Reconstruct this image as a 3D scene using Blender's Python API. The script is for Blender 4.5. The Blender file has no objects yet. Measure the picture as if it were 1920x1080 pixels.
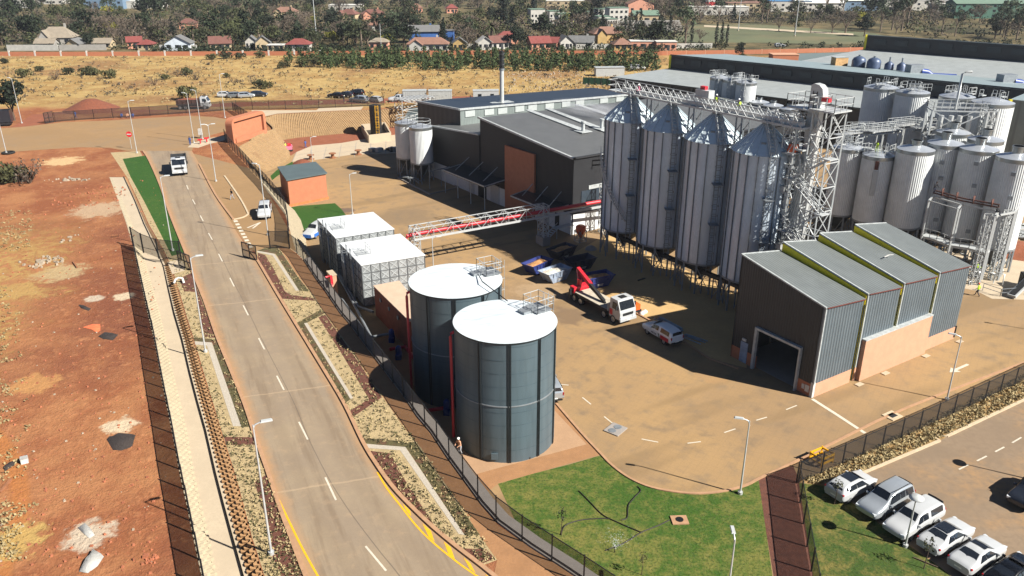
import bpy, math, random
from mathutils import Vector, Matrix
from mathutils.geometry import delaunay_2d_cdt, tessellate_polygon
rad = math.radians
rnd = random.Random(11)
SC = bpy.context.scene
COL = SC.collection
# ------------------------------------------------------------------ camera model (survey of the photograph)
FPX, PITCH, CH = 1510.0, rad(22.62), 40.0
cp, sp = math.cos(PITCH), math.sin(PITCH)
def ray(x, y):
    u = (x-960)/FPX; v = (540-y)/FPX
    return Vector((u, cp+v*sp, -sp+v*cp))
def G(x, y, z=0.0):
    d = ray(x, y); t = (z-CH)/d.z
    return Vector((d.x*t, d.y*t, z))
SL = 0.006
def ZR(Y): return 3.5+SL*(min(max(Y, -60), 200)-45)
def GR(x, y, dz=0.0):                      # a point of the road terrace (gently rising plane, flat beyond)
    d = ray(x, y); t = (3.5-45*SL+dz-CH)/(d.z-SL*d.y)
    if d.y*t > 200: t = (ZR(200)+dz-CH)/d.z
    p = d*t
    return Vector((p.x, p.y, CH+p.z))
def OP(x, y, o, dirn):                     # point of the vertical plane through o along dirn
    d = ray(x, y); nx, ny = -dirn[1], dirn[0]
    k = (o[0]*nx+o[1]*ny)/(d.x*nx+d.y*ny)
    return Vector((d.x*k, d.y*k, CH+d.z*k))
SUN = Vector((1.08, -0.55, 1.0)).normalized()
# ------------------------------------------------------------------ materials
def srgb(h):
    h = h.lstrip('#'); r = []
    for i in (0, 2, 4):
        c = int(h[i:i+2], 16)/255
        r.append(c/12.92 if c < .04045 else ((c+.055)/1.055)**2.4)
    return r
M = {}
class NT:
    def __init__(s, m): s.t = m.node_tree; s.n = s.t.nodes; s.l = s.t.links
    def new(s, k, **kw):
        n = s.n.new(k)
        for a, b in kw.items(): setattr(n, a, b)
        return n
    def link(s, a, b): s.l.new(a, b)
    def math(s, op, a, b=None, clamp=False):
        n = s.new('ShaderNodeMath', operation=op, use_clamp=clamp)
        for i, q in enumerate((a, b)):
            if q is None: continue
            if isinstance(q, (int, float)): n.inputs[i].default_value = q
            else: s.link(q, n.inputs[i])
        return n.outputs[0]
    def noise(s, vec, scale, detail=4, rough=.6):
        n = s.new('ShaderNodeTexNoise'); n.inputs['Scale'].default_value = scale
        n.inputs['Detail'].default_value = detail; n.inputs['Roughness'].default_value = rough
        s.link(vec, n.inputs['Vector']); return n.outputs['Fac']
    def ramp(s, f, a, b):
        n = s.new('ShaderNodeMapRange', clamp=True); n.interpolation_type = 'SMOOTHSTEP'
        n.inputs[1].default_value = a; n.inputs[2].default_value = b; s.link(f, n.inputs[0]); return n.outputs[0]
    def mix(s, f, a, b):
        n = s.new('ShaderNodeMix', data_type='RGBA')
        if isinstance(f, (int, float)): n.inputs[0].default_value = f
        else: s.link(f, n.inputs[0])
        for q, k in ((a, 6), (b, 7)):
            if isinstance(q, (list, tuple)): n.inputs[k].default_value = (*q[:3], 1)
            else: s.link(q, n.inputs[k])
        return n.outputs[2]
def newmat(name):
    m = bpy.data.materials.new(name); m.use_nodes = True; M[name] = m
    t = NT(m); b = t.n['Principled BSDF']
    return m, t, b
def col(c): return srgb(c) if isinstance(c, str) else list(c)
def mat(name, c, rough=.7, metal=0., var=.18, scale=2.0, c2=None, thr=(.45, .65), bump=0., bscale=None, stretch=(1, 1, 1), spec=.5, fine=0., coord='Object', big=0.):
    c = col(c); m, t, b = newmat(name)
    tc = t.new('ShaderNodeTexCoord'); mp = t.new('ShaderNodeMapping'); mp.inputs['Scale'].default_value = stretch
    if coord == 'World':
        g = t.new('ShaderNodeNewGeometry'); t.link(g.outputs['Position'], mp.inputs['Vector'])
    else: t.link(tc.outputs['Object'], mp.inputs['Vector'])
    v = mp.outputs[0]
    n1 = t.noise(v, scale, 5)
    lo = [x*(1-var) for x in c]; hi = [min(1, x*(1+var)) for x in c]
    out = t.mix(t.ramp(n1, .3, .7), lo, hi)
    if c2 is not None:
        n2 = t.noise(v, scale*.37+.01, 6, .65); out = t.mix(t.ramp(n2, *thr), out, col(c2))
    if fine:
        n3 = t.noise(v, scale*9, 3, .7)
        out = t.mix(t.ramp(n3, .35, .75), out, [x*(1-fine) for x in c])
    if big:
        n4 = t.noise(v, scale*.06, 3, .6)
        out = t.mix(t.math('MULTIPLY', t.ramp(n4, .35, .65), big), out, [x*.55 for x in c])
    t.link(out, b.inputs['Base Color'])
    b.inputs['Roughness'].default_value = rough; b.inputs['Metallic'].default_value = metal
    b.inputs['Specular IOR Level'].default_value = spec
    if bump:
        bn = t.new('ShaderNodeBump'); bn.inputs['Strength'].default_value = bump; bn.inputs['Distance'].default_value = .1
        t.link(t.noise(v, bscale or scale*4, 4), bn.inputs['Height']); t.link(bn.outputs[0], b.inputs['Normal'])
    return m
def ribmat(name, c, ang, pitch=.3, rough=.5, metal=0., depth=.3, var=.1, spec=.5, vertical=True, rib_dark=.75):
    """sheet metal with ribs: ang = direction (deg) across which the ribs repeat, in world xy"""
    c = col(c); m, t, b = newmat(name)
    g = t.new('ShaderNodeNewGeometry'); dot = t.new('ShaderNodeVectorMath', operation='DOT_PRODUCT')
    t.link(g.outputs['Position'], dot.inputs[0]); dot.inputs[1].default_value = (math.cos(rad(ang)), math.sin(rad(ang)), 0)
    s_ = t.math('SINE', t.math('MULTIPLY', dot.outputs['Value'], 2*math.pi/pitch))
    n1 = t.noise(g.outputs['Position'], .5, 5)
    base = t.mix(t.ramp(n1, .3, .7), [x*(1-var) for x in c], [min(1, x*(1+var)) for x in c])
    out = t.mix(t.ramp(s_, .55, .98), base, [x*rib_dark for x in c])
    t.link(out, b.inputs['Base Color'])
    bn = t.new('ShaderNodeBump'); bn.inputs['Strength'].default_value = depth; bn.inputs['Distance'].default_value = .06
    t.link(s_, bn.inputs['Height']); t.link(bn.outputs[0], b.inputs['Normal'])
    b.inputs['Roughness'].default_value = rough; b.inputs['Metallic'].default_value = metal
    b.inputs['Specular IOR Level'].default_value = spec
    return m
def meshmat(name, c, opacity):
    m, t, b = newmat(name)
    b.inputs['Base Color'].default_value = (*col(c), 1); b.inputs['Roughness'].default_value = .6
    b.inputs['Alpha'].default_value = opacity
    return m
def glassmat(name, c=(.012, .015, .02)):
    m, t, b = newmat(name); b.inputs['Base Color'].default_value = (*c, 1); b.inputs['Roughness'].default_value = .06
    b.inputs['Specular IOR Level'].default_value = .8
    return m
# ------------------------------------------------------------------ mesh builder
class MB:
    def __init__(s): s.v = []; s.f = []; s.mi = []; s.cur = 0; s.sm = []; s.smooth = False
    def mat(s, i): s.cur = i; return s
    def add(s, vs, fs, smooth=None):
        n = len(s.v); s.v += [(p[0], p[1], p[2]) for p in vs]
        for f in fs:
            s.f.append(tuple(i+n for i in f)); s.mi.append(s.cur); s.sm.append(s.smooth if smooth is None else smooth)
        return s
    def quad(s, *p): return s.add(p, [tuple(range(len(p)))])
    def box(s, c, d, rz=0., taper=1.):
        x, y, z = d[0]/2, d[1]/2, d[2]/2; cs, sn = math.cos(rz), math.sin(rz); vs = []
        for k, zz in ((1, -z), (taper, z)):
            for a, b in ((-x, -y), (x, -y), (x, y), (-x, y)):
                a *= k; b *= k
                vs.append((c[0]+a*cs-b*sn, c[1]+a*sn+b*cs, c[2]+zz))
        return s.add(vs, [(3, 2, 1, 0), (4, 5, 6, 7), (0, 1, 5, 4), (1, 2, 6, 5), (2, 3, 7, 6), (3, 0, 4, 7)])
    def beam(s, p, q, w, h=None, upv=(0, 0, 1)):
        p = Vector(p); q = Vector(q); h = h or w; d = q-p
        if d.length < 1e-6: return s
        d.normalize(); u = Vector(upv)
        if abs(d.dot(u)) > .98: u = Vector((1, 0, 0))
        a = d.cross(u).normalized()*w/2; b = a.cross(d).normalized()*h/2
        vs = [p-a-b, p+a-b, p+a+b, p-a+b, q-a-b, q+a-b, q+a+b, q-a+b]
        return s.add(vs, [(3, 2, 1, 0), (4, 5, 6, 7), (0, 1, 5, 4), (1, 2, 6, 5), (2, 3, 7, 6), (3, 0, 4, 7)])
    def cyl(s, c, r, z0, z1, n=24, r2=None, caps=True, smooth=True):
        r2 = r if r2 is None else r2; vs = []
        for rr, z in ((r, z0), (r2, z1)):
            for i in range(n):
                a = 2*math.pi*i/n; vs.append((c[0]+rr*math.cos(a), c[1]+rr*math.sin(a), z))
        s.add(vs, [(i, (i+1) % n, n+(i+1) % n, n+i) for i in range(n)], smooth)
        if caps: s.add(vs, [tuple(range(n-1, -1, -1)), tuple(range(n, 2*n))], False)
        return s
    def lathe(s, c, prof, n=28, smooth=True):
        vs = []; fs = []
        for r, z in prof:
            for i in range(n):
                a = 2*math.pi*i/n; vs.append((c[0]+r*math.cos(a), c[1]+r*math.sin(a), c[2]+z))
        for k in range(len(prof)-1):
            for i in range(n): fs.append((k*n+i, k*n+(i+1) % n, (k+1)*n+(i+1) % n, (k+1)*n+i))
        return s.add(vs, fs, smooth)
    def tube(s, pts, r, n=8, smooth=True, closed_caps=True):
        pts = [Vector(p) for p in pts]; vs = []; fs = []; N = len(pts)
        for i, p in enumerate(pts):
            d = (pts[min(i+1, N-1)]-pts[max(i-1, 0)]).normalized()
            u = Vector((0, 0, 1)) if abs(d.z) < .95 else Vector((1, 0, 0))
            a = d.cross(u).normalized(); b = a.cross(d).normalized()
            rr = r[i] if isinstance(r, (list, tuple)) else r
            for k in range(n):
                t = 2*math.pi*k/n; vs.append(p+(a*math.cos(t)+b*math.sin(t))*rr)
        for i in range(N-1):
            for k in range(n): fs.append((i*n+k, i*n+(k+1) % n, (i+1)*n+(k+1) % n, (i+1)*n+k))
        s.add(vs, fs, smooth)
        if closed_caps: s.add(vs, [tuple(range(n)), tuple(range((N-1)*n+n-1, (N-1)*n-1, -1))], False)
        return s
    def prism(s, top, z0):
        """top: list of 3D points, walls down to z0 (number or list of 3D points)"""
        n = len(top); bot = [(p[0], p[1], z0) for p in top] if isinstance(z0, (int, float)) else z0
        vs = list(bot)+list(top)
        return s.add(vs, [tuple(range(n-1, -1, -1)), tuple(range(n, 2*n))]+[(i, (i+1) % n, n+(i+1) % n, n+i) for i in range(n)])
    def sheet(s, pts):
        pts = [Vector(p) for p in pts]
        tr = tessellate_polygon([[Vector((p.x, p.y, 0)) for p in pts]])
        fs = []
        for t in tr:
            a, b, c = (pts[i] for i in t)
            fs.append(tuple(t) if (b-a).cross(c-a).z > 0 else tuple(reversed(t)))
        return s.add(pts, fs)
    def strip(s, pts, w, h, dz=0.):
        """kerb-like bar along a polyline (bottom at the points)"""
        pts = [Vector(p) for p in pts]; N = len(pts); L = []
        for i, p in enumerate(pts):
            d = pts[min(i+1, N-1)]-pts[max(i-1, 0)]; d.z = 0; d.normalize(); nn = Vector((-d.y, d.x, 0))*w/2
            L.append((p+nn, p-nn))
        up = Vector((0, 0, h)); o = Vector((0, 0, dz)); vs = []
        for a, b in L: vs += [a+o, b+o, b+o+up, a+o+up]
        fs = []
        for i in range(N-1):
            k = 4*i
            for j in range(4): fs.append((k+j, k+(j+1) % 4, k+4+(j+1) % 4, k+4+j))
        fs += [(3, 2, 1, 0), tuple(4*(N-1)+j for j in range(4))]
        return s.add(vs, fs)
    def flat(s, pts, w):
        pts = [Vector(p) for p in pts]; N = len(pts); vs = []
        for i, p in enumerate(pts):
            d = pts[min(i+1, N-1)]-pts[max(i-1, 0)]; d.z = 0; d.normalize(); nn = Vector((-d.y, d.x, 0))*w/2
            vs += [p-nn, p+nn]
        return s.add(vs, [(2*i, 2*i+2, 2*i+3, 2*i+1) for i in range(N-1)])
    def build(s, name, mats, parent=None, origin=None):
        if not isinstance(mats, (list, tuple)): mats = [mats]
        if parent is not None:
            o = Vector((0, 0, 0)); q = parent
            while q is not None: o += q.location; q = q.parent
        elif origin is not None: o = Vector(origin)
        else:
            xs = [p[0] for p in s.v]; ys = [p[1] for p in s.v]; zs = [p[2] for p in s.v]
            o = Vector(((min(xs)+max(xs))/2, (min(ys)+max(ys))/2, min(zs)))
        me = bpy.data.meshes.new(name)
        me.from_pydata([(p[0]-o.x, p[1]-o.y, p[2]-o.z) for p in s.v], [], s.f)
        for m in mats: me.materials.append(M[m] if isinstance(m, str) else m)
        me.polygons.foreach_set('material_index', s.mi)
        me.polygons.foreach_set('use_smooth', s.sm)
        me.update()
        ob = bpy.data.objects.new(name, me); COL.objects.link(ob)
        if parent is not None: ob.parent = parent
        else: ob.location = o
        return ob
def tag(o, label, cat, group=None):
    o['label'] = label; o['category'] = cat
    if group: o['group'] = group
    return o
def thing(name, label, cat, loc=(0, 0, 0), group=None):
    o = bpy.data.objects.new(name, None); COL.objects.link(o); o.location = loc; o.empty_display_size = .3
    return tag(o, label, cat, group)
def struct(o, kind='structure'): o['kind'] = kind; return o
def copy_tree(o, parent=None):
    c = o.copy(); COL.objects.link(c); c.parent = parent
    for ch in o.children: copy_tree(ch, c)
    return c
def place(o, loc, rz=0., label=None, group=None, scale=None):
    o.location = loc; o.rotation_euler = (0, 0, rz)
    if scale: o.scale = (scale, scale, scale)
    if label: o['label'] = label
    if group: o['group'] = group
    return o
def inpoly(x, y, P):
    r = False; j = len(P)-1
    for i in range(len(P)):
        if (P[i][1] > y) != (P[j][1] > y) and x < (P[j][0]-P[i][0])*(y-P[i][1])/(P[j][1]-P[i][1])+P[i][0]: r = not r
        j = i
    return r
def resample(pts, step):
    pts = [Vector(p) for p in pts]; out = [pts[0]]; acc = 0
    for a, b in zip(pts, pts[1:]):
        L = (b-a).length
        if L == 0: continue
        t = step-acc
        while t <= L: out.append(a.lerp(b, t/L)); t += step
        acc = (acc+L) % step
    return out
def smooth_line(pts, k=6):
    pts = [Vector(p) for p in pts]; out = []
    for i in range(len(pts)-1):
        p0, p1, p2, p3 = pts[max(i-1, 0)], pts[i], pts[i+1], pts[min(i+2, len(pts)-1)]
        for j in range(k):
            t = j/k
            out.append(.5*((2*p1)+(p2-p0)*t+(2*p0-5*p1+4*p2-p3)*t*t+(3*p1-p0-3*p2+p3)*t**3))
    return out+[pts[-1]]
# ------------------------------------------------------------------ palette
mat('asphalt', '#7d6a53', .9, var=.13, scale=.25, c2='#8f7350', thr=(.5, .75), fine=.12, coord='World', bump=.1, stretch=(1, .45, 1))
mat('road_dust', '#a87c50', .95, var=.12, scale=.6, fine=.1, coord='World')
mat('plaza_paving', '#846845', .9, var=.1, scale=.08, c2='#76624a', thr=(.45, .7), fine=.08, coord='World')
mat('concrete', '#a4957f', .85, var=.07, scale=.5, fine=.08, coord='World')
mat('concrete_grey', '#87807a', .85, var=.1, scale=.8, fine=.1, coord='World')
mat('kerb', '#967457', .85, var=.1, scale=2, coord='World')
mat('kerb_pale', '#ab9a80', .85, var=.08, scale=2, coord='World')
mat('paint_white', '#b4ac9c', .7, var=.1, scale=4, coord='World')
mat('paint_yellow', '#c8960f', .7, var=.08, scale=4, coord='World')
mat('mulch', '#5a3426', .95, var=.25, scale=2.2, fine=.45, coord='World', bump=.6, bscale=9)
mat('straw', '#9c8965', .95, var=.16, scale=1.5, fine=.35, coord='World', bump=.6, bscale=8)
mat('rocky_bed', '#96784a', .95, var=.25, scale=2.0, fine=.5, coord='World', bump=.9, bscale=5)
mat('green_cover', '#4c4526', .95, var=.3, scale=2.5, c2='#5c3b28', thr=(.5, .62), fine=.4, coord='World', bump=.6, bscale=8)
mat('gravel_white', '#a1988a', .9, var=.1, scale=4, fine=.16, coord='World', bump=.5, bscale=12)
mat('tan_soil', '#8a6442', .95, var=.12, scale=.8, fine=.12, coord='World', bump=.3)
mat('red_soil_flat', '#7c452b', .95, var=.15, scale=.6, fine=.2, coord='World', bump=.5)
mat('turf_field', '#4c5034', .95, var=.15, scale=.05, c2='#63593d', thr=(.5, .7), coord='World')
def lawnmat(name, a, b_, thr):
    m, t, b = newmat(name)
    g = t.new('ShaderNodeNewGeometry'); v = g.outputs['Position']
    n1 = t.noise(v, 1.1, 6, .7); n2 = t.noise(v, .12, 3, .6); n3 = t.noise(v, 5, 3, .7)
    f = t.math('ADD', t.math('MULTIPLY', n1, .75), t.math('MULTIPLY', n2, .5))
    c = t.mix(t.ramp(f, *thr), col(a), col(b_))
    c = t.mix(t.ramp(n3, .42, .78), c, [x*.45 for x in col(a)])
    t.link(c, b.inputs['Base Color']); b.inputs['Roughness'].default_value = .95; b.inputs['Specular IOR Level'].default_value = .2
    bn = t.new('ShaderNodeBump'); bn.inputs['Strength'].default_value = .7; bn.inputs['Distance'].default_value = .1
    t.link(n3, bn.inputs['Height']); t.link(bn.outputs[0], b.inputs['Normal'])
lawnmat('lawn', '#344f19', '#696633', (.5, .8))
lawnmat('lawn_dry', '#36491c', '#6d6335', (.52, .76))
lawnmat('lawn_fresh', '#2c4d1a', '#3f5522', (.6, .85))
# yard block paving: tiny pattern + wear tracks
ARCS = ((17.3, 71.5, 9.6), (17.3, 71.5, 11.4), (17.6, 72.5, 13), (17.3, 71.5, 8.2), (16.5, 68, 14))
m, t, b = newmat('yard_paving')
g = t.new('ShaderNodeNewGeometry'); v = g.outputs['Position']
n1 = t.noise(v, .05, 4, .6); n2 = t.noise(v, .5, 5, .65); n3 = t.noise(v, 6, 3)
w = t.new('ShaderNodeTexNoise'); w.inputs['Scale'].default_value = .09; w.inputs['Detail'].default_value = 2
mp = t.new('ShaderNodeMapping', vector_type='TEXTURE'); mp.inputs['Rotation'].default_value = (0, 0, rad(30)); mp.inputs['Scale'].default_value = (2.5, .35, 1)
t.link(v, mp.inputs['Vector']); t.link(mp.outputs[0], w.inputs['Vector'])
c = t.mix(t.ramp(n1, .35, .65), col('#8f734d'), col('#82694a'))
c = t.mix(t.ramp(n2, .45, .75), c, col('#77634a'))
c = t.mix(t.math('MULTIPLY', t.ramp(w.outputs['Fac'], .5, .66), .5), c, col('#6b5639'))
sx = t.new('ShaderNodeSeparateXYZ'); mp2 = t.new('ShaderNodeMapping'); mp2.inputs['Rotation'].default_value = (0, 0, rad(33)); t.link(v, mp2.inputs['Vector']); t.link(mp2.outputs[0], sx.inputs[0])
la = t.math('GREATER_THAN', t.math('SINE', t.math('MULTIPLY', sx.outputs[0], 9.4)), .93); lb = t.math('GREATER_THAN', t.math('SINE', t.math('MULTIPLY', sx.outputs[1], 9.4)), .93)
c = t.mix(t.math('MULTIPLY', t.math('MAXIMUM', la, lb), .1), c, col('#5d4a30'))
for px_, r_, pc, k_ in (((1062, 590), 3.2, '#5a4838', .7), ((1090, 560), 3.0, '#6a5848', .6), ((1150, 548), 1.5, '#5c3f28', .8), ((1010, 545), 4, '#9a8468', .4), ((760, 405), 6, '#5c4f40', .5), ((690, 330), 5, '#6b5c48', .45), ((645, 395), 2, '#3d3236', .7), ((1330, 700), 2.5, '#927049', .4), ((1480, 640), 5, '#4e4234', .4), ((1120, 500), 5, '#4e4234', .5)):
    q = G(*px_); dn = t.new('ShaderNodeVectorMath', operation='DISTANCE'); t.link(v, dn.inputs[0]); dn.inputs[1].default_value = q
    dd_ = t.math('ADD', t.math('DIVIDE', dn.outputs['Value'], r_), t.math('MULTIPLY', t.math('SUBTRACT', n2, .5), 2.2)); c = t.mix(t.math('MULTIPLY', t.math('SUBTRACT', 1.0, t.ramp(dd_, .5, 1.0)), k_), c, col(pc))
for cx_, cy_, rr0 in (*ARCS, (-21, 128, 9), (-21, 128, 10.8), (-14, 118, 7), (-25, 143, 8)):
    dn = t.new('ShaderNodeVectorMath', operation='DISTANCE'); t.link(v, dn.inputs[0]); dn.inputs[1].default_value = (cx_, cy_, 0)
    db = t.math('ABSOLUTE', t.math('SUBTRACT', t.math('ADD', dn.outputs['Value'], t.math('MULTIPLY', n1, 2.5)), rr0+1.2)); c = t.mix(t.math('MULTIPLY', t.math('MULTIPLY', t.math('SUBTRACT', 1.0, t.ramp(db, .15, .5)), t.ramp(n2, .4, .75)), .24), c, col('#54463a'))
c = t.mix(t.math('MULTIPLY', t.ramp(n3, .4, .8), .2), c, col('#5d4c33'))
t.link(c, b.inputs['Base Color']); b.inputs['Roughness'].default_value = .9
# open terrain: red building soil near, dry veld beyond, brown suburb soil far
m, t, b = newmat('terrain')
g = t.new('ShaderNodeNewGeometry'); v = g.outputs['Position']; s3 = t.new('ShaderNodeSeparateXYZ'); t.link(v, s3.inputs[0])
nb = t.noise(v, .03, 5, .6); nm = t.noise(v, .16, 6, .65); nf = t.noise(v, .9, 5, .7); nx = t.noise(v, 4.5, 4, .7)
red = t.mix(t.ramp(nm, .36, .66), col('#7a4a31'), col('#906342'))
red = t.mix(t.ramp(nb, .48, .66), red, col('#6d4230'))
red = t.mix(t.math('MULTIPLY', t.ramp(nf, .52, .74), .75), red, col('#a06f4c'))
red = t.mix(t.math('MULTIPLY', t.ramp(nx, .66, .8), .5), red, col('#bb9474'))
red = t.mix(t.math('MULTIPLY', t.ramp(t.noise(v, 2.3, 4, .7), .6, .8), .4), red, col('#5e301f'))
# wheel tracks curving over the red ground
tr = t.new('ShaderNodeVectorMath', operation='DISTANCE'); t.link(v, tr.inputs[0]); tr.inputs[1].default_value = (-62, 33, 3.5)
def band(c0, wd):
    d_ = t.math('ABSOLUTE', t.math('SUBTRACT', t.math('ADD', tr.outputs['Value'], t.math('MULTIPLY', nm, 1.2)), c0))
    return t.math('SUBTRACT', 1.0, t.ramp(d_, wd*.4, wd))
trk = t.math('MAXIMUM', band(27.2, .9), band(31.0, .9))
red = t.mix(t.math('MULTIPLY', trk, .6), red, col('#9b6335'))
for px_, r_, pc in (((228, 797), 1.5, '#b3a58c'), ((165, 1003), 1.9, '#a89c8a'), ((112, 511), 3.6, '#9c8a68'), ((118, 302), 4.2, '#b59a72'), ((186, 393), 5, '#a08a70'), ((175, 560), 1.2, '#a89c8a'), ((20, 1015), 2.6, '#a08650'), ((232, 555), 1.4, '#b3a58c'), ((30, 545), 3, '#96794a'), ((60, 720), 2.4, '#a0764a')):
    q = GR(*px_); dn = t.new('ShaderNodeVectorMath', operation='DISTANCE'); t.link(v, dn.inputs[0]); dn.inputs[1].default_value = q
    dd_ = t.math('ADD', t.math('DIVIDE', dn.outputs['Value'], r_), t.math('MULTIPLY', t.math('SUBTRACT', nf, .5), 2.0))
    red = t.mix(t.math('MULTIPLY', t.math('SUBTRACT', 1.0, t.ramp(dd_, .55, 1.0)), .85), red, col(pc))
veld = t.mix(t.ramp(nm, .38, .64), col('#9c8455'), col('#86693f'))
veld = t.mix(t.ramp(nb, .5, .64), veld, col('#7d5f3e'))
veld = t.mix(t.math('MULTIPLY', t.ramp(nf, .5, .7), .6), veld, col('#ab9468'))
veld = t.mix(t.math('MULTIPLY', t.ramp(t.noise(v, .45, 5, .7), .56, .72), .75), veld, col('#5d5030'))
sub = t.mix(t.ramp(nm, .4, .6), col('#4a442f'), col('#665a40'))
sub = t.mix(t.ramp(nb, .5, .6), sub, col('#3c3a28'))
yv = t.math('ADD', s3.outputs['Y'], t.math('MULTIPLY', t.math('SUBTRACT', nb, .5), 30))
yv = t.math('ADD', yv, t.math('MULTIPLY', t.math('SUBTRACT', nm, .5), 18))
c = t.mix(t.ramp(yv, 196, 206), red, veld)
gy = t.math('ADD', s3.outputs['Y'], t.math('MULTIPLY', s3.outputs['X'], .0))
c = t.mix(t.ramp(gy, 308, 316), c, sub)
# dry grass creeping in from the far left edge of the red ground
xl = t.math('ADD', t.math('ADD', s3.outputs['X'], t.math('MULTIPLY', s3.outputs['Y'], .30)), t.math('MULTIPLY', t.math('SUBTRACT', nm, .5), 26))
c = t.mix(t.math('MULTIPLY', t.ramp(xl, -25, -33), t.ramp(s3.outputs['Y'], 118, 95)), c, t.mix(t.ramp(nf, .4, .65), col('#96794a'), red))
t.link(c, b.inputs['Base Color']); b.inputs['Roughness'].default_value = .95; b.inputs['Specular IOR Level'].default_value = .15
bn = t.new('ShaderNodeBump'); bn.inputs['Strength'].default_value = .8; bn.inputs['Distance'].default_value = .3
t.link(t.math('ADD', nf, t.math('MULTIPLY', nx, .4)), bn.inputs['Height']); t.link(bn.outputs[0], b.inputs['Normal'])
# ------------------------------------------------------------------ ground
wall_px = [(545, 437), (541, 457), (543, 465), (555, 474), (569, 488), (582, 508), (594, 526), (608, 544), (622, 565), (637, 587), (654, 607), (672, 631), (690, 656), (712, 685), (732, 712), (755, 742), (781, 781), (807, 812), (837, 857), (869, 901), (902, 946), (934, 982), (995, 1027), (1064, 1072)]
upper_px = [(478, 330), (500, 358), (520, 383), (535, 403), (540, 420)]
wall_top = [GR(*p) for p in reversed(wall_px)]
upper_top = [GR(*p) for p in reversed(upper_px)]
near_ext = [Vector((20, -60, 2.9)), Vector((13, 18, 3.35)), Vector((8, 36, 3.45))]
# terraced wall round the entrance: (top px, top z, base px)
terr = [((482, 318), 4.2, (512, 353)), ((455, 290), 4.2, (492, 326)), ((448, 276), 4.3, (500, 322)), ((470, 263), 4.35, (522, 312)), ((498, 249), 4.4, (538, 301)), ((511, 245), 4.4, (543, 293)), ((512, 240), 4.4, (541, 281)), ((501, 230), 4.4, (534, 268)), ((489, 221), 4.4, (530, 262)), ((520, 214), 4.4, (560, 258)), ((580, 211), 4.4, (600, 254)), ((640, 208), 4.4, (640, 251)), ((700, 206), 4.4, (690, 246)), ((768, 203), 4.4, (750, 236))]
terr_top = [G(p[0][0], p[0][1], p[1]) for p in terr]
terr_top2 = terr_top[2:]
yard = near_ext+wall_top+upper_top+terr_top2+[Vector(p) for p in ((-6, 214, 4.4), (22, 216, 4.4), (27, 228, 4.4), (46, 250, 4.4), (75, 292, 4.4), (110, 318, 4.4), (170, 330, 4.4), (330, 335, 4.4), (420, 200, 4.4), (420, -60, 3))]
yard2 = [(p.x, p.y) for p in yard]
# drain channel rows: px of left top, left toe, right toe, right top, depth
chan = [((205, 332), (208, 332), (232, 332), (236, 332), .05), ((222, 377), (229, 377), (253, 377), (258, 377), .2), ((237, 420), (246, 420), (270, 420), (277, 420), .4), ((250, 465), (262, 465), (292, 465), (303, 465), .7), ((257, 500), (272, 500), (307, 500), (320, 500), .9), ((266, 540), (283, 540), (316, 540), (334, 545), 1.1), ((277, 590), (297, 590), (328, 590), (347, 590), 1.3), ((289, 640), (308, 640), (343, 640), (363, 640), 1.3), ((300, 700), (321, 700), (357, 700), (381, 702), 1.3), ((311, 757), (335, 757), (372, 757), (398, 757), 1.3), ((322, 810), (347, 810), (387, 810), (414, 810), 1.3), ((337, 892), (361, 892), (406, 892), (440, 892), 1.3), ((350, 950), (374, 950), (421, 950), (456, 950), 1.3), ((361, 1005), (387, 1005), (436, 1005), (470, 1005), 1.3), ((377, 1080), (402, 1080), (457, 1080), (494, 1080), 1.3), ((402, 1200), (430, 1200), (492, 1200), (540, 1200), 1.3)]
chan = [(*r[:4], r[4]*.7) for r in chan]
chL = [GR(*r[0]) for r in chan]; chR = [GR(*r[3]) for r in chan]
chf = [GR(*r[1], dz=-r[4]) for r in chan]; chr_ = [GR(*r[2], dz=-r[4]) for r in chan]
hole = [(p.x, p.y) for p in chL+chR[::-1]]
def zt(x, y): return ZR(y)
pts = []; edges = []
def ringin(P):
    n = len(pts)
    for p in P: pts.append(Vector(p))
    edges.extend((n+i, n+(i+1) % len(P)) for i in range(len(P)))
ringin(yard2); ringin(hole)
ringin([(-2500, -60), (2500, -60), (2500, 5000), (-2500, 5000)])
for y in [-20, 20, 50, 80, 110, 140, 170, 200, 240, 300]:
    for x in range(-240, 420, 30): pts.append(Vector((x+.13, y)))
V2, E2, F2, *_ = delaunay_2d_cdt(pts, edges, [], 1, 1e-4)
mb = MB(); vs = [(p.x, p.y, zt(p.x, p.y)) for p in V2]
fs = []
for f in F2:
    cx = sum(V2[i].x for i in f)/len(f); cy = sum(V2[i].y for i in f)/len(f)
    if inpoly(cx, cy, yard2) or inpoly(cx, cy, hole): continue
    a, b_, c_ = (V2[i] for i in f[:3])
    fs.append(tuple(f) if (b_-a).cross(c_-a) > 0 else tuple(reversed(f)))
mb.add(vs, fs)
struct(mb.build('ground', 'terrain', origin=(0, 0, 0)))
mb = MB().sheet([(x, y, 0) for x, y in yard2]); struct(mb.build('yard_paving', 'yard_paving', origin=(0, 0, 0)))
def zone(name, px, m, lv=1, road=True, z=0., kind='structure', sm=False):
    P = [GR(*p, dz=.004*lv) if road else G(*p, z+.004*lv) for p in px]
    if sm: P = smooth_line(P+[P[0]], 4)[:-1]
    return struct(MB().sheet(P).build(name, m), kind)
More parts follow.
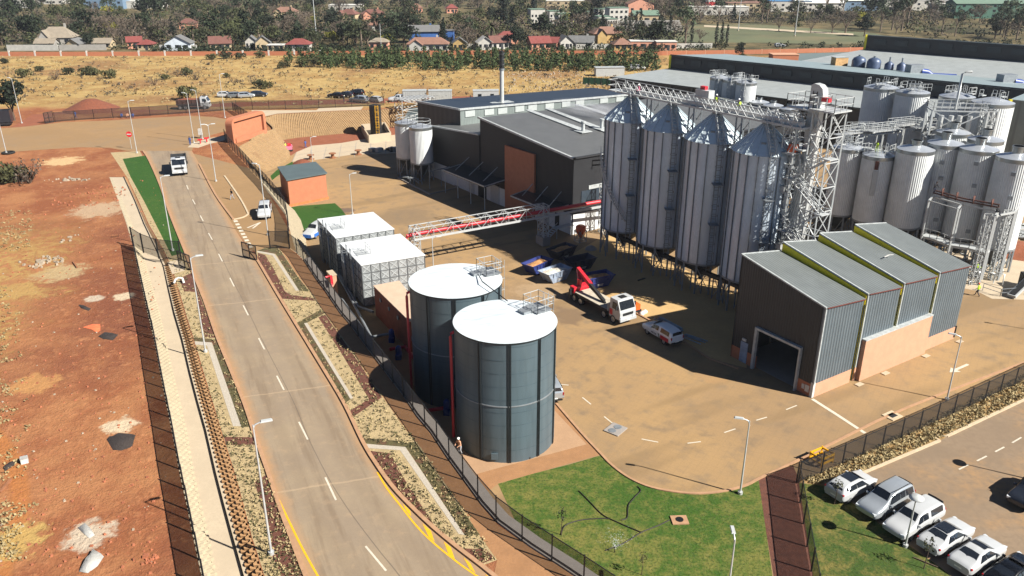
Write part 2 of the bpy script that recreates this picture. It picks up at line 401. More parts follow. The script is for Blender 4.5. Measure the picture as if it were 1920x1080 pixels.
# plaza and road
roadL = [(268, 283), (279, 300), (300, 347), (318, 400), (347, 472), (362, 513), (383, 563), (405, 627), (430, 688), (458, 757), (480, 823), (502, 885), (522, 945), (546, 1010), (573, 1080), (620, 1200)]
roadR = [(360, 283), (375, 310), (404, 365), (440, 428), (468, 470), (483, 489), (521, 553), (557, 612), (603, 687), (645, 757), (680, 829), (706, 872), (738, 916), (775, 955), (812, 990), (858, 1028), (925, 1080), (1040, 1180)]
plaza = [(-40, 290), (60, 282), (150, 276), (205, 277), (240, 283), (268, 283), (360, 283), (366, 265), (400, 252), (432, 244), (452, 232), (438, 226), (400, 219), (350, 217), (280, 221), (200, 226), (120, 229), (40, 238), (-40, 243)]
zone('plaza', plaza, 'plaza_paving', 1)
zone('verge_soil', [(352, 285), (478, 318), (545, 437), (555, 470), (470, 470), (440, 428)], 'plaza_paving', 1.4)
rl = smooth_line([GR(*p, dz=.008) for p in roadL], 4); rr_ = smooth_line([GR(*p, dz=.008) for p in roadR], 4)
m, t, b = newmat('road_asphalt')
at = t.new('ShaderNodeAttribute', attribute_name='across'); f_ = at.outputs['Fac']; g = t.new('ShaderNodeNewGeometry'); v = g.outputs['Position']
n1 = t.noise(v, .22, 5, .65); n2 = t.noise(v, 1.1, 5, .7); n3 = t.noise(v, 7, 3, .7)
mpr = t.new('ShaderNodeMapping', vector_type='TEXTURE'); mpr.inputs['Rotation'].default_value = (0, 0, rad(24)); mpr.inputs['Scale'].default_value = (.7, 11, 1); t.link(v, mpr.inputs['Vector']); n4 = t.noise(mpr.outputs[0], .9, 4, .6)
c = t.mix(t.ramp(n1, .35, .7), col('#7b6c5a'), col('#85755f'))
c = t.mix(t.math('MULTIPLY', t.ramp(n4, .48, .68), .75), c, col('#6b5b49'))
lane = t.math('ABSOLUTE', t.math('SUBTRACT', t.math('ABSOLUTE', t.math('SUBTRACT', f_, .5)), .24))
c = t.mix(t.math('MULTIPLY', t.math('SUBTRACT', 1.0, t.ramp(lane, .02, .12)), .35), c, col('#6f5f4c'))
c = t.mix(t.math('MULTIPLY', t.ramp(n2, .5, .75), .35), c, col('#9a8266'))
ed = t.math('ADD', t.math('ABSOLUTE', t.math('SUBTRACT', f_, .5)), t.math('MULTIPLY', t.math('SUBTRACT', n2, .5), .12))
c = t.mix(t.math('MULTIPLY', t.ramp(ed, .36, .5), .9), c, col('#937250'))
jx = t.math('ABSOLUTE', t.math('SUBTRACT', t.math('ADD', f_, t.math('MULTIPLY', t.math('SUBTRACT', n1, .5), .012)), .503)); c = t.mix(t.math('MULTIPLY', t.math('SUBTRACT', 1.0, t.ramp(jx, .002, .006)), .7), c, col('#4d443c'))
for y0_ in (48, 63.5, 86, 100):
    sy = t.new('ShaderNodeSeparateXYZ'); t.link(v, sy.inputs[0]); dj = t.math('ABSOLUTE', t.math('SUBTRACT', t.math('SUBTRACT', sy.outputs['Y'], t.math('MULTIPLY', sy.outputs['X'], .28)), t.math('ADD', t.math('MULTIPLY', n1, .8), y0_ + 5)))
    c = t.mix(t.math('MULTIPLY', t.math('SUBTRACT', 1.0, t.ramp(dj, .06, .16)), .4), c, col('#a08a6e'))
c = t.mix(t.math('MULTIPLY', t.ramp(n3, .45, .8), .22), c, col('#5b5047'))
t.link(c, b.inputs['Base Color']); b.inputs['Roughness'].default_value = .88
mb = MB(); NX = 8; PR = rl[:], rr_[:]
def rsn(P, n):
    L = [0]
    for a, b_ in zip(P, P[1:]): L.append(L[-1]+(b_-a).length)
    o = []
    for k in range(n+1):
        s = L[-1]*k/n; i = 0
        while i < len(L)-2 and L[i+1] < s: i += 1
        o.append(P[i].lerp(P[i+1], (s-L[i])/max(1e-6, L[i+1]-L[i])))
    return o
RA, RB_ = rsn(rl, 110), rsn(rr_, 110); vs = []; ac = []
for a, b_ in zip(RA, RB_):
    for j in range(NX+1): vs.append(a.lerp(b_, j/NX)); ac.append(j/NX)
mb.add(vs, [(i*(NX+1)+j, (i+1)*(NX+1)+j, (i+1)*(NX+1)+j+1, i*(NX+1)+j+1) for i in range(110) for j in range(NX)])
o = struct(mb.build('road', 'road_asphalt')); at_ = o.data.attributes.new('across', 'FLOAT', 'POINT'); at_.data.foreach_set('value', ac)

# dusty margins along both edges
def margin(pxs, off, wd, lv):
    c = smooth_line([GR(*p, dz=.004*lv) for p in pxs], 4); out = MB(); L = []
    for i, p in enumerate(c):
        d = c[min(i+1, len(c)-1)]-c[max(i-1, 0)]; d.z = 0; d.normalize(); n = Vector((-d.y, d.x, 0))
        w_ = wd*(.7+.6*rnd.random()); L.append((p+n*off, p+n*(off+w_ if wd > 0 else off-abs(w_))))
    for a, b_ in zip(L, L[1:]): out.quad(a[0], b_[0], b_[1], a[1]) if wd < 0 else out.quad(a[0], a[1], b_[1], b_[0])
    return out
struct(MB().strip([p+Vector((0, 0, 0)) for p in smooth_line([GR(*p) for p in roadL], 4)], .3, .12).build('kerb', 'kerb'))
struct(MB().strip(smooth_line([GR(*p) for p in roadR[4:]], 4), .3, .14).build('kerb', 'kerb'))
struct(MB().strip(smooth_line([GR(*p) for p in ((374, 308), (404, 365), (438, 412))], 4), .3, .14).build('kerb', 'kerb'))
struct(MB().strip(smooth_line([GR(*p) for p in ((438, 412), (455, 408), (464, 403), (464, 398), (450, 372), (421, 330))], 4), .25, .1).build('kerb', 'kerb_pale'))
# dashes and lines
dash = [((350, 347), (353, 355)), ((361, 374), (366, 383)), ((375.5, 404), (381, 414.5)), ((391, 437), (398, 449.5)), ((410, 476), (417, 490)), ((431, 521), (439, 537)), ((456, 572.5), (465.5, 591)), ((485, 634), (496, 655)), ((519, 704.5), (532.5, 731)), ((560.5, 791), (577, 824)), ((610, 895), (630, 937.5)), ((685.5, 1024), (724, 1070))]
mb = MB()
for a, b_ in dash: mb.flat([GR(*a, dz=.014), GR(*b_, dz=.014)], .14)
struct(mb.build('centre_line_marking', 'paint_white'))
mb = MB()
for i in range(9):
    t0 = i/9; a = (441+(472-441)*t0, 413+(467-413)*t0); b_ = (441+(472-441)*(t0+.06), 413+(467-413)*(t0+.06))
    mb.flat([GR(*a, dz=.014), GR(*b_, dz=.014)], .55)
struct(mb.build('give_way_marking', 'paint_white'))
A, B_, C_ = (488, 417), (464, 427), (474, 428)
mb = MB(); mb.flat([GR(*A, dz=.014), GR(*B_, dz=.014), GR(*C_, dz=.014), GR(*A, dz=.018)], .28); struct(mb.build('triangle_marking', 'paint_white'))
mb = MB().flat(smooth_line([GR(*p, dz=.016) for p in ((707.5, 885), (726, 916), (752.5, 950), (780, 985), (812.5, 1017.5), (855, 1052), (890, 1077), (940, 1110))], 4), .14)
mb.flat(smooth_line([GR(*p, dz=.016) for p in ((522, 936), (541, 975), (566, 1026), (596, 1080), (620, 1120))], 4), .14)
for q in ([(755, 944), (769, 957), (771, 968), (763, 960)], [(792, 981), (808, 995), (815, 1016), (804, 1007)], [(832, 1015), (845, 1026), (853, 1048), (841, 1040)], [(869, 1045), (882, 1056), (892, 1075), (881, 1067)], [(910, 1076), (922, 1086), (930, 1102), (918, 1094)]):
    mb.sheet([GR(*p, dz=.016) for p in q])
struct(mb.build('yellow_marking', 'paint_yellow'))
# planting left of the road
zone('verge_bed', [(207, 286), (262, 283), (296, 347), (345, 478), (358, 513), (380, 565), (402, 630), (427, 690), (454, 757), (477, 823), (498, 885), (518, 945), (542, 1010), (569, 1080), (612, 1200), (545, 1200), (496, 1080), (472, 1005), (458, 950), (442, 892), (416, 810), (400, 757), (383, 702), (365, 640), (349, 590), (336, 545), (322, 500), (305, 465), (279, 420), (260, 377), (238, 332)], 'straw', 1)
zone('lawn_strip', [(230, 298), (276, 291), (300, 347), (318, 403), (346, 474), (322, 480), (302, 440), (270, 377), (245, 332)], 'lawn_fresh', 2, kind='stuff')
zone('concrete_pad', [(314, 491), (340, 486), (350, 506), (323, 514)], 'concrete', 3)
for q in ([(336, 522), (358, 512), (372, 548), (345, 546)], [(366, 547), (372, 547), (404, 633), (385, 633), (374, 590)], [(420, 819), (477, 820), (481, 834), (424, 834)], [(499, 890), (518, 950), (543, 1013), (568, 1080), (527, 1080), (511, 1043), (495, 960), (477, 905)]):
    zone('mulch_bed', q, 'mulch', 2)
zone('green_bed', [(363, 633), (405, 636), (455, 760), (470, 800), (452, 801), (398, 643), (364, 639)], 'green_cover', 3)
zone('white_gravel', [(365, 640), (397, 642), (452, 799), (437, 799), (388, 648), (366, 646)], 'gravel_white', 4)
# planting right of the road
edge_px = [(522, 462), (560, 520), (590, 556), (604, 580), (632, 620), (655, 650), (690, 705), (718, 745), (760, 805), (790, 840), (830, 900), (862, 945), (900, 1005), (932, 1050)]
zone('verge_bed', [(478, 470), (522, 462), (560, 520), (590, 556), (604, 580), (632, 620), (655, 650), (690, 705), (718, 745), (760, 805), (790, 840), (830, 900), (862, 945), (900, 1005), (932, 1050), (905, 1060), (858, 1024), (812, 986), (775, 951), (738, 912), (708, 869), (682, 825), (648, 755), (606, 685), (560, 610), (524, 551), (486, 487)], 'straw', 1)
zone('verge_soil', edge_px+[(925, 1085), (1040, 1180), (1200, 1180), (1075, 1080), (1000, 1030), (934, 985), (902, 948), (869, 903), (837, 859), (807, 814), (781, 783), (755, 744), (732, 714), (712, 687), (690, 658), (654, 609), (622, 567), (594, 528), (569, 490), (545, 468)], 'tan_soil', 1.7)
for q in ([(482, 470), (500, 464), (521, 463), (560, 521), (581, 547), (561, 545), (517, 476)], [(555, 606), (602, 580), (609, 587), (572, 607), (661, 746), (645, 757)], [(680, 821), (779, 829), (830, 905), (900, 1003), (872, 1004), (762, 840), (682, 831)]):
    zone('green_bed', q, 'green_cover', 2)
for q in ([(482, 470), (515, 476), (561, 545), (554.5, 545), (511, 479), (483, 473)], [(570, 606), (576, 605), (662.5, 746), (657, 748)], [(684, 832), (760, 838), (871, 1003), (860, 1001), (750, 844), (688, 840)]):
    zone('white_gravel', q, 'gravel_white', 4)
for q in ([(483, 474), (497, 478), (512, 502), (537, 552), (521, 550), (485, 487)], [(521, 545), (532, 545), (545, 553), (589, 559), (592, 564), (528, 560)], [(597, 595), (610, 590), (670, 676), (716, 745), (660, 783), (653, 772), (692, 748), (640, 662)], [(692, 845), (732, 850), (755, 893), (822, 997), (795, 981), (730, 903), (710, 875)], [(865, 1028), (912, 1030), (928, 1047), (906, 1056)]):
    zone('mulch_bed', q, 'mulch', 3)
# yard surfaces
zone('concrete_apron', [(548, 303), (590, 300), (660, 290), (752, 287), (760, 250), (692, 259), (640, 268), (585, 273), (556, 285)], 'concrete', 1, False)
mb = MB()
for k in range(8):
    t0 = k/7; mb.flat([G(556+(752-556)*t0, 285-(285-252)*t0, .012), G(548+(752-548)*t0, 303-(303-287)*t0, .012)], .12)
for s_ in (.35, .68): mb.flat([G(556-8*s_, 285+18*s_, .012), G(640-1*s_, 268+26*s_, .012), G(758-6*s_, 251+36*s_, .012)], .12)
struct(mb.build('apron_joint', 'concrete_grey'))
zone('soil_strip', [(528, 263), (560, 258), (640, 251), (690, 246), (750, 236), (760, 250), (692, 259), (640, 268), (585, 273), (556, 285), (545, 292)], 'red_soil_flat', 2, False)
zone('tank_pad', [(700, 640), (760, 600), (900, 560), (1043, 757), (1105, 830), (1128, 852), (935, 906), (905, 930), (800, 800)], 'tan_soil', 1, False)
mat('pad_tan', '#96775a', .9, var=.1, scale=.6, fine=.1, coord='World')
zone('tank_pad', [(760, 640), (900, 590), (1040, 770), (1100, 833), (925, 880), (890, 890), (800, 790)], 'pad_tan', 2, False)
M['pad_conc'] = M['concrete']
lawn_px = [(934, 907), (1000, 888), (1070, 870), (1125, 854), (1142, 868), (1165, 887), (1190, 902), (1220, 914), (1260, 922), (1310, 926), (1360, 921), (1400, 910), (1422, 897), (1450, 1090), (1470, 1180), (1100, 1180), (1000, 1050)]
zone('lawn', lawn_px, 'lawn', 2, False, kind='stuff')
zone('lawn', [(1498, 905), (1555, 912), (1600, 945), (1700, 1020), (1765, 1065), (1800, 1095), (1860, 1150), (1535, 1150)], 'lawn_dry', 2, False, kind='stuff')
zone('soil_bed', [(1420, 898), (1487, 873), (1500, 903), (1540, 1150), (1462, 1150)], 'mulch', 1, False)
zone('gravel_bed', [(1498, 903), (1560, 876), (1925, 697), (2100, 610), (2100, 660), (1925, 748), (1776, 818), (1762, 827), (1605, 893), (1555, 914)], 'rocky_bed', 2, False)
mat('parking_asphalt', '#75634f', .9, var=.1, scale=.2, c2='#8d6d48', thr=(.52, .72), fine=.15, coord='World', bump=.1)
zone('parking', [(1556, 913), (1605, 893), (1762, 827), (1776, 818), (1925, 748), (2300, 570), (2600, 900), (2400, 1300), (1870, 1150), (1800, 1092), (1765, 1063), (1600, 943)], 'parking_asphalt', 1, False)
kl = [G(*p) for p in ((1556, 914), (1605, 893), (1762, 827))]; struct(MB().strip(kl, .25, .12).build('kerb', 'kerb_pale'))
struct(MB().strip([G(*p) for p in ((1775, 819), (1925, 748), (2100, 662))], .25, .12).build('kerb', 'kerb_pale'))
struct(MB().strip([G(*p) for p in ((1762, 827), (1745, 816), (1775, 819))], .2, .1).build('kerb', 'kerb_pale'))
mb = MB()
for a, b_ in (((1798, 880), (1816, 871)), ((1832, 864), (1850, 855)), ((1866, 847), (1883, 838)), ((1898, 830), (1915, 820)), ((1930, 812), (1948, 803))): mb.flat([G(*a, .014), G(*b_, .014)], .14)
struct(mb.build('bay_marking', 'paint_white'))
yk = [(1043, 757), (1090, 812), (1128, 853), (1142, 868), (1165, 887), (1190, 902), (1220, 914), (1260, 922), (1310, 926), (1360, 921), (1400, 910), (1425, 897), (1487, 868), (1560, 832), (1700, 765), (1925, 678), (2100, 610)]
struct(MB().strip(smooth_line([G(*p) for p in yk], 3), .22, .1).build('kerb', 'kerb'))
mb = MB()
for a, b_ in (((1092, 745), (1108, 758)), ((1133, 781), (1149, 794)), ((1203, 823), (1234, 829)), ((1289, 831), (1314, 828)), ((1358, 811), (1379, 804)), ((1418, 788), (1438, 782)), ((1474, 768), (1494, 760)), ((1042, 720), (1066, 722))):
    mb.flat([G(*a, .014), G(*b_, .014)], .13)
mb.flat([G(1523, 748, .014), G(1570, 778, .014), G(1622, 812, .014)], .35)
a = G(1815, 683, .014); b_ = G(1792, 693, .014); mb.flat([a, b_], .3); d = (b_-a).normalized(); n = Vector((-d.y, d.x, 0)); mb.add([b_+n*.55, b_-n*.55, b_+d*1.1], [(0, 2, 1)])
struct(mb.build('yard_marking', 'paint_white'))
struct(MB().sheet([G(*p, .006) for p in ((1075, 475), (1140, 438), (1400, 560), (1400, 690), (1330, 672), (1240, 612), (1180, 580), (1130, 552))]).build('silo_apron', 'concrete_apron_m' if 'concrete_apron_m' in M else mat('apron_tan', '#a88a5c', .9, var=.1, scale=.4, fine=.1, coord='World')))
struct(MB().strip([G(*p) for p in ((1180, 581), (1240, 613), (1330, 673), (1385, 692))], .22, .13).build('kerb', 'kerb'))
# far ground patches
zone('sports_field', [(1285, 47), (1400, 44), (1640, 62), (1700, 80), (1560, 83), (1440, 80), (1290, 80), (1180, 72)], 'turf_field', 1)
zone('dirt_road', [(100, 215), (330, 208), (470, 199), (700, 194), (960, 186), (960, 178), (660, 186), (440, 192), (340, 199), (200, 203), (60, 215), (20, 240), (60, 240)], 'red_soil_flat', .5)
zone('field_road', [(1320, 47), (1450, 54), (1600, 63), (1600, 66), (1440, 57), (1320, 50)], 'concrete', 2)
# ------------------------------------------------------------------ drain channel, block walls
mat('terrace_block', '#8f7553', .95, var=.16, scale=1.2, fine=.2, c2='#77593c', thr=(.55, .75), coord='World')
mat('terrace_block_pale', '#9c9079', .95, var=.12, scale=1.5, fine=.15, coord='World')
mat('channel_block', '#a37d55', .95, var=.15, scale=1.5, fine=.2, coord='World')
def loft(top, base, n):
    """resample two polylines with the same number of nodes to n+1 points each"""
    def rs(P, Q):
        L = [0]
        for a, b in zip(P, P[1:]): L.append(L[-1]+(b-a).length)
        out = []
        for k in range(n+1):
            s = L[-1]*k/n; i = 0
            while i < len(L)-2 and L[i+1] < s: i += 1
            f = (s-L[i])/max(1e-6, L[i+1]-L[i]); out.append((P[i].lerp(P[i+1], f), Q[i].lerp(Q[i+1], f)))
        return out
    return rs(top, base)
def blockwall(mb, top, base, rows, bw, depth):
    Lt = sum((b-a).length for a, b in zip(top, top[1:])); n = max(4, int(Lt/bw*4))
    PR = loft(top, base, n); lines = []
    for k in range(rows+1):
        ln = []
        for i, (a, b) in enumerate(PR):
            p = b.lerp(a, k/rows); o = b-a; o.z = 0
            d = PR[min(i+1, n)][0]-PR[max(i-1, 0)][0]; nn = Vector((d.y, -d.x, 0)).normalized()
            if o.length > .01 and nn.dot(o) < 0: nn = -nn
            kk = (1 if (i+k*2) % 4 < 2 else -1)*depth*.5
            ln.append(p+nn*kk)
        lines.append(ln)
    vs = []; fs = []
    for k in range(rows):
        lo = lines[k]; zs = [PR[i][1].lerp(PR[i][0], (k+1)/rows).z for i in range(n+1)]
        a0 = len(vs); vs += lo; vs += [Vector((p.x, p.y, z-.03)) for p, z in zip(lo, zs)]; vs += [Vector((p.x, p.y, z)) for p, z in zip(lines[k+1], zs)]
        for i in range(n):
            for j in (0, 1):
                q = a0+j*(n+1)+i; fs.append((q, q+1, q+n+2, q+n+1))
    mb.add(vs, fs)
    return mb
mb = MB()
for i in range(len(chf)-1): mb.quad(chf[i], chr_[i], chr_[i+1], chf[i+1])
struct(mb.build('drain_channel', 'concrete'))
# left and right sides of the channel
t = thing('channel_wall', 'low pale block wall stepping down into the concrete drain below the long edge fence', 'wall', chL[9])
blockwall(MB(), chL, chf, 4, .75, .34).build('block_face', 'terrace_block_pale', t)
lw = thing('channel_wall', 'brown block wall with diagonal block pattern between the concrete drain and the road verge', 'wall', chR[9])
led = [a.lerp(b, .32) for a, b in zip(chr_, chR)]
for p, q in zip(led, chr_): p.z = q.z+.3*min(1, (ZR(q.y)-q.z))
mb = MB()
for i in range(len(led)-1):
    a, b, c, d = chr_[i], chr_[i+1], led[i+1], led[i]
    e0 = a+Vector((0, 0, d.z-a.z)); e1 = b+Vector((0, 0, c.z-b.z))
    mb.quad(a, b, e1, e0); mb.quad(e0, e1, c, d)
mb.build('ledge', 'concrete', lw)
blockwall(MB(), chR[4:], led[4:], 3, .7, .26).build('block_face', 'channel_block', lw)
mb = MB()
for i in range(4): mb.quad(led[i], led[i+1], chR[i+1], chR[i])
mb.build('coping', 'channel_block', lw)
mb = MB().tube([p+Vector((0, 0, .06)) for p in chr_], .07, 6)
tag(mb.build('dark_line', mat('black_plastic', '#17130f', .6)), 'thin black pipe lying along the foot of the brown block wall in the concrete drain', 'pipe')  # thin black tube drawn along the dark line at the drain edge
# terraced retaining wall of the yard
tw = thing('retaining_wall', 'high curved terraced wall of tan concrete blocks holding up the entrance platform', 'retaining wall', G(545, 300))
blockwall(MB(), smooth_line(terr_top, 3), smooth_line([G(*p[2]) for p in terr], 3), 18, .62, .13).build('block_face', 'terrace_block', tw)
cap = MB(); cap.strip(smooth_line([G(p[0][0], p[0][1], p[1]) for p in terr[3:9]], 4), .35, .25); cap.build('coping', 'terrace_block', tw)
cap = MB(); cap.sheet([G(*p, 4.42) for p in ((487, 220), (520, 213), (580, 210), (640, 207), (700, 205), (768, 202), (768, 196), (700, 199), (600, 203), (520, 206), (470, 206))]); struct(cap.build('path', 'concrete'))
wt = [GR(*p) for p in upper_px[:4]]+[GR(*p) for p in ((540, 420), (541, 457), (543, 465), (555, 474), (569, 488))]
wb = [G(*p) for p in ((515, 356), (530, 374), (541, 388), (552, 398), (563, 415), (572, 444), (574, 464), (580, 480), (592, 500))]
bw2 = thing('retaining_wall', 'pale sloping block wall between the fence kink and the small lawn beside the brick hut', 'retaining wall', wb[4])
blockwall(MB(), wt, wb, 12, .7, .2).build('block_face', 'terrace_block_pale', bw2)
# long near wall with broad concrete coping under the fence
line = [GR(*p) for p in wall_px[4:]]+[Vector((8, 36, ZR(36))), Vector((13, 18, ZR(18)))]
nw = thing('retaining_wall', 'long grey concrete retaining wall with broad coping under the fence beside the blue tanks', 'retaining wall', line[10])
off = []
for i, p in enumerate(line):
    d = line[min(i+1, len(line)-1)]-line[max(i-1, 0)]; d.z = 0; d.normalize(); off.append(Vector((-d.y, d.x, 0)))
mb = MB().strip([p+n*.55 for p, n in zip(line, off)], .75, .28)
mb.strip([p+n*.12 for p, n in zip(line, off)], .2, .12)
mb.build('coping', 'concrete_grey', nw)
blockwall(MB(), [p+n*.8 for p, n in zip(line, off)], [Vector((p.x+n.x*1.3, p.y+n.y*1.3, 0)) for p, n in zip(line, off)], 12, .8, .2).build('block_face', 'concrete_grey', nw)
# ------------------------------------------------------------------ fences
mat('fence_black', '#17181a', .5)
meshmat('fence_mesh', '#141517', .57)
meshmat('fence_mesh_dense', '#121314', .62); meshmat('fence_mesh_drain', '#121314', .74)
def fence(label, pts, h=2.1, step=2.7, mesh='fence_mesh', name='mesh_fence', w=.09, rail=True):
    P = resample(pts, step); t = thing(name, label, 'fence', P[len(P)//2]); up = Vector((0, 0, h))
    m = MB()
    for a, b in zip(P, P[1:]): m.quad(a+Vector((0, 0, .08)), b+Vector((0, 0, .08)), b+up, a+up)
    m.build('mesh_panel', mesh, t)
    if rail:
        m = MB()
        for a, b in zip(P, P[1:]): m.beam(a+up, b+up, .05)
        m.build('top_rail', 'fence_black', t)
    post = MB().box((0, 0, h/2+.05), (w, w, h+.1)).build('post', 'fence_black', origin=(0, 0, 0))
    for i, p in enumerate(P[:100]):
        o = post if i == 0 else post.copy()
        if i: COL.objects.link(o)
        o.parent = t; o.location = p-t.location
    return t
fence('long black mesh fence on the concrete wall passing the panel tanks and blue tanks', [GR(*p) for p in wall_px[2:]]+[Vector((8, 36, ZR(36)))], mesh='fence_mesh')
fence('black mesh fence from the brick entrance wall down to the kink by the brick hut', [GR(*p) for p in ((422, 262), (428, 273), (440, 287), (455, 302), (470, 319), (485, 335), (500, 350), (520, 374), (536, 396))]+[GR(541, 422), GR(543, 465)], mesh='fence_mesh_dense')
fence('short black mesh fence on the platform behind the brick entrance wall', [GR(*p) for p in ((437, 208), (458, 222), (480, 236), (497, 247))], mesh='fence_mesh_dense')
fence('long dark mesh fence between the plaza and the dirt road with parked cars', [GR(*p) for p in ((104, 229), (132, 226.5), (161, 224.5), (274, 217.5), (327, 214), (405, 209), (430, 205.5), (485, 206), (555, 205), (600, 203), (665, 200), (735, 197))], step=4.0, h=2.2)
fence('black mesh fence along the drain at the edge of the red ground', [p+Vector((.12, 0, 0)) for p in chL[3:]], mesh='fence_mesh_drain', step=2.75)
fence('dark mesh fence between the brick shed yard road and the rocky planting bed', [G(*p) for p in ((1497, 905), (1535, 890), (1581, 870), (1626, 850), (1669, 831), (1720, 808), (1777, 782), (1850, 748), (1925, 712), (2050, 650))], h=2.0, step=2.6)
fence('dark mesh fence seen nearly end on at the edge of the car park lawn', [G(*p) for p in ((1493, 906), (1501, 950), (1512, 1020), (1524, 1090), (1537, 1160))], h=2.0, step=2.6, mesh='fence_mesh_dense')
fence('black mesh fence panels crossing the concrete drain to the road kerb', [GR(*p) for p in ((250, 461), (274, 477), (317, 491), (356, 488))], h=2.6, step=3.6, w=.14)
fence('black mesh fence panels closing off the planted verge at the fence kink', [GR(*p) for p in ((543, 466), (519, 463), (482, 472))], h=2.4, step=2.9, w=.14)
def gate(label, a, b, h=2.0, mesh='fence_mesh'):
    a, b = Vector(a), Vector(b); t = thing('gate', label, 'gate', a.lerp(b, .5)); u = Vector((0, 0, h)); e = Vector((0, 0, .1))
    m = MB()
    for f in (0, .5, 1): m.beam(a.lerp(b, f)+e, a.lerp(b, f)+u, .1)
    for z in (.1, h*.5, h): m.beam(a+Vector((0, 0, z)), b+Vector((0, 0, z)), .1)
    m.build('frame', 'fence_black', t)
    MB().quad(a+e, b+e, b+u, a+u).build('mesh_panel', mesh, t)
gate('open black gate leaf beside the concrete pad left of the road', GR(336, 498), GR(359, 508))
gate('open black gate leaf swung out over the right edge of the road', GR(456, 481), GR(482, 489))
gate('free standing dark gate frame at the end of the far plaza fence', GR(85, 232), GR(102, 229), 2.4)
# ------------------------------------------------------------------ lamp posts, poles
mat('galv', '#b4b6b5', .45, .4, var=.08)
mat('lamp_head', '#a9acab', .35, .1, var=.05)
def lamp_proto(kind, h):
    t = thing('street_lamp', 'x', 'lamp post', (0, 0, 0), 'lamp posts')
    MB().cyl((0, 0), .085, 0, h, 8, .045).build('pole', 'galv', t)
    MB().cyl((0, 0), .2, 0, .25, 8).build('base_plate', 'galv', t)
    if kind == 'dome':
        MB().lathe((0, 0, h), [(.05, -.1), (.5, 0), (.52, .06), (.3, .2), (0, .24)], 16).build('lantern', 'lamp_head', t)
        return t
    for s in ((1,) if kind != 'double' else (1, -1)):
        MB().tube([(0, 0, h-.25), (.12*s, 0, h), (.45*s, 0, h+.1)], .05, 6).build('arm', 'galv', t)
        MB().box((.8*s, 0, h+.15), (.75, .26, .1), 0, .8).build('lantern', 'lamp_head', t)
    return t
lp = {'road': lamp_proto('single', 9.9), 'yard': lamp_proto('single', 6.8), 'double': lamp_proto('double', 9.6), 'dome': lamp_proto('dome', 4.3)}
used = set()
for kind, P, rz, label in (
    ('road', GR(509, 1039), .35, 'tall grey street lamp in the mulch bed at the bottom left of the road'),
    ('road', GR(385.5, 660), .35, 'tall grey street lamp at the top end of the white gravel strip'),
    ('road', GR(324, 470), .35, 'tall street lamp at the foot of the bright green lawn strip'),
    ('road', GR(257, 287), .2, 'tall street lamp beside the red no entry sign at the plaza'),
    ('double', GR(405, 340), .3, 'double armed street lamp on the pavement beside the tipper truck'),
    ('road', GR(364, 268), 2.9, 'tall street lamp by the red bollards at the plaza corner'),
    ('road', GR(380, 261), 2.9, 'tall street lamp just right of the white box by the red bollards'),
    ('road', GR(422, 221), .3, 'street lamp on the grass between plaza and brick entrance wall'),
    ('road', GR(12, 287), 2.9, 'street lamp at the left end of the plaza with a tyre at its foot'),
    ('road', GR(41, 231), 2.9, 'street lamp in front of the big dark tree by the plaza'),
    ('road', GR(502.5, 441), 2.8, 'tall street lamp in front of the white pickup near the gate'),
    ('yard', G(1387.5, 926), 2.9, 'yard lamp on the edge of the green lawn beside the curved paving'),
    ('yard', G(1775, 750), 2.7, 'yard lamp by the fence in front of the four bay shed'),
    ('yard', G(1357, 1171), 1.5, 'yard lamp rising from the lawn at the bottom edge of the picture'),
    ('yard', G(661, 402), .3, 'thin yard lamp between the brick hut lawn and the panel tanks'),
    ('yard', G(814, 540), .3, 'yard lamp behind the far blue tank near the red hydrant'),
    ('yard', G(588, 322), .3, 'short yard lamp behind the brick hut at the white apron'),
    ('dome', G(1697, 1025), 0, 'dome topped lamp standing in front of the white double cab pickup'),
    ('dome', G(1800, 868)-Vector((-1.08, .55, 0))*4.3, 0, 'dome topped lamp in the car park beyond the dashed bay line'),
    ('yard', G(1870, 608)-Vector((-1.08, .55, 0))*6.8, 2.7, 'yard lamp on the road beyond the shed')):
    o = lp[kind]
    if kind in used: o = copy_tree(o)
    used.add(kind); place(o, P, rz, label)
def pole(label, P, h, r=.12):
    t = thing('utility_pole', label, 'pole', P); MB().cyl((P.x, P.y), r, P.z, P.z+h, 6, r*.6).build('mast', 'galv', t); MB().cyl((P.x, P.y), r*2, P.z, P.z+.5, 6).build('footing', 'concrete', t)
pole('tall thin steel mast among the trees left of centre', G(594, 78, 4.4), 22, .22)
pole('white pole standing in front of the orange walled house', G(715, 94, 4.4), 10, .15)
pole('tall slim floodlight mast at the edge of the sports field', G(1384, 58, 4.4), 16, .2)
pole('second floodlight mast right of the trees on the sports field', G(1490, 68, 4.4), 20, .22)
# signs at the plaza
t = thing('traffic_sign', 'round red no entry sign on a grey post at the plaza edge', 'sign', GR(247, 279)); p = t.location
MB().cyl((p.x, p.y), .05, p.z, p.z+2.6, 6).build('post', 'galv', t)
mat('sign_red', '#c8202c', .5); mat('sign_white', '#b5b3ae', .5)
d = MB(); c = Vector((p.x, p.y-.08, p.z+2.9)); n = 20
d.add([c]+[c+Vector((.55*math.cos(2*math.pi*i/n), 0, .55*math.sin(2*math.pi*i/n))) for i in range(n)], [(0, i+1, (i+1) % n+1) for i in range(n)])
d.add([c+Vector((0, .05, 0))]+[c+Vector((.55*math.cos(2*math.pi*i/n), .05, .55*math.sin(2*math.pi*i/n))) for i in range(n)], [(0, (i+1) % n+1, i+1) for i in range(n)])
d.build('disc', 'sign_red', t); MB().box(c+Vector((0, -.03, 0)), (.8, .02, .2)).build('bar', 'sign_white', t)
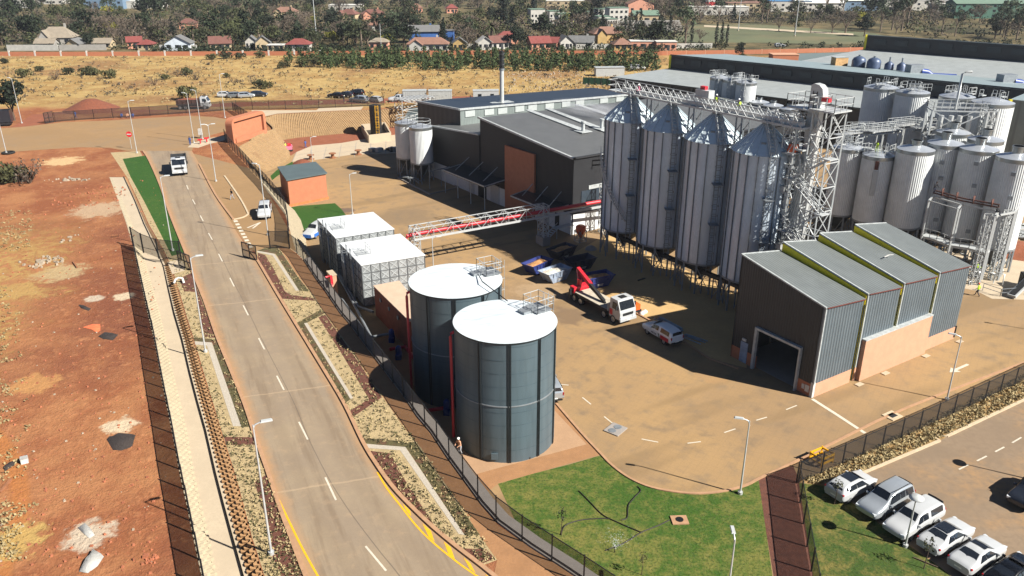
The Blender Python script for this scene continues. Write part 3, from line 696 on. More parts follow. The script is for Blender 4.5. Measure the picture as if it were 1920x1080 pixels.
# ------------------------------------------------------------------ shared pieces
mat('steel_white', '#a3a6a6', .45, .1, var=.06)
mat('steel_grey', '#7f8488', .5, .4, var=.12)
mat('rust', '#4c2a20', .8, var=.3, scale=3)
mat('pipe_red', '#b3202c', .45, var=.08)
mat('tank_blue', '#45535a', .45, .05, var=.14, scale=1.3, stretch=(1, 1, .12), c2='#525f64', thr=(.5, .8))
mat('tank_rib', '#20272b', .45, .2)
mat('brick', '#a06447', .9, var=.1, scale=1.5, fine=.12, coord='World')
mat('brick_pale', '#ae8368', .9, var=.08, scale=1.2, fine=.1, coord='World')
mat('louvre', '#9aa09f', .6, var=.06)
mat('dark_inside', '#0d0d0f', .9)
mat('yellow_paint', '#cdbd18', .6, var=.06)
mat('hiviz', '#b7d92b', .6)
mat('orange_plastic', '#d8571d', .5)
mat('flue_black', '#141414', .5)
def zat(py, X, Y, px=None):
    d = ray(960, py); return CH+d.z*(Y/d.y)
def railing(mb, pts, h=1.1, step=1.5, w=.05, rails=(.55, 1.1)):
    pts = [Vector(p) for p in pts]
    for a, b in zip(pts, pts[1:]):
        for r in rails: mb.beam(a+Vector((0, 0, r*h/1.1)), b+Vector((0, 0, r*h/1.1)), w)
        n = max(1, round((b-a).length/step))
        for i in range(n+1):
            p = a.lerp(b, i/n); mb.beam(p, p+Vector((0, 0, h)), w)
    return mb
def ladder(mb, p, z0, z1, out, w=.5, cage=True, t=.05):
    """vertical ladder at p, 'out' = outward 2D direction"""
    o = Vector((out[0], out[1], 0)).normalized(); s = Vector((-o.y, o.x, 0)); p = Vector((p[0], p[1], 0))
    for k in (-w/2, w/2): mb.beam(p+s*k+Vector((0, 0, z0)), p+s*k+Vector((0, 0, z1)), t)
    z = z0+.3
    while z < z1: mb.beam(p-s*w/2+Vector((0, 0, z)), p+s*w/2+Vector((0, 0, z)), t*.8); z += .6
    if cage:
        for k in (-.35, .35): mb.beam(p+s*k+o*.6+Vector((0, 0, z0+2)), p+s*k+o*.6+Vector((0, 0, z1)), t*.8)
        z = z0+2
        while z < z1:
            q = [p-s*.35, p-s*.35+o*.6, p+s*.35+o*.6, p+s*.35]
            for a, b in zip(q, q[1:]): mb.beam(a+Vector((0, 0, z)), b+Vector((0, 0, z)), t*.8)
            z += 1.2
    return mb
def lattice(mb, corners, z0, z1, nb, w=.14, cross=True, lean=None):
    """tower of 4 legs: corners 2D, nb bays"""
    C4 = [Vector((c[0], c[1], 0)) for c in corners]; up = lambda p, z: Vector((p.x, p.y, z))
    n = len(C4)
    for c in C4: mb.beam(up(c, z0), up(c, z1), w)
    for k in range(nb+1):
        z = z0+(z1-z0)*k/nb
        for i in range(n): mb.beam(up(C4[i], z), up(C4[(i+1) % n], z), w*.7)
        if k < nb and cross:
            zz = z0+(z1-z0)*(k+1)/nb
            for i in range(n):
                a, b = C4[i], C4[(i+1) % n]
                mb.beam(up(a, z), up(b, zz), w*.55); mb.beam(up(b, z), up(a, zz), w*.55)
    return mb
def rect(c, w, d, ang):
    u = Vector((math.cos(ang), math.sin(ang))); v = Vector((-u.y, u.x)); c = Vector(c[:2])
    return [c-u*w/2-v*d/2, c+u*w/2-v*d/2, c+u*w/2+v*d/2, c-u*w/2+v*d/2]
def arc_pts(c, r, a0, a1, n, z): return [Vector((c[0]+r*math.cos(a0+(a1-a0)*i/n), c[1]+r*math.sin(a0+(a1-a0)*i/n), z)) for i in range(n+1)]
# ------------------------------------------------------------------ blue steel water tanks
m_, t_, b_ = newmat('tank_roof')
g_ = t_.new('ShaderNodeNewGeometry'); mp_ = t_.new('ShaderNodeMapping', vector_type='TEXTURE'); mp_.inputs['Rotation'].default_value = (0, 0, rad(12)); mp_.inputs['Scale'].default_value = (4, 1, 1); t_.link(g_.outputs['Position'], mp_.inputs['Vector'])
n_ = t_.noise(mp_.outputs[0], 2.2, 4); w_ = t_.new('ShaderNodeTexWave'); w_.inputs['Scale'].default_value = 1.1; w_.bands_direction = 'Y'; t_.link(mp_.outputs[0], w_.inputs['Vector'])
c_ = t_.mix(t_.ramp(n_, .35, .7), col('#ccd3d6'), col('#b2babf')); c_ = t_.mix(t_.math('MULTIPLY', t_.ramp(w_.outputs['Fac'], .8, 1), .25), c_, col('#8d979c'))
t_.link(c_, b_.inputs['Base Color']); b_.inputs['Roughness'].default_value = .55; b_.inputs['Metallic'].default_value = .15
def blue_tank(label, c, r, h, ribs, pipe_a, plat_a, lad):
    t = thing('water_tank', label, 'tank', (c[0], c[1], 0)); n = 64
    sh = MB(); sh.smooth = True; sh.cyl(c, r, 0, h, n, caps=False).build('shell', 'tank_blue', t)
    m = MB()
    for k in range(1, 10):
        z = h*k/9.3; m.cyl(c, r+.014, z-.025, z+.025, n, caps=False)
    m.build('course_seam', mat('tank_seam', '#3f4f57', .5, .15) if 'tank_seam' not in M else 'tank_seam', t)
    m = MB(); z = h*.485; m.cyl(c, r+.05, z-.05, z+.05, n, caps=False); m.cyl(c, r+.05, z+.05, z+.052, n); m.build('stiffener_ring', 'steel_grey', t)
    m = MB(); m.cyl(c, r+.06, h-.12, h+.02, n); m.build('top_ring', 'tank_rib', t)
    for a in ribs:
        m = MB(); o = Vector((math.cos(a), math.sin(a), 0))
        for k in (-.09, .09):
            p = Vector((c[0], c[1], 0))+o*(r+.03)+Vector((-o.y, o.x, 0))*k; m.beam(p+Vector((0, 0, .02)), p+Vector((0, 0, h-.1)), .09, .1)
        m.build('rib', 'tank_rib', t)
    m = MB(); m.smooth = True; m.lathe((c[0], c[1], h), [(r+.07, .02), (r*.6, .12), (0, .24)], n).build('roof', 'tank_roof', t)
    o = Vector((math.cos(pipe_a), math.sin(pipe_a), 0)); p = Vector((c[0], c[1], 0))+o*(r+.3)
    m = MB(); m.tube([p+Vector((0, 0, .2)), p+Vector((0, 0, h-1.2)), p+Vector((0, 0, h-.9))-o*.05, p+Vector((0, 0, h-.75))-o*.3], .13, 8).build('overflow_pipe', 'pipe_red', t)
    o = Vector((math.cos(plat_a), math.sin(plat_a), 0)); s = Vector((-o.y, o.x, 0)); q = Vector((c[0], c[1], h+.15))+o*(r-.8)
    m = MB(); m.box(q+Vector((0, 0, .05)), (1.7, 2.0, .06), plat_a); pb = m.build('platform', 'steel_grey', t)
    m = MB(); P = [q-o*.8-s*1.0, q+o*.9-s*1.0, q+o*.9+s*1.0, q-o*.8+s*1.0]; railing(m, P, 1.2, .7, .045); railing(m, [P[3], P[0]], 1.2, .7, .045); m.build('railing', 'steel_white', pb)
    m = MB(); m.box(q-o*1.4+Vector((0, 0, .12)), (.9, .9, .25), plat_a); m.build('hatch', 'steel_grey', t)
    m = MB(); ladder(m, (c[0]+o.x*(r+.15), c[1]+o.y*(r+.15)), .3, h+1.2, o, .5, True, .05); m.build('ladder', 'steel_white', t)
    MB().box((c[0]-.9, c[1]-r-.0, .65), (.55, .12, .6)).build('manhole', 'tank_blue', t)
    return t
TA, TB = (-.58, 61.74), (-5.34, 70.57)
blue_tank('nearer blue steel water tank with white roof standing on the concrete pad by the lawn', TA, 4.35, 11.3, [rad(a) for a in (-118, -85, -50, -18, 20, 70, 120, 160)], rad(188), rad(38), 1)
blue_tank('farther blue steel water tank with white roof half hidden behind its nearer twin', TB, 4.37, 11.4, [rad(a) for a in (-122, -88, -52, -20, 20, 70, 120, 160)], rad(193), rad(30), 1)
tag(MB().tube([Vector((TB[0]+2.0, TB[1]+1.2, 11.7)), Vector((TB[0]+2.6, TB[1]-1.6, 11.9)), Vector((-.4, 65.4, 11.5))], .05, 6).build('cable', 'flue_black'), 'dark cable slung between the two blue tank roofs', 'cable')
# red hydrant-like vessel behind the far tank
t = thing('pressure_vessel', 'small red vessel peeping over the roof edge of the far blue tank', 'vessel', (-9.2, 76.6, 0)); p = t.location
MB().lathe((p.x, p.y, 0), [(.35, 0), (.35, 7.6), (.3, 7.9), (0, 8.0)], 14).build('body', 'pipe_red', t); MB().cyl((p.x, p.y), .5, 0, .3, 12).build('base', 'concrete_grey', t)
# ------------------------------------------------------------------ sectional panel tanks
mat('panel_steel', '#8b8f90', .45, .25, var=.2, scale=.8, c2='#7a7a74', thr=(.5, .75))
mat('panel_rib', '#5c5f61', .5, .2)
mat('panel_lid', '#c4c7c8', .5, .1, var=.03)
mat('panel_cross', '#a1a5a6', .5, .15)
def panel_tank(label, lid):
    h = 5.6; Q = [G(*p, h) for p in lid]; t = thing('panel_tank', label, 'tank', (Q[3].x, Q[3].y, 0))
    MB().prism([q+Vector((0, 0, -.06)) for q in Q], 0.25).build('shell', 'panel_steel', t)
    cc = sum(Q, Vector())/4
    m = MB(); m.prism([q+(q-cc).normalized()*.12+Vector((0, 0, .03)) for q in Q], [q+(q-cc).normalized()*.12+Vector((0, 0, -.07)) for q in Q]); m.build('lid', 'panel_lid', t)
    rb = MB(); cr = MB(); nr = 5
    for i in range(4):
        a, b = Q[i], Q[(i+1) % 4]; e = b-a; n = Vector((e.y, -e.x, 0)).normalized()
        if n.dot(a-cc) < 0: n = -n
        nc = 7
        at = lambda f, z: Vector((a.x+e.x*f, a.y+e.y*f, z))+n*.03
        for k in range(nc+1): rb.beam(at(k/nc, .25), at(k/nc, h-.08), .06)
        for k in range(nr+1): rb.beam(at(0, .25+(h-.33)*k/nr), at(1, .25+(h-.33)*k/nr), .06)
        for k in range(nc):
            for j in range(nr):
                z0, z1 = .25+(h-.33)*(j+.12)/nr, .25+(h-.33)*(j+.88)/nr; f0, f1 = (k+.12)/nc, (k+.88)/nc
                cr.beam(at(f0, z0)-n*.015, at(f1, z1)-n*.015, .09, .07, n); cr.beam(at(f0, z1)-n*.015, at(f1, z0)-n*.015, .09, .07, n)
    rb.build('panel_flange', 'panel_rib', t); cr.build('panel_pressing', 'panel_cross', t)
    m = MB(); f = Q[0].lerp(Q[3], .5); n = (Q[0]-Q[1]).normalized()
    for k in (-.6, 1.0): ladder(m, f+(Q[3]-Q[0]).normalized()*k+n*.3, .2, h+1.1, n, .5, k < 0, .06)
    m.build('ladder', 'steel_grey', t)
    m = MB()
    for k in (.22, .3, .7): p = Q[0].lerp(Q[3], k)+n*.35; m.tube([Vector((p.x, p.y, .1)), Vector((p.x, p.y, h-.7)), Vector((p.x, p.y, h-.5))-n*.35], .13, 8)
    m.build('pipe', 'steel_grey', t)
    m = MB(); c0 = Q[0].lerp(Q[3], .55)-n*1.3; m.box(c0+Vector((0, 0, .06)), (1.6, 2.0, .06), math.atan2(n.y, n.x)); u = (Q[3]-Q[0]).normalized()
    P = [c0+n*.8-u*1+Vector((0, 0, .1)), c0-n*.8-u*1+Vector((0, 0, .1)), c0-n*.8+u*1+Vector((0, 0, .1)), c0+n*.8+u*1+Vector((0, 0, .1))]
    railing(m, P, 1.0, .8, .035); m.build('access_platform', 'steel_white', t)
panel_tank('farther galvanised panel tank with white lid behind its twin near the lawn', ((596, 411), (699, 398), (738, 429), (629.5, 446)))
panel_tank('nearer galvanised panel tank with white lid beside the low red pump house', ((638, 456), (750, 439), (796, 478), (677.5, 497)))
# pump house
Q = [G(701, 536, 3.8), G(784, 520, 3.8), None, G(768, 608, 3.8)]
ex = (Q[1]-Q[0]).normalized(); ey = Q[3]-Q[0]; ey -= ex*ex.dot(ey); L_ = 11.0
ey.normalize(); Q[3] = Q[0]+ey*L_; Q[1] = Q[0]+ex*3.2; Q[2] = Q[3]+ex*2.0
mat('roof_pink', '#b39a84', .8, var=.08, scale=1, fine=.1)
t = thing('pump_house', 'low red pump house with pale flat roof wedged between panel tank and blue tank', 'pump house', (Q[0].x, Q[0].y, 0))
MB().prism([q-Vector((0, 0, .1)) for q in Q], 0).build('wall', mat('pump_wall', '#7c3d28', .85), t)
cc = sum(Q, Vector())/4
MB().prism([q+(q-cc).normalized()*.15 for q in Q], [q+(q-cc).normalized()*.15-Vector((0, 0, .12)) for q in Q]).build('roof', 'roof_pink', t)
m = MB()
for k in (.2, .45, .7): p = Q[0].lerp(Q[3], k)-ex*.05+Vector((0, 0, -1)); m.box(p, (.12, .4, .4), math.atan2(ex.y, ex.x))
m.build('vent', 'steel_grey', t)
# pipes, pumps and trench beside the panel tanks
t = thing('pipework', 'grey and red pipes with blue pumps in the shade between fence wall and tanks', 'pipes', G(690, 620))
m = MB()
for px in (((612, 470), (640, 520), (672, 575), (700, 585)), ((640, 560), (668, 600), (692, 633), (735, 625)), ((620, 490), (650, 545), (700, 640))): m.tube([G(*p, .5) for p in px], .17, 8)
m.build('grey_pipe', 'steel_grey', t)
m = MB()
for px in (((730, 655), (760, 650), (790, 690)), ((770, 745), (800, 770), (835, 765))): m.tube([G(*p, .4) for p in px], .2, 8)
m.build('red_pipe', 'pipe_red', t)
mat('pump_blue', '#16357a', .45)
for px in ((735, 640), (748, 672), (815, 755), (838, 775)):
    p = G(*px); m = MB(); m.box((p.x, p.y, .3), (.6, .9, .6)); m.lathe((p.x, p.y, .6), [(.32, 0), (.32, .7), (.15, .9), (0, .9)], 10); m.build('pump', 'pump_blue', t)
tag(MB().tube([GR(610, 520, 1), GR(621, 518, 1.0), GR(623, 532, .9), GR(623, 546, -.5)], .14, 8).build('pipe', 'pipe_red'), 'short red elbow pipe standing beside the brick valve pillar', 'pipe')
p = G(626, 560); t = thing('pillar', 'tan brick valve pillar in the shade beside the nearer panel tank', 'pillar', p)
MB().box(p+Vector((0, 0, 1.7)), (.7, 1.7, 3.4), .5).build('body', 'brick_pale', t); MB().box(p+Vector((0, 0, 3.45)), (.8, 1.8, .12), .5).build('cap', 'concrete', t)
# ------------------------------------------------------------------ brick hut
R4 = [G(521.7, 313, 5.1), G(591, 304, 5.1), G(611.7, 324, 4.7), G(538, 337, 4.7)]
cc = sum(R4, Vector())/4
t = thing('brick_hut', 'small orange brick hut with grey monopitch roof beside the fence', 'hut', (R4[3].x, R4[3].y, 0))
MB().prism([cc+(q-cc)*.97-Vector((0, 0, .15)) for q in R4], 0).build('wall', 'brick', t)
MB().prism([Vector((cc.x+(q.x-cc.x)*1.01, cc.y+(q.y-cc.y)*1.01, 0.35)) for q in R4], 0).build('plinth', mat('hut_plinth', '#c0663a', .9), t)
mat('roof_slate', '#4a5658', .6, .1, var=.08, scale=.6)
MB().prism([cc+(q-cc)*1.04+Vector((0, 0, .04)) for q in R4], [cc+(q-cc)*1.04-Vector((0, 0, .16)) for q in R4]).build('roof', 'roof_slate', t)
zone('lawn', [(541, 389), (562, 386), (628, 381), (640, 392), (650, 405), (596, 412), (600, 440), (585, 450), (570, 437), (556, 410)], 'lawn_fresh', 2, False, kind='stuff')
zone('lawn', [(507, 330), (520, 318), (548, 303), (552, 310), (520, 330), (510, 338)], 'lawn_fresh', 2, False, kind='stuff')
# ------------------------------------------------------------------ entrance sign wall
a, b = GR(440, 268), GR(497, 250)
t = thing('entrance_wall', 'orange brick entrance sign wall with rounded top corners on the platform', 'wall', a.lerp(b, .5)); e = (b-a); L_ = e.length; e.normalize(); n = Vector((e.y, -e.x, 0))
def arch(L0, L1, z1, r):
    P = [(L0, 0)]
    for k in range(7): q = math.pi-math.pi/2*k/6; P.append((L0+r+r*math.cos(q), z1-r+r*math.sin(q)))
    for k in range(7): q = math.pi/2-math.pi/2*k/6; P.append((L1-r+r*math.cos(q), z1-r+r*math.sin(q)))
    return P+[(L1, 0)]
def slab(P, d0, d1):
    m = MB(); n_ = len(P); f = [a+e*x+n*d0+Vector((0, 0, z)) for x, z in P]; k = [a+e*x+n*d1+Vector((0, 0, z)) for x, z in P]
    m.add(f+k, [tuple(range(n_)), tuple(range(2*n_-1, n_-1, -1))]+[(i, n_+i, n_+(i+1) % n_, (i+1) % n_) for i in range(n_)]); return m
slab(arch(-.6, L_+.3, 4.9, 1.3), -.2, -1.3).build('backing', 'brick', t)
P = arch(-.6, L_+.3, 4.9, 1.3); I = [(min(max(x, .15), L_-.45), min(z, 4.2)) for x, z in P]
m = MB(); n_ = len(P); f = [a+e*x+n*.35+Vector((0, 0, z)) for x, z in P]; k = [a+e*x+n*.35+Vector((0, 0, z)) for x, z in I]; bk = [a+e*x-n*.2+Vector((0, 0, z)) for x, z in P]; ki = [a+e*x-n*.2+Vector((0, 0, z)) for x, z in I]
m.add(f+k+bk+ki, [(i, n_+i, n_+i+1, i+1) for i in range(n_-1)]+[(i, i+1, 2*n_+i+1, 2*n_+i) for i in range(n_-1)]+[(n_+i, 3*n_+i, 3*n_+i+1, n_+i+1) for i in range(n_-1)])
m.build('frame', 'brick', t)
MB().box(a.lerp(b, .5)+n*.3+Vector((0, 0, .45)), (L_, .5, .9), math.atan2(e.y, e.x)).build('plinth', 'brick', t)
# ------------------------------------------------------------------ steel grain silos
mat('silo_steel', '#b0bbc6', .36, .2, var=.14, scale=.7, c2='#98a3af', thr=(.48, .6), fine=.08, stretch=(1, 1, .35))
mat('silo_rib', '#6b7075', .5, .4)
mat('silo_roof', '#b4bfc4', .4, .2, var=.05)
SD = Vector((4.2, -6.3, 0)); S0 = Vector((16.1, 109.8, 0)); SR, SB, SE, SA = 3.35, 4.0, 19.3, 22.1
silo_names = ('galvanised grain silo farthest along the row, next to the dark factory wall', 'second galvanised grain silo from the dark factory wall', 'third galvanised grain silo from the dark factory wall', 'galvanised grain silo nearest the four bay shed and the white elevator tower')
for i in range(4):
    c = S0+SD*i; t = thing('grain_silo', silo_names[i], 'silo', c, 'row of galvanised grain silos')
    m = MB(); m.smooth = True; n = 48; prof = []
    z = SB
    while z < SE: prof += [(SR, z), (SR+.035, z+.15)]; z += .3
    prof += [(SR, SE)]
    m.lathe((c.x, c.y, 0), prof, n).build('shell', 'silo_steel', t)
    m = MB()
    for k in range(18):
        a_ = 2*math.pi*k/18+.1; o = Vector((math.cos(a_), math.sin(a_), 0)); p = c+o*(SR+.09)
        m.beam(p+Vector((0, 0, SB)), p+Vector((0, 0, SE)), .09, .12, o)
    m.build('stiffener', 'silo_rib', t)
    m = MB(); NS = 18
    vs = [c+Vector((math.cos(2*math.pi*k/NS), math.sin(2*math.pi*k/NS), 0))*(SR+.25)+Vector((0, 0, SE-.1)) for k in range(NS)]+[c+Vector((math.cos(2*math.pi*k/NS), math.sin(2*math.pi*k/NS), 0))*.45+Vector((0, 0, SA)) for k in range(NS)]
    m.add(vs, [(k, (k+1) % NS, NS+(k+1) % NS, NS+k) for k in range(NS)]); m.build('roof', 'silo_roof', t)
    m = MB()
    for k in range(NS): m.beam(vs[k]+Vector((0, 0, .06)), vs[NS+k]+Vector((0, 0, .06)), .09, .12)
    m.build('roof_rib', 'silo_roof', t)
    m = MB(); m.cyl(c, .5, SA-.1, SA+.35, 16); m.build('collar', 'silo_rib', t)
    m = MB(); m.smooth = True; m.lathe((c.x, c.y, 0), [(SR-.05, SB), (.3, 1.2), (.3, .9)], 32).build('hopper', mat('hopper_dark', '#3d4042', .6, .3) if 'hopper_dark' not in M else 'hopper_dark', t)
    m = MB()
    for k in range(12):
        a_ = 2*math.pi*k/12+.1; a2 = 2*math.pi*(k+1)/12+.1; p = c+Vector((math.cos(a_), math.sin(a_), 0))*(SR+.05); q = c+Vector((math.cos(a2), math.sin(a2), 0))*(SR+.05)
        m.beam(p, p+Vector((0, 0, SB)), .2)
        if k % 2 == 0: m.beam(p+Vector((0, 0, .3)), q+Vector((0, 0, SB-.4)), .09); m.beam(q+Vector((0, 0, .3)), p+Vector((0, 0, SB-.4)), .09)
    m.cyl(c, SR+.12, SB-.15, SB+.05, 32, caps=False); m.build('leg_frame', 'steel_grey', t)
    o = Vector((.28, -.96, 0)); s_ = Vector((.819, .574, 0))
    q = c+SD.normalized()*(SR-.15)*.9-Vector((.819, .574, 0))*2.0
    o = (q-c).normalized(); q = c+o*(SR+.25)
    m = MB(); ladder(m, q, 2.6, SE+.6, o, .55, True, .06)
    for zz in (9.5, 14.5): m.box(q+o*.4+Vector((0, 0, zz)), (1.2, 1.2, .08), math.atan2(o.y, o.x)); 
    m.build('ladder', 'steel_grey', t)
    # roof stair from the eave up to the walkway
    m = MB(); e0 = c+o*(SR+.2)+Vector((0, 0, SE+.25)); e1 = c+o*.6+Vector((0, 0, SA+.35)); s_ = Vector((-o.y, o.x, 0))
    for k in (-.35, .35):
        m.beam(e0+s_*k, e1+s_*k, .07)
        for hh in (.55, 1.05): m.beam(e0+s_*k+Vector((0, 0, hh)), e1+s_*k+Vector((0, 0, hh)), .05)
        for f in (0, .25, .5, .75, 1): p = e0.lerp(e1, f)+s_*k; m.beam(p, p+Vector((0, 0, 1.05)), .05)
    for f in range(10): p = e0.lerp(e1, f/9); m.beam(p-s_*.35, p+s_*.35, .07)
    m.build('roof_stair', 'steel_white', t)
    m = MB()
    for a_ in (-1.9, -1.0, .2): p = c+Vector((math.cos(a_), math.sin(a_), 0))*2.1; m.box((p.x, p.y, SE+1.05), (.5, .5, .35), a_); 
    m.build('roof_vent', 'silo_rib', t)
# spiral stair on the first silo
t = thing('spiral_stair', 'curved steel stair wrapping the silo next to the dark factory wall', 'stair', S0+Vector((-SR, 0, 0)))
m = MB(); P = arc_pts(S0, SR+.55, rad(185), rad(262), 22, 0); n = len(P)
P = [p+Vector((0, 0, 14.5-8.7*(i/(n-1))**.8)) for i, p in enumerate(P)]
for k in (0, .5, 1.0):
    for a_, b_ in zip(P, P[1:]): m.beam(a_+Vector((0, 0, k)), b_+Vector((0, 0, k)), .16 if k == 0 else .05)
for p in P[::1]: m.beam(p, p+Vector((0, 0, 1)), .05); o = (Vector((S0.x, S0.y, p.z))-p).normalized(); m.beam(p, p+o*.6, .1)
m.build('flight', 'steel_white', t)
m = MB()
for p in P[::4]: o = (Vector((S0.x, S0.y, p.z))-p).normalized(); m.beam(p+Vector((0, 0, -.3)), p+o*.6+Vector((0, 0, -.6)), .08)
m.build('bracket', 'steel_grey', t)
# gantry over the silo tops
DU = SD.normalized(); DN = Vector((-DU.y, DU.x, 0)); ZG = SA+.45
ga, gb = S0-DU*2.2, S0+SD*3+DU*5.4
t = thing('gantry', 'long white truss walkway running over the tops of the four grain silos', 'walkway', (ga.x, ga.y, ZG))
Lg = (gb-ga).length; m = MB(); m.box((ga+gb)/2+Vector((0, 0, ZG)), (Lg, 1.7, .22), math.atan2(DU.y, DU.x)); m.build('deck', 'steel_white', t)
for s_ in (-.85, .85):
    m = MB(); nb = 24
    for k in range(nb):
        p = ga+DU*(Lg*k/nb)+DN*s_+Vector((0, 0, ZG)); q = ga+DU*(Lg*(k+1)/nb)+DN*s_+Vector((0, 0, ZG)); u_ = Vector((0, 0, 1.35))
        m.beam(p, p+u_, .05); m.beam(p+u_, q+u_, .07); m.beam(p+u_*.5, q+u_*.5, .04); m.beam(p+u_, q, .08)
    m.build('truss_side', 'steel_white', t)
m = MB(); m.box((ga+gb)/2+Vector((0, 0, ZG+.35)), (Lg-1, .5, .45), math.atan2(DU.y, DU.x)); m.build('conveyor_trough', 'galv', t)
for i in range(3):
    m = MB()
    for s_ in (-.7, .7):
        p = S0+SD*(i+.5)+DN*s_; m.beam((p.x, p.y, SE-.6), (p.x, p.y, ZG), .16)
        p2 = p+DU*.8; m.beam((p2.x, p2.y, SE-.6), (p2.x, p2.y, ZG), .16)
        for zz in (SE, SE+1.4): m.beam((p.x, p.y, zz), (p2.x, p2.y, zz+1.2), .08)
    m.box(S0+SD*(i+.5)+DU*.4+Vector((0, 0, SE-.6)), (1.8, 2.0, .1), math.atan2(DU.y, DU.x)); m.build('support', 'steel_grey', t)
m = MB(); p = ga-DU*.2; railing(m, [p+DN*.85+Vector((0, 0, ZG)), p-DU*1.6+DN*.85+Vector((0, 0, ZG)), p-DU*1.6-DN*.85+Vector((0, 0, ZG)), p-DN*.85+Vector((0, 0, ZG))], 1.4, 1.2, .07); m.box(p-DU*.8+Vector((0, 0, ZG)), (1.6, 1.7, .15), math.atan2(DU.y, DU.x)); m.build('end_platform', 'steel_white', t)
p = S0+SD*1.72+Vector((0, 0, ZG+1.35)); t = thing('drive_unit', 'grey conveyor drive box with a red motor on the silo walkway', 'machine', p)
MB().box(p+Vector((0, 0, .3)), (2.2, 1.0, 1.0), math.atan2(DU.y, DU.x)).build('casing', 'steel_white', t); MB().box(p+Vector((-.1, .2, 1.0)), (.8, .5, .4), math.atan2(DU.y, DU.x)).build('motor', 'pipe_red', t)
# bottom conveyor in front of the silo legs
t = thing('conveyor', 'dark covered conveyor on grey posts running in front of the silo legs', 'conveyor', G(1284, 540))
ca, cb = G(1200, 500)-DU*7+Vector((0, 0, 3.0)), G(1310, 553)+DU*9+Vector((0, 0, 3.0)); cb = ca+DU*(cb-ca).dot(DU)
MB().beam(ca, cb, .5, .5).build('casing', 'flue_black', t)
n = 15
for k in range(n+1):
    p = ca.lerp(cb, k/n); m = MB()
    m.beam((p.x, p.y, 0), p, .13)
    if k < n and k % 2: q = ca.lerp(cb, (k+1)/n); m.beam((p.x, p.y, .1), q, .07); m.beam((q.x, q.y, .1), p, .07)
    m.build('post', 'steel_grey', t)
# ------------------------------------------------------------------ elevator tower
ec = Vector((33.7, 86.0, 0)); ea = math.atan2(DU.y, DU.x)
t = thing('elevator_tower', 'tall white lattice tower with zigzag stairs and bucket elevator beside the last grain silo', 'tower', ec)
MB(); m = lattice(MB(), rect(ec, 2.4, 2.4, ea), 0, 24.6, 9, .14); m.build('lattice_frame', 'steel_white', t)
e2 = ec-DU*2.3-DN*-.2; m = MB(); m.box((e2.x, e2.y, 12.8), (.55, .9, 25.6), ea); m.box((e2.x+DU.x*.9, e2.y+DU.y*.9, 12.8), (.5, .8, 25.6), ea); m.build('elevator_leg', 'galv', t)
hd = MB(); hp = e2+DU*.45
prof = [(-.7, 0), (-.7, 1.75), (-.35, 1.9), (.3, 1.8), (.75, 1.45), (.9, .9), (.9, .2), (.7, 0)]
f = [hp+DU*x-DN*.45+Vector((0, 0, 25.2+z)) for x, z in prof]; k = [hp+DU*x+DN*.45+Vector((0, 0, 25.2+z)) for x, z in prof]; n = len(prof)
hd.add(f+k, [tuple(range(n)), tuple(range(2*n-1, n-1, -1))]+[(i, n+i, n+(i+1) % n, (i+1) % n) for i in range(n)]); hd.build('elevator_head', 'lamp_head', t)
m = MB(); q = hp-DN*.48+Vector((0, 0, 26.1))
for x in (-.3, .2): m.box(q+DU*x, (.08, .03, .45), ea)
m.box(q-DU*.05, (.45, .03, .1), ea); m.build('letter_mark', 'flue_black', t)
m = MB(); q = hp+DU*1.3-DN*.3+Vector((0, 0, 25.6)); m.box(q, (.9, .5, .45), ea); m.build('drive', 'pipe_red', t)
for zz, cen, w in ((24.6, ec, 3.2), (24.4, e2-DU*.6, 3.4), (20.0, e2-DU*.8, 2.6)):
    m = MB(); m.box((cen.x, cen.y, zz), (w, 3.0, .15), ea); R_ = rect(cen, w, 3.0, ea); R_ = [Vector((p.x, p.y, zz+.05)) for p in R_]; railing(m, R_+[R_[0]], 1.4, 1.0, .06); m.build('platform', 'steel_white', t)
m = MB()
for k in range(5):
    z0, z1 = 5+3*k, 8+3*k; s_ = 1 if k % 2 else -1
    a_ = ec+DU*1.0*s_-DN*1.9+Vector((0, 0, z0)); b_ = ec-DU*1.0*s_-DN*1.9+Vector((0, 0, z1)); a_ += DU*1.2*s_; b_ -= DU*1.2*s_
    for d_ in (-.4, .4):
        m.beam(a_+DN*d_, b_+DN*d_, .12)
        for hh in (.5, 1.0): m.beam(a_+DN*d_+Vector((0, 0, hh)), b_+DN*d_+Vector((0, 0, hh)), .06)
        for i in range(6): p = a_.lerp(b_, i/5)+DN*d_; m.beam(p, p+Vector((0, 0, 1)), .05)
    for i in range(12): p = a_.lerp(b_, i/11); m.beam(p-DN*.4, p+DN*.4, .14, .05)
    m.box((b_.x, b_.y, z1), (1.0, 1.4, .1), ea)
m.build('stair', 'steel_white', t)
m = MB(); e3 = ec-DU*3.4-DN*.6
lattice(m, rect(e3, 1.6, 2.2, ea), 0, 24, 8, .13)
for i in range(16): z = 2+i*1.35; p = e3+Vector((rnd.uniform(-1, 1), rnd.uniform(-1, 1), z)); m.box(p, (rnd.uniform(.4, 1.2), rnd.uniform(.3, .9), rnd.uniform(.15, .7)), ea)
m.build('pipe_frame', 'galv', t)
m = MB()
for k in range(4): p = e3+DU*(.3*k); m.tube([p+Vector((0, 0, 22-k)), p+DU*.6+DN*.5+Vector((0, 0, 15)), p-DU*.4+Vector((0, 0, 8)), p-DU*1.2+Vector((0, 0, 3))], .18, 8)
m.build('downpipe', 'galv', t)
p = S0+SD*3+DU*3.2+Vector((0, 0, 19.6)); t = thing('work_platform', 'small platform with an orange tarpaulin bundle beside the last silo roof', 'platform', p)
MB().box(p, (2.6, 1.6, .12), ea).build('deck', 'steel_white', t)
m = MB()
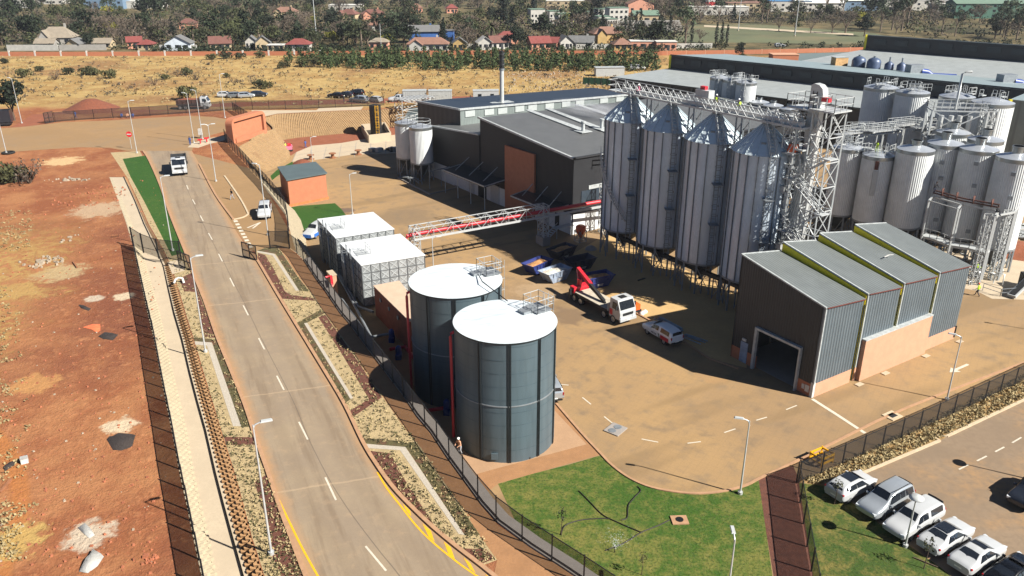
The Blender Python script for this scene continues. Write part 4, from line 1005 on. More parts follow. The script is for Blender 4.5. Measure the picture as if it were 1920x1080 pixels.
for k in range(5): m.box(p+Vector((rnd.uniform(-.8, .8), rnd.uniform(-.4, .4), .5)), (.9, .7, .8), rnd.random()*3, .6)
m.build('tarpaulin', 'orange_plastic', t); m = MB(); m.beam((p.x, p.y, 0), p, .2); m.beam(p+DU*1+Vector((0, 0, -p.z)), p+DU*1, .2); m.build('support', 'steel_grey', t)
# ------------------------------------------------------------------ white fermentation tanks
m_, t_, b_ = newmat('tank_white')
tc_ = t_.new('ShaderNodeTexCoord'); sx_ = t_.new('ShaderNodeSeparateXYZ'); t_.link(tc_.outputs['Object'], sx_.inputs[0])
an_ = t_.math('ARCTAN2', sx_.outputs[1], sx_.outputs[0]); wv_ = t_.math('SINE', t_.math('MULTIPLY', an_, 54.0))
n_ = t_.noise(tc_.outputs['Object'], .6, 4); c_ = t_.mix(t_.ramp(n_, .3, .7), col('#c6c9c9'), col('#b6babb')); c_ = t_.mix(t_.math('MULTIPLY', t_.ramp(wv_, .4, 1), .2), c_, col('#9a9c99'))
t_.link(c_, b_.inputs['Base Color']); b_.inputs['Roughness'].default_value = .5
bn_ = t_.new('ShaderNodeBump'); bn_.inputs['Strength'].default_value = .5; bn_.inputs['Distance'].default_value = .06; t_.link(wv_, bn_.inputs['Height']); t_.link(bn_.outputs[0], b_.inputs['Normal'])
mat('tank_band', '#8e9293', .3, .8, var=.05)
mat('tank_cap', '#b5bac0', .4, .6, var=.06)
def white_tank(label, c, r, zb, zt, neck=0., cone=True, skirt=True, clutter=0, hatch=None, group='white process tanks'):
    t = thing('process_tank', label, 'tank', (c[0], c[1], 0), group); c = Vector((c[0], c[1], 0))
    o = MB(); o.smooth = True; o.cyl(c, r, zb, zt-.5, 40, caps=False)
    sh = MB(); sh.smooth = True; sh.cyl(c, r, zb, zt-.45, 48, caps=False); so = sh.build('shell', 'tank_white', t)
    # keep the rib pattern centred on the tank axis
    m = MB(); m.smooth = True; m.lathe((c.x, c.y, 0), [(r+.02, zt-.5), (r+.02, zt)], 40); m.build('band', 'tank_band', t)
    m = MB(); m.smooth = True; m.lathe((c.x, c.y, zt), [(r+.02, 0), (r*.5, r*.14), (.35, r*.25), (0, r*.25)], 40); m.build('roof', 'tank_cap', t)
    if neck: m = MB(); m.smooth = True; m.cyl(c, r*.27, zt+.1, zt+neck, 20); m.cyl(c, r*.31, zt+neck-.2, zt+neck, 20); m.build('neck', 'tank_band', t)
    if zb > .5:
        m = MB(); m.smooth = True; m.lathe((c.x, c.y, zb), [(r, 0), (.4, -min(zb-.6, r*1.2)), (0, -min(zb-.6, r*1.2))], 32); m.build('cone', 'hopper_dark', t)
        m = MB(); m.cyl(c, r+.03, zb-.25, zb, 36, caps=False)
        for k in range(8):
            a_ = 2*math.pi*k/8; p = c+Vector((math.cos(a_), math.sin(a_), 0))*(r-.1); q = c+Vector((math.cos(a_+.785), math.sin(a_+.785), 0))*(r-.1)
            m.beam(p, p+Vector((0, 0, zb)), .2); m.beam(p+Vector((0, 0, .3)), q+Vector((0, 0, zb-.4)), .07)
        m.build('leg_frame', 'steel_grey', t)
    if clutter:
        for k in range(clutter):
            m = MB()
            a_ = rnd.uniform(0, 6.28); p = c+Vector((math.cos(a_), math.sin(a_), 0))*rnd.uniform(.2, .8)*r+Vector((0, 0, zt+r*.15)); w = rnd.uniform(.6, 1.5)
            q = p+Vector((math.cos(a_+1.3), math.sin(a_+1.3), 0))*w; railing(m, [p, q], 1.1, .7, .05)
            if k % 3 == 0: m.box(p+Vector((0, 0, .25)), (w, .8, .12), a_)
            m.build('guard_rail', 'steel_white', t)
    for hz, ha in (hatch or []):
        a_ = rad(ha); p = c+Vector((math.cos(a_), math.sin(a_), 0))*(r+.04); m = MB(); m.box((p.x, p.y, hz), (.16, .55, .5), a_); m.build('hatch', 'steel_grey', t)
    return t
white_tank('white tank under the cluttered walkways, leftmost of the front three on steel legs', (49.2, 116.4), 2.2, 4, 13.8, clutter=14)
white_tank('white tank with a rusty plate and pale strip down its side on steel legs', (52.1, 112.9), 2.15, 4, 13.5, clutter=9)
c = Vector((52.1, 112.9, 0)); o = Vector((-.42, -.91, 0))
white_tank('tall clean white tank with conical lid and neck right beside the shed roof', (56.0, 110.5), 2.45, 4, 14.9, neck=1.2)
t = thing('tank_plate', 'rusty plate with pale cable tray fixed to the middle white tank', 'plate', c+o*2.2+Vector((0, 0, 9)))
p = t.location; MB().box((p.x, p.y, 12.4), (.16, .5, 1.2), math.atan2(o.y, o.x)).build('plate', 'rust', t); MB().box((p.x, p.y, 9.8), (.1, .6, 3.6), math.atan2(o.y, o.x)).build('tray', 'steel_white', t)
HS = [(11.5, -125), (9.5, -120)]
white_tank('white ribbed tank behind the right pipe frame, leftmost of those with small hatches', (60.5, 111.5), 2.35, 3.4, 15.5, neck=1.5, hatch=[(13.2, -118), (11, -110), (5, -100)])
white_tank('white ribbed tank with small hatches in the middle behind the right pipe frame', (63.1, 107.6), 2.4, 3.4, 15.6, neck=1.4, hatch=[(14, -120), (11, -112), (4.6, -100)])
white_tank('white ribbed tank with small hatches nearest the right picture edge', (65.6, 103.2), 2.4, 3.4, 15.5, neck=1.4, hatch=[(13.7, -120), (10.6, -112), (4.4, -105)])
for px, lab in (((1805, 250), 'white tank whose lid and neck rise behind the hatched middle tank'), ((1868, 264), 'white tank whose lid and neck rise behind the rightmost hatched tank')):
    p = G(*px, 16.2); white_tank(lab, (p.x+.3, p.y+3.0), 2.3, 3.4, 15.8, neck=1.4)
for px, r, cl, lab in (((1653, 163), 2.75, 7, 'big pale tank at the left of the back row behind the cluttered walkways'), ((1712, 172), 2.6, 12, 'big pale tank half hidden behind the white lattice frame'), ((1795, 180), 2.6, 9, 'big pale tank just right of the white lattice frame'), ((1862, 191), 2.95, 6, 'broad white ribbed tank beside the grey green building at the right')):
    p = G(*px, 19); white_tank(lab, (p.x, p.y), r, .4, 19, clutter=cl)
for px, lab in (((1350, 145), 'tall white tank with ladder, leftmost of three beyond the dark roof'), ((1374, 149), 'middle of the three tall white tanks beyond the dark roof'), ((1400, 154), 'rightmost of the three tall white tanks beyond the dark roof')):
    p = G(*px, 16); T_ = white_tank(lab, (p.x, p.y), 2.0, .4, 16, clutter=7, group='tall white tanks beyond the roof')
    m = MB(); o = Vector((-p.x, -p.y, 0)).normalized()+Vector((-.25, 0, 0)); o.normalize(); ladder(m, (p.x+o.x*2.2, p.y+o.y*2.2), 11.5, 17.2, o, .7, True, .09); m.build('ladder', 'steel_white', T_)
for px, lab in (((1424, 191), 'short white tank with lid cap next to the three tall ones beyond the roof'), ((1450, 197), 'middle short white tank beyond the dark roof edge'), ((1480, 204), 'short white tank beyond the dark roof closest to the elevator head')):
    p = G(*px, 12.5); white_tank(lab, (p.x, p.y), 1.9, .4, 12.5, neck=.9, hatch=[(11.2, -115)], group='short white tanks beyond the roof')
# lattice frame between the back tanks
fa = rad(-10); fc = G(1735, 186, 18.6)+Vector((1, -8.0, 0))
t = thing('lattice_frame', 'white lattice steel frame with a tall vent pipe in front of the back tanks', 'frame', (fc.x, fc.y, 0))
lattice(MB(), rect(fc, 7.6, 3.0, fa), 6, 18.4, 3, .26).build('frame', 'steel_white', t)
u_ = Vector((math.cos(fa), math.sin(fa), 0)); lattice(MB(), rect(fc+u_*4.6, 1.5, 1.8, fa), 6, 18.4, 6, .22).build('end_tower', 'steel_white', t)
p = fc-u_*.3; MB().tube([Vector((p.x, p.y, 18.4)), Vector((p.x, p.y, 23.6)), Vector((p.x+.5, p.y, 23.9)), Vector((p.x+1.3, p.y, 23.9))], .17, 8).build('vent_pipe', 'lamp_head', t)
m = MB(); R_ = [Vector((q.x, q.y, 18.5)) for q in rect(fc, 7.6, 3.0, fa)]; railing(m, R_+[R_[0]], 1.1, 1.1, .05); m.build('railing', 'steel_white', t)
m = MB()
for k in (-2, -.6, .6, 2): q = fc+u_*k; m.cyl(q, .35, 0, 17.5, 10)
for q in rect(fc, 7.6, 3.0, fa): m.beam((q.x, q.y, 0), (q.x, q.y, 6), .26)
m.build('riser', 'galv', t)
# cluttered walkway deck between the front and back tanks
t = thing('walkway_deck', 'crowded white walkways with railings and pipes over the tanks right of the elevator tower', 'walkway', G(1650, 240, 14)*1)
c0 = Vector((56, 124, 0)); m = MB(); m2 = MB(); m3 = MB()
for i in range(7):
    p = c0+Vector((-7+2.6*i, 1.8*math.sin(i*2.1)+1.0*i-3, 14.6+.2*(i % 3)))
    q = p+Vector((rnd.uniform(3, 5.5), rnd.uniform(-.6, 2.2), 0)); d = (q-p); a_ = math.atan2(d.y, d.x); nn = Vector((-d.y, d.x, 0)).normalized()*.6
    m.box((p+q)/2, (d.length, 1.2, .12), a_); railing(m2, [p+nn, q+nn], 1.1, .9, .055); railing(m2, [p-nn, q-nn], 1.1, .9, .055)
    for r_ in range(2): k = p.lerp(q, rnd.random()); m3.beam((k.x, k.y, .2), (k.x, k.y, 14.5), .16)
    m3.tube([p+Vector((0, 0, -.5)), q+Vector((0, 0, -.5))], .16, 8)
    if i % 2: m3.cyl(p.lerp(q, .5), .45, p.z+.1, p.z+1.0, 12)
m.build('deck', 'galv', t); m2.build('railing', 'steel_white', t); m3.build('pipework', 'steel_white', t)
# pipe frame at the right
t = thing('steel_portal', 'tall white steel portal frame with lower walkway in front of the hatched tanks', 'frame', G(1740, 520))
zt_ = 9.4
B1 = [G(1713, 428, 4.0), None, None]
pa = G(1742, 376, zt_); pb = G(1796, 392, zt_); pc = G(1866, 405, zt_); pd = G(1905, 397, zt_); pe = G(1749, 369, zt_+.0); pf = G(1812, 384, zt_)
nd = Vector((.6, .8, 0))
m = MB()
for p in (pa, pb, pc):
    q = p+nd*2.4; m.beam((p.x, p.y, 0), p, .22); m.beam((q.x, q.y, 0), q, .2); m.beam(p, q, .2)
m.beam(pa+nd*2.4, pb+nd*2.4, .18); m.beam(pb+nd*2.4, pc+nd*2.4, .18); m.beam(pa, pb, .1)
q = pc+Vector((3.4, 1.6, 0)); m.beam(pc, q, .2); m.beam((q.x, q.y, 0), q, .22); q2 = q+nd*1.6; m.beam((q2.x, q2.y, 0), q2, .26); m.beam(q, q2, .2)
m.build('portal', 'steel_white', t)
m = MB(); lattice(m, [(pc.x-.9, pc.y+.1), (pc.x, pc.y), (pc.x+.1, pc.y+.9), (pc.x-.8, pc.y+1)], 0, zt_, 7, .09); lattice(m, [(q.x-.9, q.y+.1), (q.x, q.y), (q.x+.1, q.y+.9), (q.x-.8, q.y+1)], 0, zt_, 7, .12); m.build('lattice_leg', 'steel_white', t)
m = MB(); z2 = 4.4; P = [pa+nd*.9, pa.lerp(pb, .5)+nd*1.3, pb+nd*.9, pb.lerp(pc, .5)+nd*1.4, pc+nd*1.0]; P = [Vector((p.x, p.y, z2)) for p in P]
m.flat(P, 1.5); m.strip(P, 1.5, .25, -.3); railing(m, [p-nd*.7 for p in P], 1.1, 1.0, .06); m.build('walkway', 'steel_white', t)
m = MB(); P = [p+nd*2.5+Vector((0, 0, .5)) for p in (pa, pb, pc)]
for k in (0, .35): m.tube([p+Vector((0, 0, k)) for p in P], .1, 6)
for f in (.3, .8): p = P[0].lerp(P[1], f); m.tube([p, p+Vector((0, 0, .9)), p+nd*-.5+Vector((0, 0, .9)), p+nd*-.5], .12, 6)
for f in (.3, .8): p = P[1].lerp(P[2], f); m.tube([p, p+Vector((0, 0, .9)), p+nd*-.5+Vector((0, 0, .9)), p+nd*-.5], .12, 6)
m.build('rusty_pipe', 'rust', t)
t = thing('pipework', 'tangle of small steel pipes and valves under the hatched tanks', 'pipes', G(1790, 500))
m = MB()
for k in range(46):
    p = G(rnd.uniform(1720, 1880), rnd.uniform(455, 545)); L_ = rnd.uniform(1, 3.2); a_ = rnd.choice((rad(33), rad(123))); z = rnd.choice((.5, 1.0, 1.6, 2.2)); d = Vector((math.cos(a_), math.sin(a_), 0))
    P0_ = p-Vector((0, 0, 0))
    m.tube([Vector((p.x, p.y, 0)), Vector((p.x, p.y, z)), Vector((p.x, p.y, z))+d*L_, Vector((p.x+d.x*L_, p.y+d.y*L_, 0))], rnd.choice((.06, .08, .12)), 6)
m.build('pipe', 'galv', t)
for k in range(12): p = G(rnd.uniform(1735, 1870), rnd.uniform(470, 540)); MB().box((p.x, p.y, .5), (rnd.uniform(.4, 1), .5, 1.0), rnd.random()*3, .8).build('valve_block', 'steel_grey', t)
# ------------------------------------------------------------------ factory buildings
ribmat('wall_charcoal', '#222326', 125, .3, .6, 0, .25, spec=.3)
ribmat('wall_charcoal_side', '#26272a', 35, .3, .55, 0, .25)
ribmat('wall_greygreen', '#6c7573', 35, .35, .55, 0, .3)
ribmat('roof_grey', '#565757', 125, .42, .5, .05, .3, rib_dark=.7)
ribmat('roof_dark', '#20252b', 125, .5, .4, .1, .15)
ribmat('roof_light', '#8e9393', 47, .8, .5, .1, .1, rib_dark=.93)
ribmat('roof_bluegrey', '#7c898b', 47, .8, .5, .1, .1, rib_dark=.93)
ribmat('wall_black', '#18191c', 45, .4, .6, 0, .2)
mat('trim_pale', '#9da1a1', .5, .1)
mat('wall_white', '#bdbfbf', .7, var=.06)
ua = rad(35); U = Vector((math.cos(ua), math.sin(ua), 0)); Wd = Vector((math.sin(ua), -math.cos(ua), 0)); BC = Vector((9.17, 117.29, 0))
def wallpt(t_, z): return BC-Wd*t_+Vector((0, 0, z))      # on the end wall, t_ metres back from its front corner
TL = Vector((-5.5, 138.5, 13.9)); FR = Vector((9.17, 117.29, 11.9)); RF = G(1507, 227, 11.6); RB = G(1305, 175, 13.2); RM = G(1197, 188, 13.5)
t = thing('factory_hall', 'large dark brewhouse hall with grey ribbed roof and orange brick panel behind the silos', 'factory', BC)
cl = [TL, FR, RF, RB, RM]
MB().prism([p-Vector((0, 0, .15)) for p in cl], 0).build('wall', 'wall_charcoal', t)
n_ = (FR-TL).cross(RF-TL).normalized()
def roofpt(px, py, dz=.0):
    d = ray(px, py); o = Vector((0, 0, CH)); k = (TL-o).dot(n_)/d.dot(n_); return o+d*k+Vector((0, 0, dz))
m = MB(); cc = sum(cl, Vector())/5; m.prism([p+(p-cc).normalized()*.25 for p in cl], [p+(p-cc).normalized()*.25-Vector((0, 0, .14)) for p in cl]); m.build('roof', 'roof_grey', t)
m = MB(); e_ = [p+(p-cc).normalized()*.28+Vector((0, 0, .05)) for p in cl]
for a, b in ((0, 1), (2, 3)): m.beam(e_[a], e_[b], .35, .3)
m.build('verge_flashing', 'trim_pale', t)
m = MB(); m.beam(e_[1], e_[2], .3, .25); m.build('gutter', 'wall_charcoal_side', t)
for q in (((985, 207), (993, 206), (1097, 243), (1085, 245)), ((1021, 204), (1029, 203), (1150, 248), (1140, 251)), ((1078, 197), (1084, 196), (1175, 224), (1165, 227))):
    MB().prism([roofpt(*p, .12) for p in q], [roofpt(*p, .02) for p in q]).build('skylight', 'trim_pale', t)
for q in ((1093, 247), (1128, 242)):
    p = roofpt(*q); m = MB(); m.cyl(p, .28, p.z, p.z+1.5, 10); m.cyl(p, .4, p.z+1.5, p.z+1.75, 10); m.box(p+Vector((0, 0, .1)), (2.2, 2.2, .12), ua); m.build('roof_vent', 'trim_pale', t)
# brick panel, canopies, doors on the end wall
def wallbox(mb, t0, t1, z0, z1, out, base=0.0):
    a, b = wallpt(t0, 0), wallpt(t1, 0); o = -U
    f = [a+o*out, b+o*out, b+o*base, a+o*base]; f = [Vector((p.x, p.y, z1)) for p in f]; return mb.prism(f, z0)
wallbox(MB(), 9.4, 17.6, 0, 10.7, .35).build('brick_panel', 'brick', t)
wallbox(MB(), 10.2, 16.8, .0, 9.9, .25, .34) if False else None
wallbox(MB(), 17.6, 43, 0, 3.0, .12).build('white_plinth', 'wall_white', t)
wallbox(MB(), .1, 9.3, 0, 3.2, .12).build('white_plinth', 'wall_white', t)
def canopy(t0, t1, z, out, ex_):
    mb = MB(); a, b = wallpt(t0, z+.5), wallpt(t1, z+.5); o = -U*out
    q = [a, a+o+Vector((0, 0, -.5)), b+o+Vector((0, 0, -.5)), b]; mb.prism(q, [p-Vector((0, 0, .22)) for p in q]); ob = mb.build('canopy', 'roof_dark', t)
    m = MB(); m.beam(q[1], q[2], .12, .2); m.beam(q[0], q[1], .1, .18); m.beam(q[2], q[3], .1, .18)
    n = 3
    for k in range(n): f = (k+.5)/n; p = q[1].lerp(q[2], f); w = q[0].lerp(q[3], f); m.beam(p.lerp(w, .3)+Vector((0, 0, .1)), w+Vector((0, 0, 1.7)), .08)
    m.build('canopy_frame', 'trim_pale', ob)
canopy(1.0, 11.5, 4.0, 3.4, 0); canopy(18.0, 31.5, 4.2, 4.2, 0)
for t0, t1, z1, mt in ((19.6, 22.2, 3.1, 'steel_white'), (23.6, 26.2, 3.2, 'dark_inside'), (27.6, 29.3, 3.0, 'steel_white'), (3.0, 4.0, 2.6, 'dark_inside'), (5.6, 7.0, 2.6, 'steel_grey')):
    wallbox(MB(), t0, t1, 0, z1, .2).build('door', mt, t)
m = MB()
for tt in (18.4, 22.8, 27.0, 31.3): p = wallpt(tt, 0)-U*3.9; m.beam(p, p+Vector((0, 0, 4.1)), .14)
m.build('canopy_post', 'trim_pale', t)
a, b = BC+U*1.6, BC+U*13.5
f = [Vector((p.x, p.y, 6.6)) for p in (a+Wd*.1, b+Wd*.1, b, a)]; MB().prism(f, 3.3).build('side_door', mat('door_slate', '#27323c', .5), t); 
f = [Vector((p.x, p.y, 3.2)) for p in (BC+Wd*.12+U*.1, BC+U*16+Wd*.12, BC+U*16, BC+U*.1)]; MB().prism(f, 0).build('white_plinth', 'wall_white', t)
f = [Vector((p.x, p.y, 7.3)) for p in (BC+U*3+Wd*.14, BC+U*14+Wd*.14, BC+U*14, BC+U*3)]; MB().prism(f, 6.7).build('lintel', 'trim_pale', t)
# low wing
L1, L2 = wallpt(25.9, 10.9), wallpt(42.9, 9.7)
cl = [L2, L1, L1+U*13, L2+U*13]; t = thing('factory_wing', 'lower dark wing of the brewhouse with flat grey roof behind the milk white tanks', 'factory', (L2.x, L2.y, 0))
MB().prism([p-Vector((0, 0, .12)) for p in cl], 0).build('wall', 'wall_charcoal', t); cc = sum(cl, Vector())/4
MB().prism([p+(p-cc).normalized()*.1 for p in cl], [p-Vector((0, 0, .1)) for p in cl]).build('roof', 'roof_grey', t)
MB().beam(cl[0]-U*.1+Vector((0, 0, .08)), cl[1]-U*.1+Vector((0, 0, .08)), .3, .25).build('verge_flashing', 'trim_pale', t)
# boiler house with chimney
cl = [G(783, 190, 12.0), G(863, 205, 13.0), G(1198, 176, 11.9), G(1095, 165, 11.5)]
cl[3] = cl[0]+(cl[2]-cl[1])*1.03
t = thing('boiler_house', 'flat dark roofed boiler house with pale louvred strip behind the brewhouse hall', 'factory', (cl[1].x, cl[1].y, 0)); cc = sum(cl, Vector())/4
MB().prism([p-Vector((0, 0, .1)) for p in cl], 0).build('wall', 'wall_greygreen', t)
a, b = cl[0], cl[1]; o = Vector((b.y-a.y, a.x-b.x, 0)).normalized()
if o.dot(a-cc) < 0: o = -o
MB().prism([a+o*.06-Vector((0, 0, .1)), b+o*.06-Vector((0, 0, .1)), b-Vector((0, 0, .1)), a-Vector((0, 0, .1))], 0).build('end_cladding', 'wall_black', t)
MB().prism([p+(p-cc).normalized()*.2 for p in cl], [p+(p-cc).normalized()*.2-Vector((0, 0, .1)) for p in cl]).build('roof', 'roof_dark', t)
m = MB(); e_ = [p+(p-cc).normalized()*.22 for p in cl]
m.beam(e_[0], e_[1], .3, .35); m.beam(e_[1], e_[2], .3, .35); m.build('verge_flashing', 'trim_pale', t)
fd = (cl[2]-cl[1]); fL = fd.length; fd.normalize()
for px, py in ((881, 213), (917, 210), (942, 208), (974, 204), (998, 202), (1030, 199), (1061, 195), (1087, 193), (1132, 188), (1162, 185)):
    q = OP(px, py, cl[1], (fd.x, fd.y)); o2 = Vector((fd.y, -fd.x, 0)); MB().box(q+o2*.06, (2.1, .14, 1.1), math.atan2(fd.y, fd.x)).build('louvre', 'louvre', t)
p = G(941, 193, 12.3); ch = thing('chimney_flue', 'tall slim white chimney with black spiral top on the dark boiler house roof', 'chimney', p)
MB().cyl(p, .42, p.z, p.z+6.6, 16).build('lower_flue', 'lamp_head', ch); m = MB(); m.cyl(p, .46, p.z+6.6, p.z+10, 16); m.build('upper_flue', 'flue_black', ch)
m = MB(); m.tube([p+Vector((.52*math.cos(k*.7), .52*math.sin(k*.7), 6.6+k*.11)) for k in range(31)], .09, 5); m.build('spiral_strake', mat('flue_strake', '#2b2d30', .5), ch)
m = MB(); m.box(p+Vector((0, 0, .12)), (4.5, 2.2, .1), ua); m.build('base_flashing', 'trim_pale', ch); m = MB(); m.cyl(p, .56, p.z+6.4, p.z+6.7, 16); m.build('collar', 'steel_grey', ch)
# white pipe rack beside the boiler house
p = G(760, 222, 0); t = thing('pipe_rack', 'white steel pipe rack with plank roof between the block wall and the boiler house', 'frame', G(752, 243))
q0 = G(742, 246); lattice(MB(), rect(q0+U*5+Vector((0, 4, 0)), 9, 4, ua), 0, 6.8, 3, .16, True).build('frame', 'steel_white', t)
m = MB()
for k in range(9): d = q0+U*5+Vector((0, 4, 6.95)); m.box(d+U*(-4+k), (.5, 5.0, .08), ua)
m.build('deck_plank', 'steel_white', t)
# ------------------------------------------------------------------ milk white tanks on legs, black tank in its bund
white_tank('white tank on legs in front of the low dark wing, nearer of the pair', G(787, 322)*1 if False else (-17.0, 149.6), 2.15, 3.6, 10.2, group='white tanks by the brewhouse wing')
white_tank('white tank on legs half hidden behind its nearer twin at the low dark wing', (-20.2, 153.6), 2.15, 3.6, 10.2, group='white tanks by the brewhouse wing')
for c in ((-17.0, 149.6), (-20.2, 153.6)):
    pass
t = thing('tank_railing', 'thin white guard rails on the two white tanks beside the dark wing', 'railing', (-18.5, 151.5, 10.4)); m = MB()
for c in ((-17.0, 149.6), (-20.2, 153.6)): P = arc_pts(c, 1.9, 0, 6.28, 10, 10.3); railing(m, P, 1.1, 1.2, .06)
m.build('rail', 'steel_white', t)
t = thing('pipework', 'low pipes and pumps on the kerbed slab under the white tanks by the wing', 'pipes', G(780, 330)); m = MB()
for k in range(16):
    p = G(rnd.uniform(748, 800), rnd.uniform(318, 350)); m.tube([Vector((p.x, p.y, 0)), Vector((p.x, p.y, rnd.uniform(.6, 1.6))), Vector((p.x+rnd.uniform(-1.5, 1.5), p.y+rnd.uniform(-1, 1), .8))], .09, 6)
m.build('pipe', 'steel_grey', t); m = MB(); P = [G(*q) for q in ((746, 334), (806, 365), (860, 352), (806, 320))]; m.strip(P+[P[0]], .25, .2); m.build('kerb', 'concrete_grey', t)
t = thing('pipe_portal', 'grey pipe portal standing over the paving in front of the canopy', 'frame', G(806, 352)); m = MB(); a, b = G(806, 354), G(870, 338)
for f in (0, .33, .66, 1): p = a.lerp(b, f); m.beam(p, p+Vector((0, 0, 3.2)), .12)
m.beam(a+Vector((0, 0, 3.2)), b+Vector((0, 0, 3.2)), .18); m.build('frame', 'steel_grey', t)
Q = [G(679, 247), G(692, 268), G(733, 263), G(722, 243)]; t = thing('tank_bund', 'pale concrete bund wall box holding the black tank', 'bund', Q[1]); m = MB()
for i in range(4): a, b = Q[i], Q[(i+1) % 4]; m.beam(a+Vector((0, 0, .9)), b+Vector((0, 0, .9)), .3, 1.8)
m.build('wall', 'concrete', t); MB().sheet([q+Vector((0, 0, .3)) for q in Q]).build('floor', 'flue_black', t)
c = sum(Q, Vector())/4; t = thing('black_tank', 'black upright tank with yellow ladder standing in the concrete bund', 'tank', c)
m = MB(); m.smooth = True; m.cyl(c, 1.35, .3, 7.2, 28); m.lathe((c.x, c.y, 7.2), [(1.4, 0), (.6, .2), (0, .25)], 28); m.build('shell', mat('black_tank', '#1d1a17', .6), t)
mat('ladder_yellow', '#c79410', .5); o = Vector((.35, -.94, 0)); m = MB(); ladder(m, (c.x+o.x*1.5, c.y+o.y*1.5), .3, 7.4, o, .7, True, .06); m.build('ladder', 'ladder_yellow', t)
# ------------------------------------------------------------------ four bay shed
sa = rad(32.7); su = Vector((math.cos(sa), math.sin(sa), 0)); sv = Vector((-su.y, su.x, 0)); P0 = Vector((29.11, 68.21, 0)); DEP = 10.5
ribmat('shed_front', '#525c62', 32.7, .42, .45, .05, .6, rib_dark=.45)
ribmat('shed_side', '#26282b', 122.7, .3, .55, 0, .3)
ribmat('shed_roof', '#626767', 32.7, .42, .5, .1, .3, rib_dark=.72)
mat('gutter_red', '#5a2a24', .6)
t = thing('shed', 'grey metal shed with four stepped roof bays, yellow fascias and a peach brick base', 'shed', P0)
bays = [(0, 5.85, 9.5, 9.05, 11.55, 10.75), (6.3, 11.75, 9.45, 8.95, 11.65, 10.8), (12.2, 17.95, 9.25, 8.8, 11.55, 10.7), (18.4, 24.3, 9.1, 8.65, 11.45, 10.6)]
sp_ = lambda a, d, z: P0+su*a+sv*d+Vector((0, 0, z))
for i, (a0, a1, f0, f1, b0, b1) in enumerate(bays):
    fr = [sp_(a0, 0, 1.5 if i in (0, 3) else 4.6)]
    z0 = 1.48
    top = [sp_(a0, 0, f0), sp_(a1, 0, f1), sp_(a1, DEP, b1), sp_(a0, DEP, b0)]
    # cladding: front sheet, roof slab
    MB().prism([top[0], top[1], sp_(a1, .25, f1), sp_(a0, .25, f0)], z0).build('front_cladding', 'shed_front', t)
    m = MB(); m.prism([p+Vector((0, 0, .12)) for p in (sp_(a0-.05, -.12, f0), sp_(a1+.05, -.12, f1), sp_(a1+.05, DEP, b1), sp_(a0-.05, DEP, b0))], [sp_(a0-.05, -.12, f0), sp_(a1+.05, -.12, f1), sp_(a1+.05, DEP, b1), sp_(a0-.05, DEP, b0)]); m.build('roof', 'shed_roof', t)
    m = MB(); m.beam(sp_(a0-.06, -.12, f0+.1), sp_(a0-.06, DEP, b0+.1), .15, .14); m.beam(sp_(a0, DEP, b0+.1), sp_(a1, DEP, b1+.1), .15, .14); m.box(sp_(a0+.04, -.02, (f0+z0)/2), (.14, .14, f0-z0-.1), sa); m.build('corner_flashing', 'trim_pale', t)
    m = MB(); m.beam(sp_(a0+.1, -.16, f0+.06), sp_(a1, -.16, f1+.06), .07, .07); m.build('gutter', 'gutter_red', t)
    if i:
        m = MB(); pa_, pb_ = sp_(a0-.02, 0, f0), sp_(a0-.02, DEP, b0); pz = bays[i-1]
        m.prism([sp_(a0-.14, .05, f0-.02), sp_(a0-.02, .05, f0-.02), sp_(a0-.02, DEP, b0-.02), sp_(a0-.14, DEP, b0-.02)], [sp_(a0-.14, .05, f0-1.15), sp_(a0-.02, .05, f0-1.15), sp_(a0-.02, DEP, b0-1.15), sp_(a0-.14, DEP, b0-1.15)]); m.build('fascia', 'yellow_paint', t)
        g0 = bays[i-1][1]
        m = MB(); m.prism([sp_(g0, .5, f0-.9), sp_(a0, .5, f0-.9), sp_(a0, DEP, b0-.9), sp_(g0, DEP, b0-.9)], [sp_(g0, .5, f0-1.1), sp_(a0, .5, f0-1.1), sp_(a0, DEP, b0-1.1), sp_(g0, DEP, b0-1.1)]); m.build('valley_gutter', 'flue_black', t)
        g1 = bays[i-1]; MB().prism([sp_(g0-.12, .3, g1[3]), sp_(g0-.01, .3, g1[3]), sp_(g0-.01, DEP, g1[5]), sp_(g0-.12, DEP, g1[5])], [sp_(g0-.12, .3, g1[3]-1.4), sp_(g0-.01, .3, g1[3]-1.4), sp_(g0-.01, DEP, g1[5]-1.4), sp_(g0-.12, DEP, g1[5]-1.4)]).build('valley_upstand', 'flue_black', t)
        MB().prism([sp_(g0, .2, f0-.5), sp_(a0, .2, f0-.5), sp_(a0, .24, f0-.5), sp_(g0, .24, f0-.5)], 0).build('recess_panel', 'yellow_paint', t)
a0, a1, f0, f1, b0, b1 = bays[0]
# side wall with a doorway (opening d 2.0-7.1, z 0-4.6), butted pieces
def sidebox(d0, d1, z0, z1a, z1b, m_, nm, out=.0):
    q = [sp_(-out, d0, z1a), sp_(.2, d0, z1a), sp_(.2, d1, z1b), sp_(-out, d1, z1b)]; return MB().prism(q, z0).build(nm, m_, t)
zr = lambda d: f0+(b0-f0)*d/DEP
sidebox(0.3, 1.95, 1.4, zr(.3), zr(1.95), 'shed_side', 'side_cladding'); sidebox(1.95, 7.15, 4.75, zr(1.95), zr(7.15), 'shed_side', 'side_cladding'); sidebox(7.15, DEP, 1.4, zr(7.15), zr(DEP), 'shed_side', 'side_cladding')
sidebox(.3, 1.95, 0, 1.39, 1.39, 'brick', 'plinth'); sidebox(7.15, DEP, 0, 1.39, 1.39, 'brick', 'plinth')
for q in ((1.78, 1.94, 0, 4.74), (7.16, 7.45, 0, 4.74)): sidebox(q[0], q[1], q[2], q[3], q[3], 'trim_pale', 'door_frame', .35)
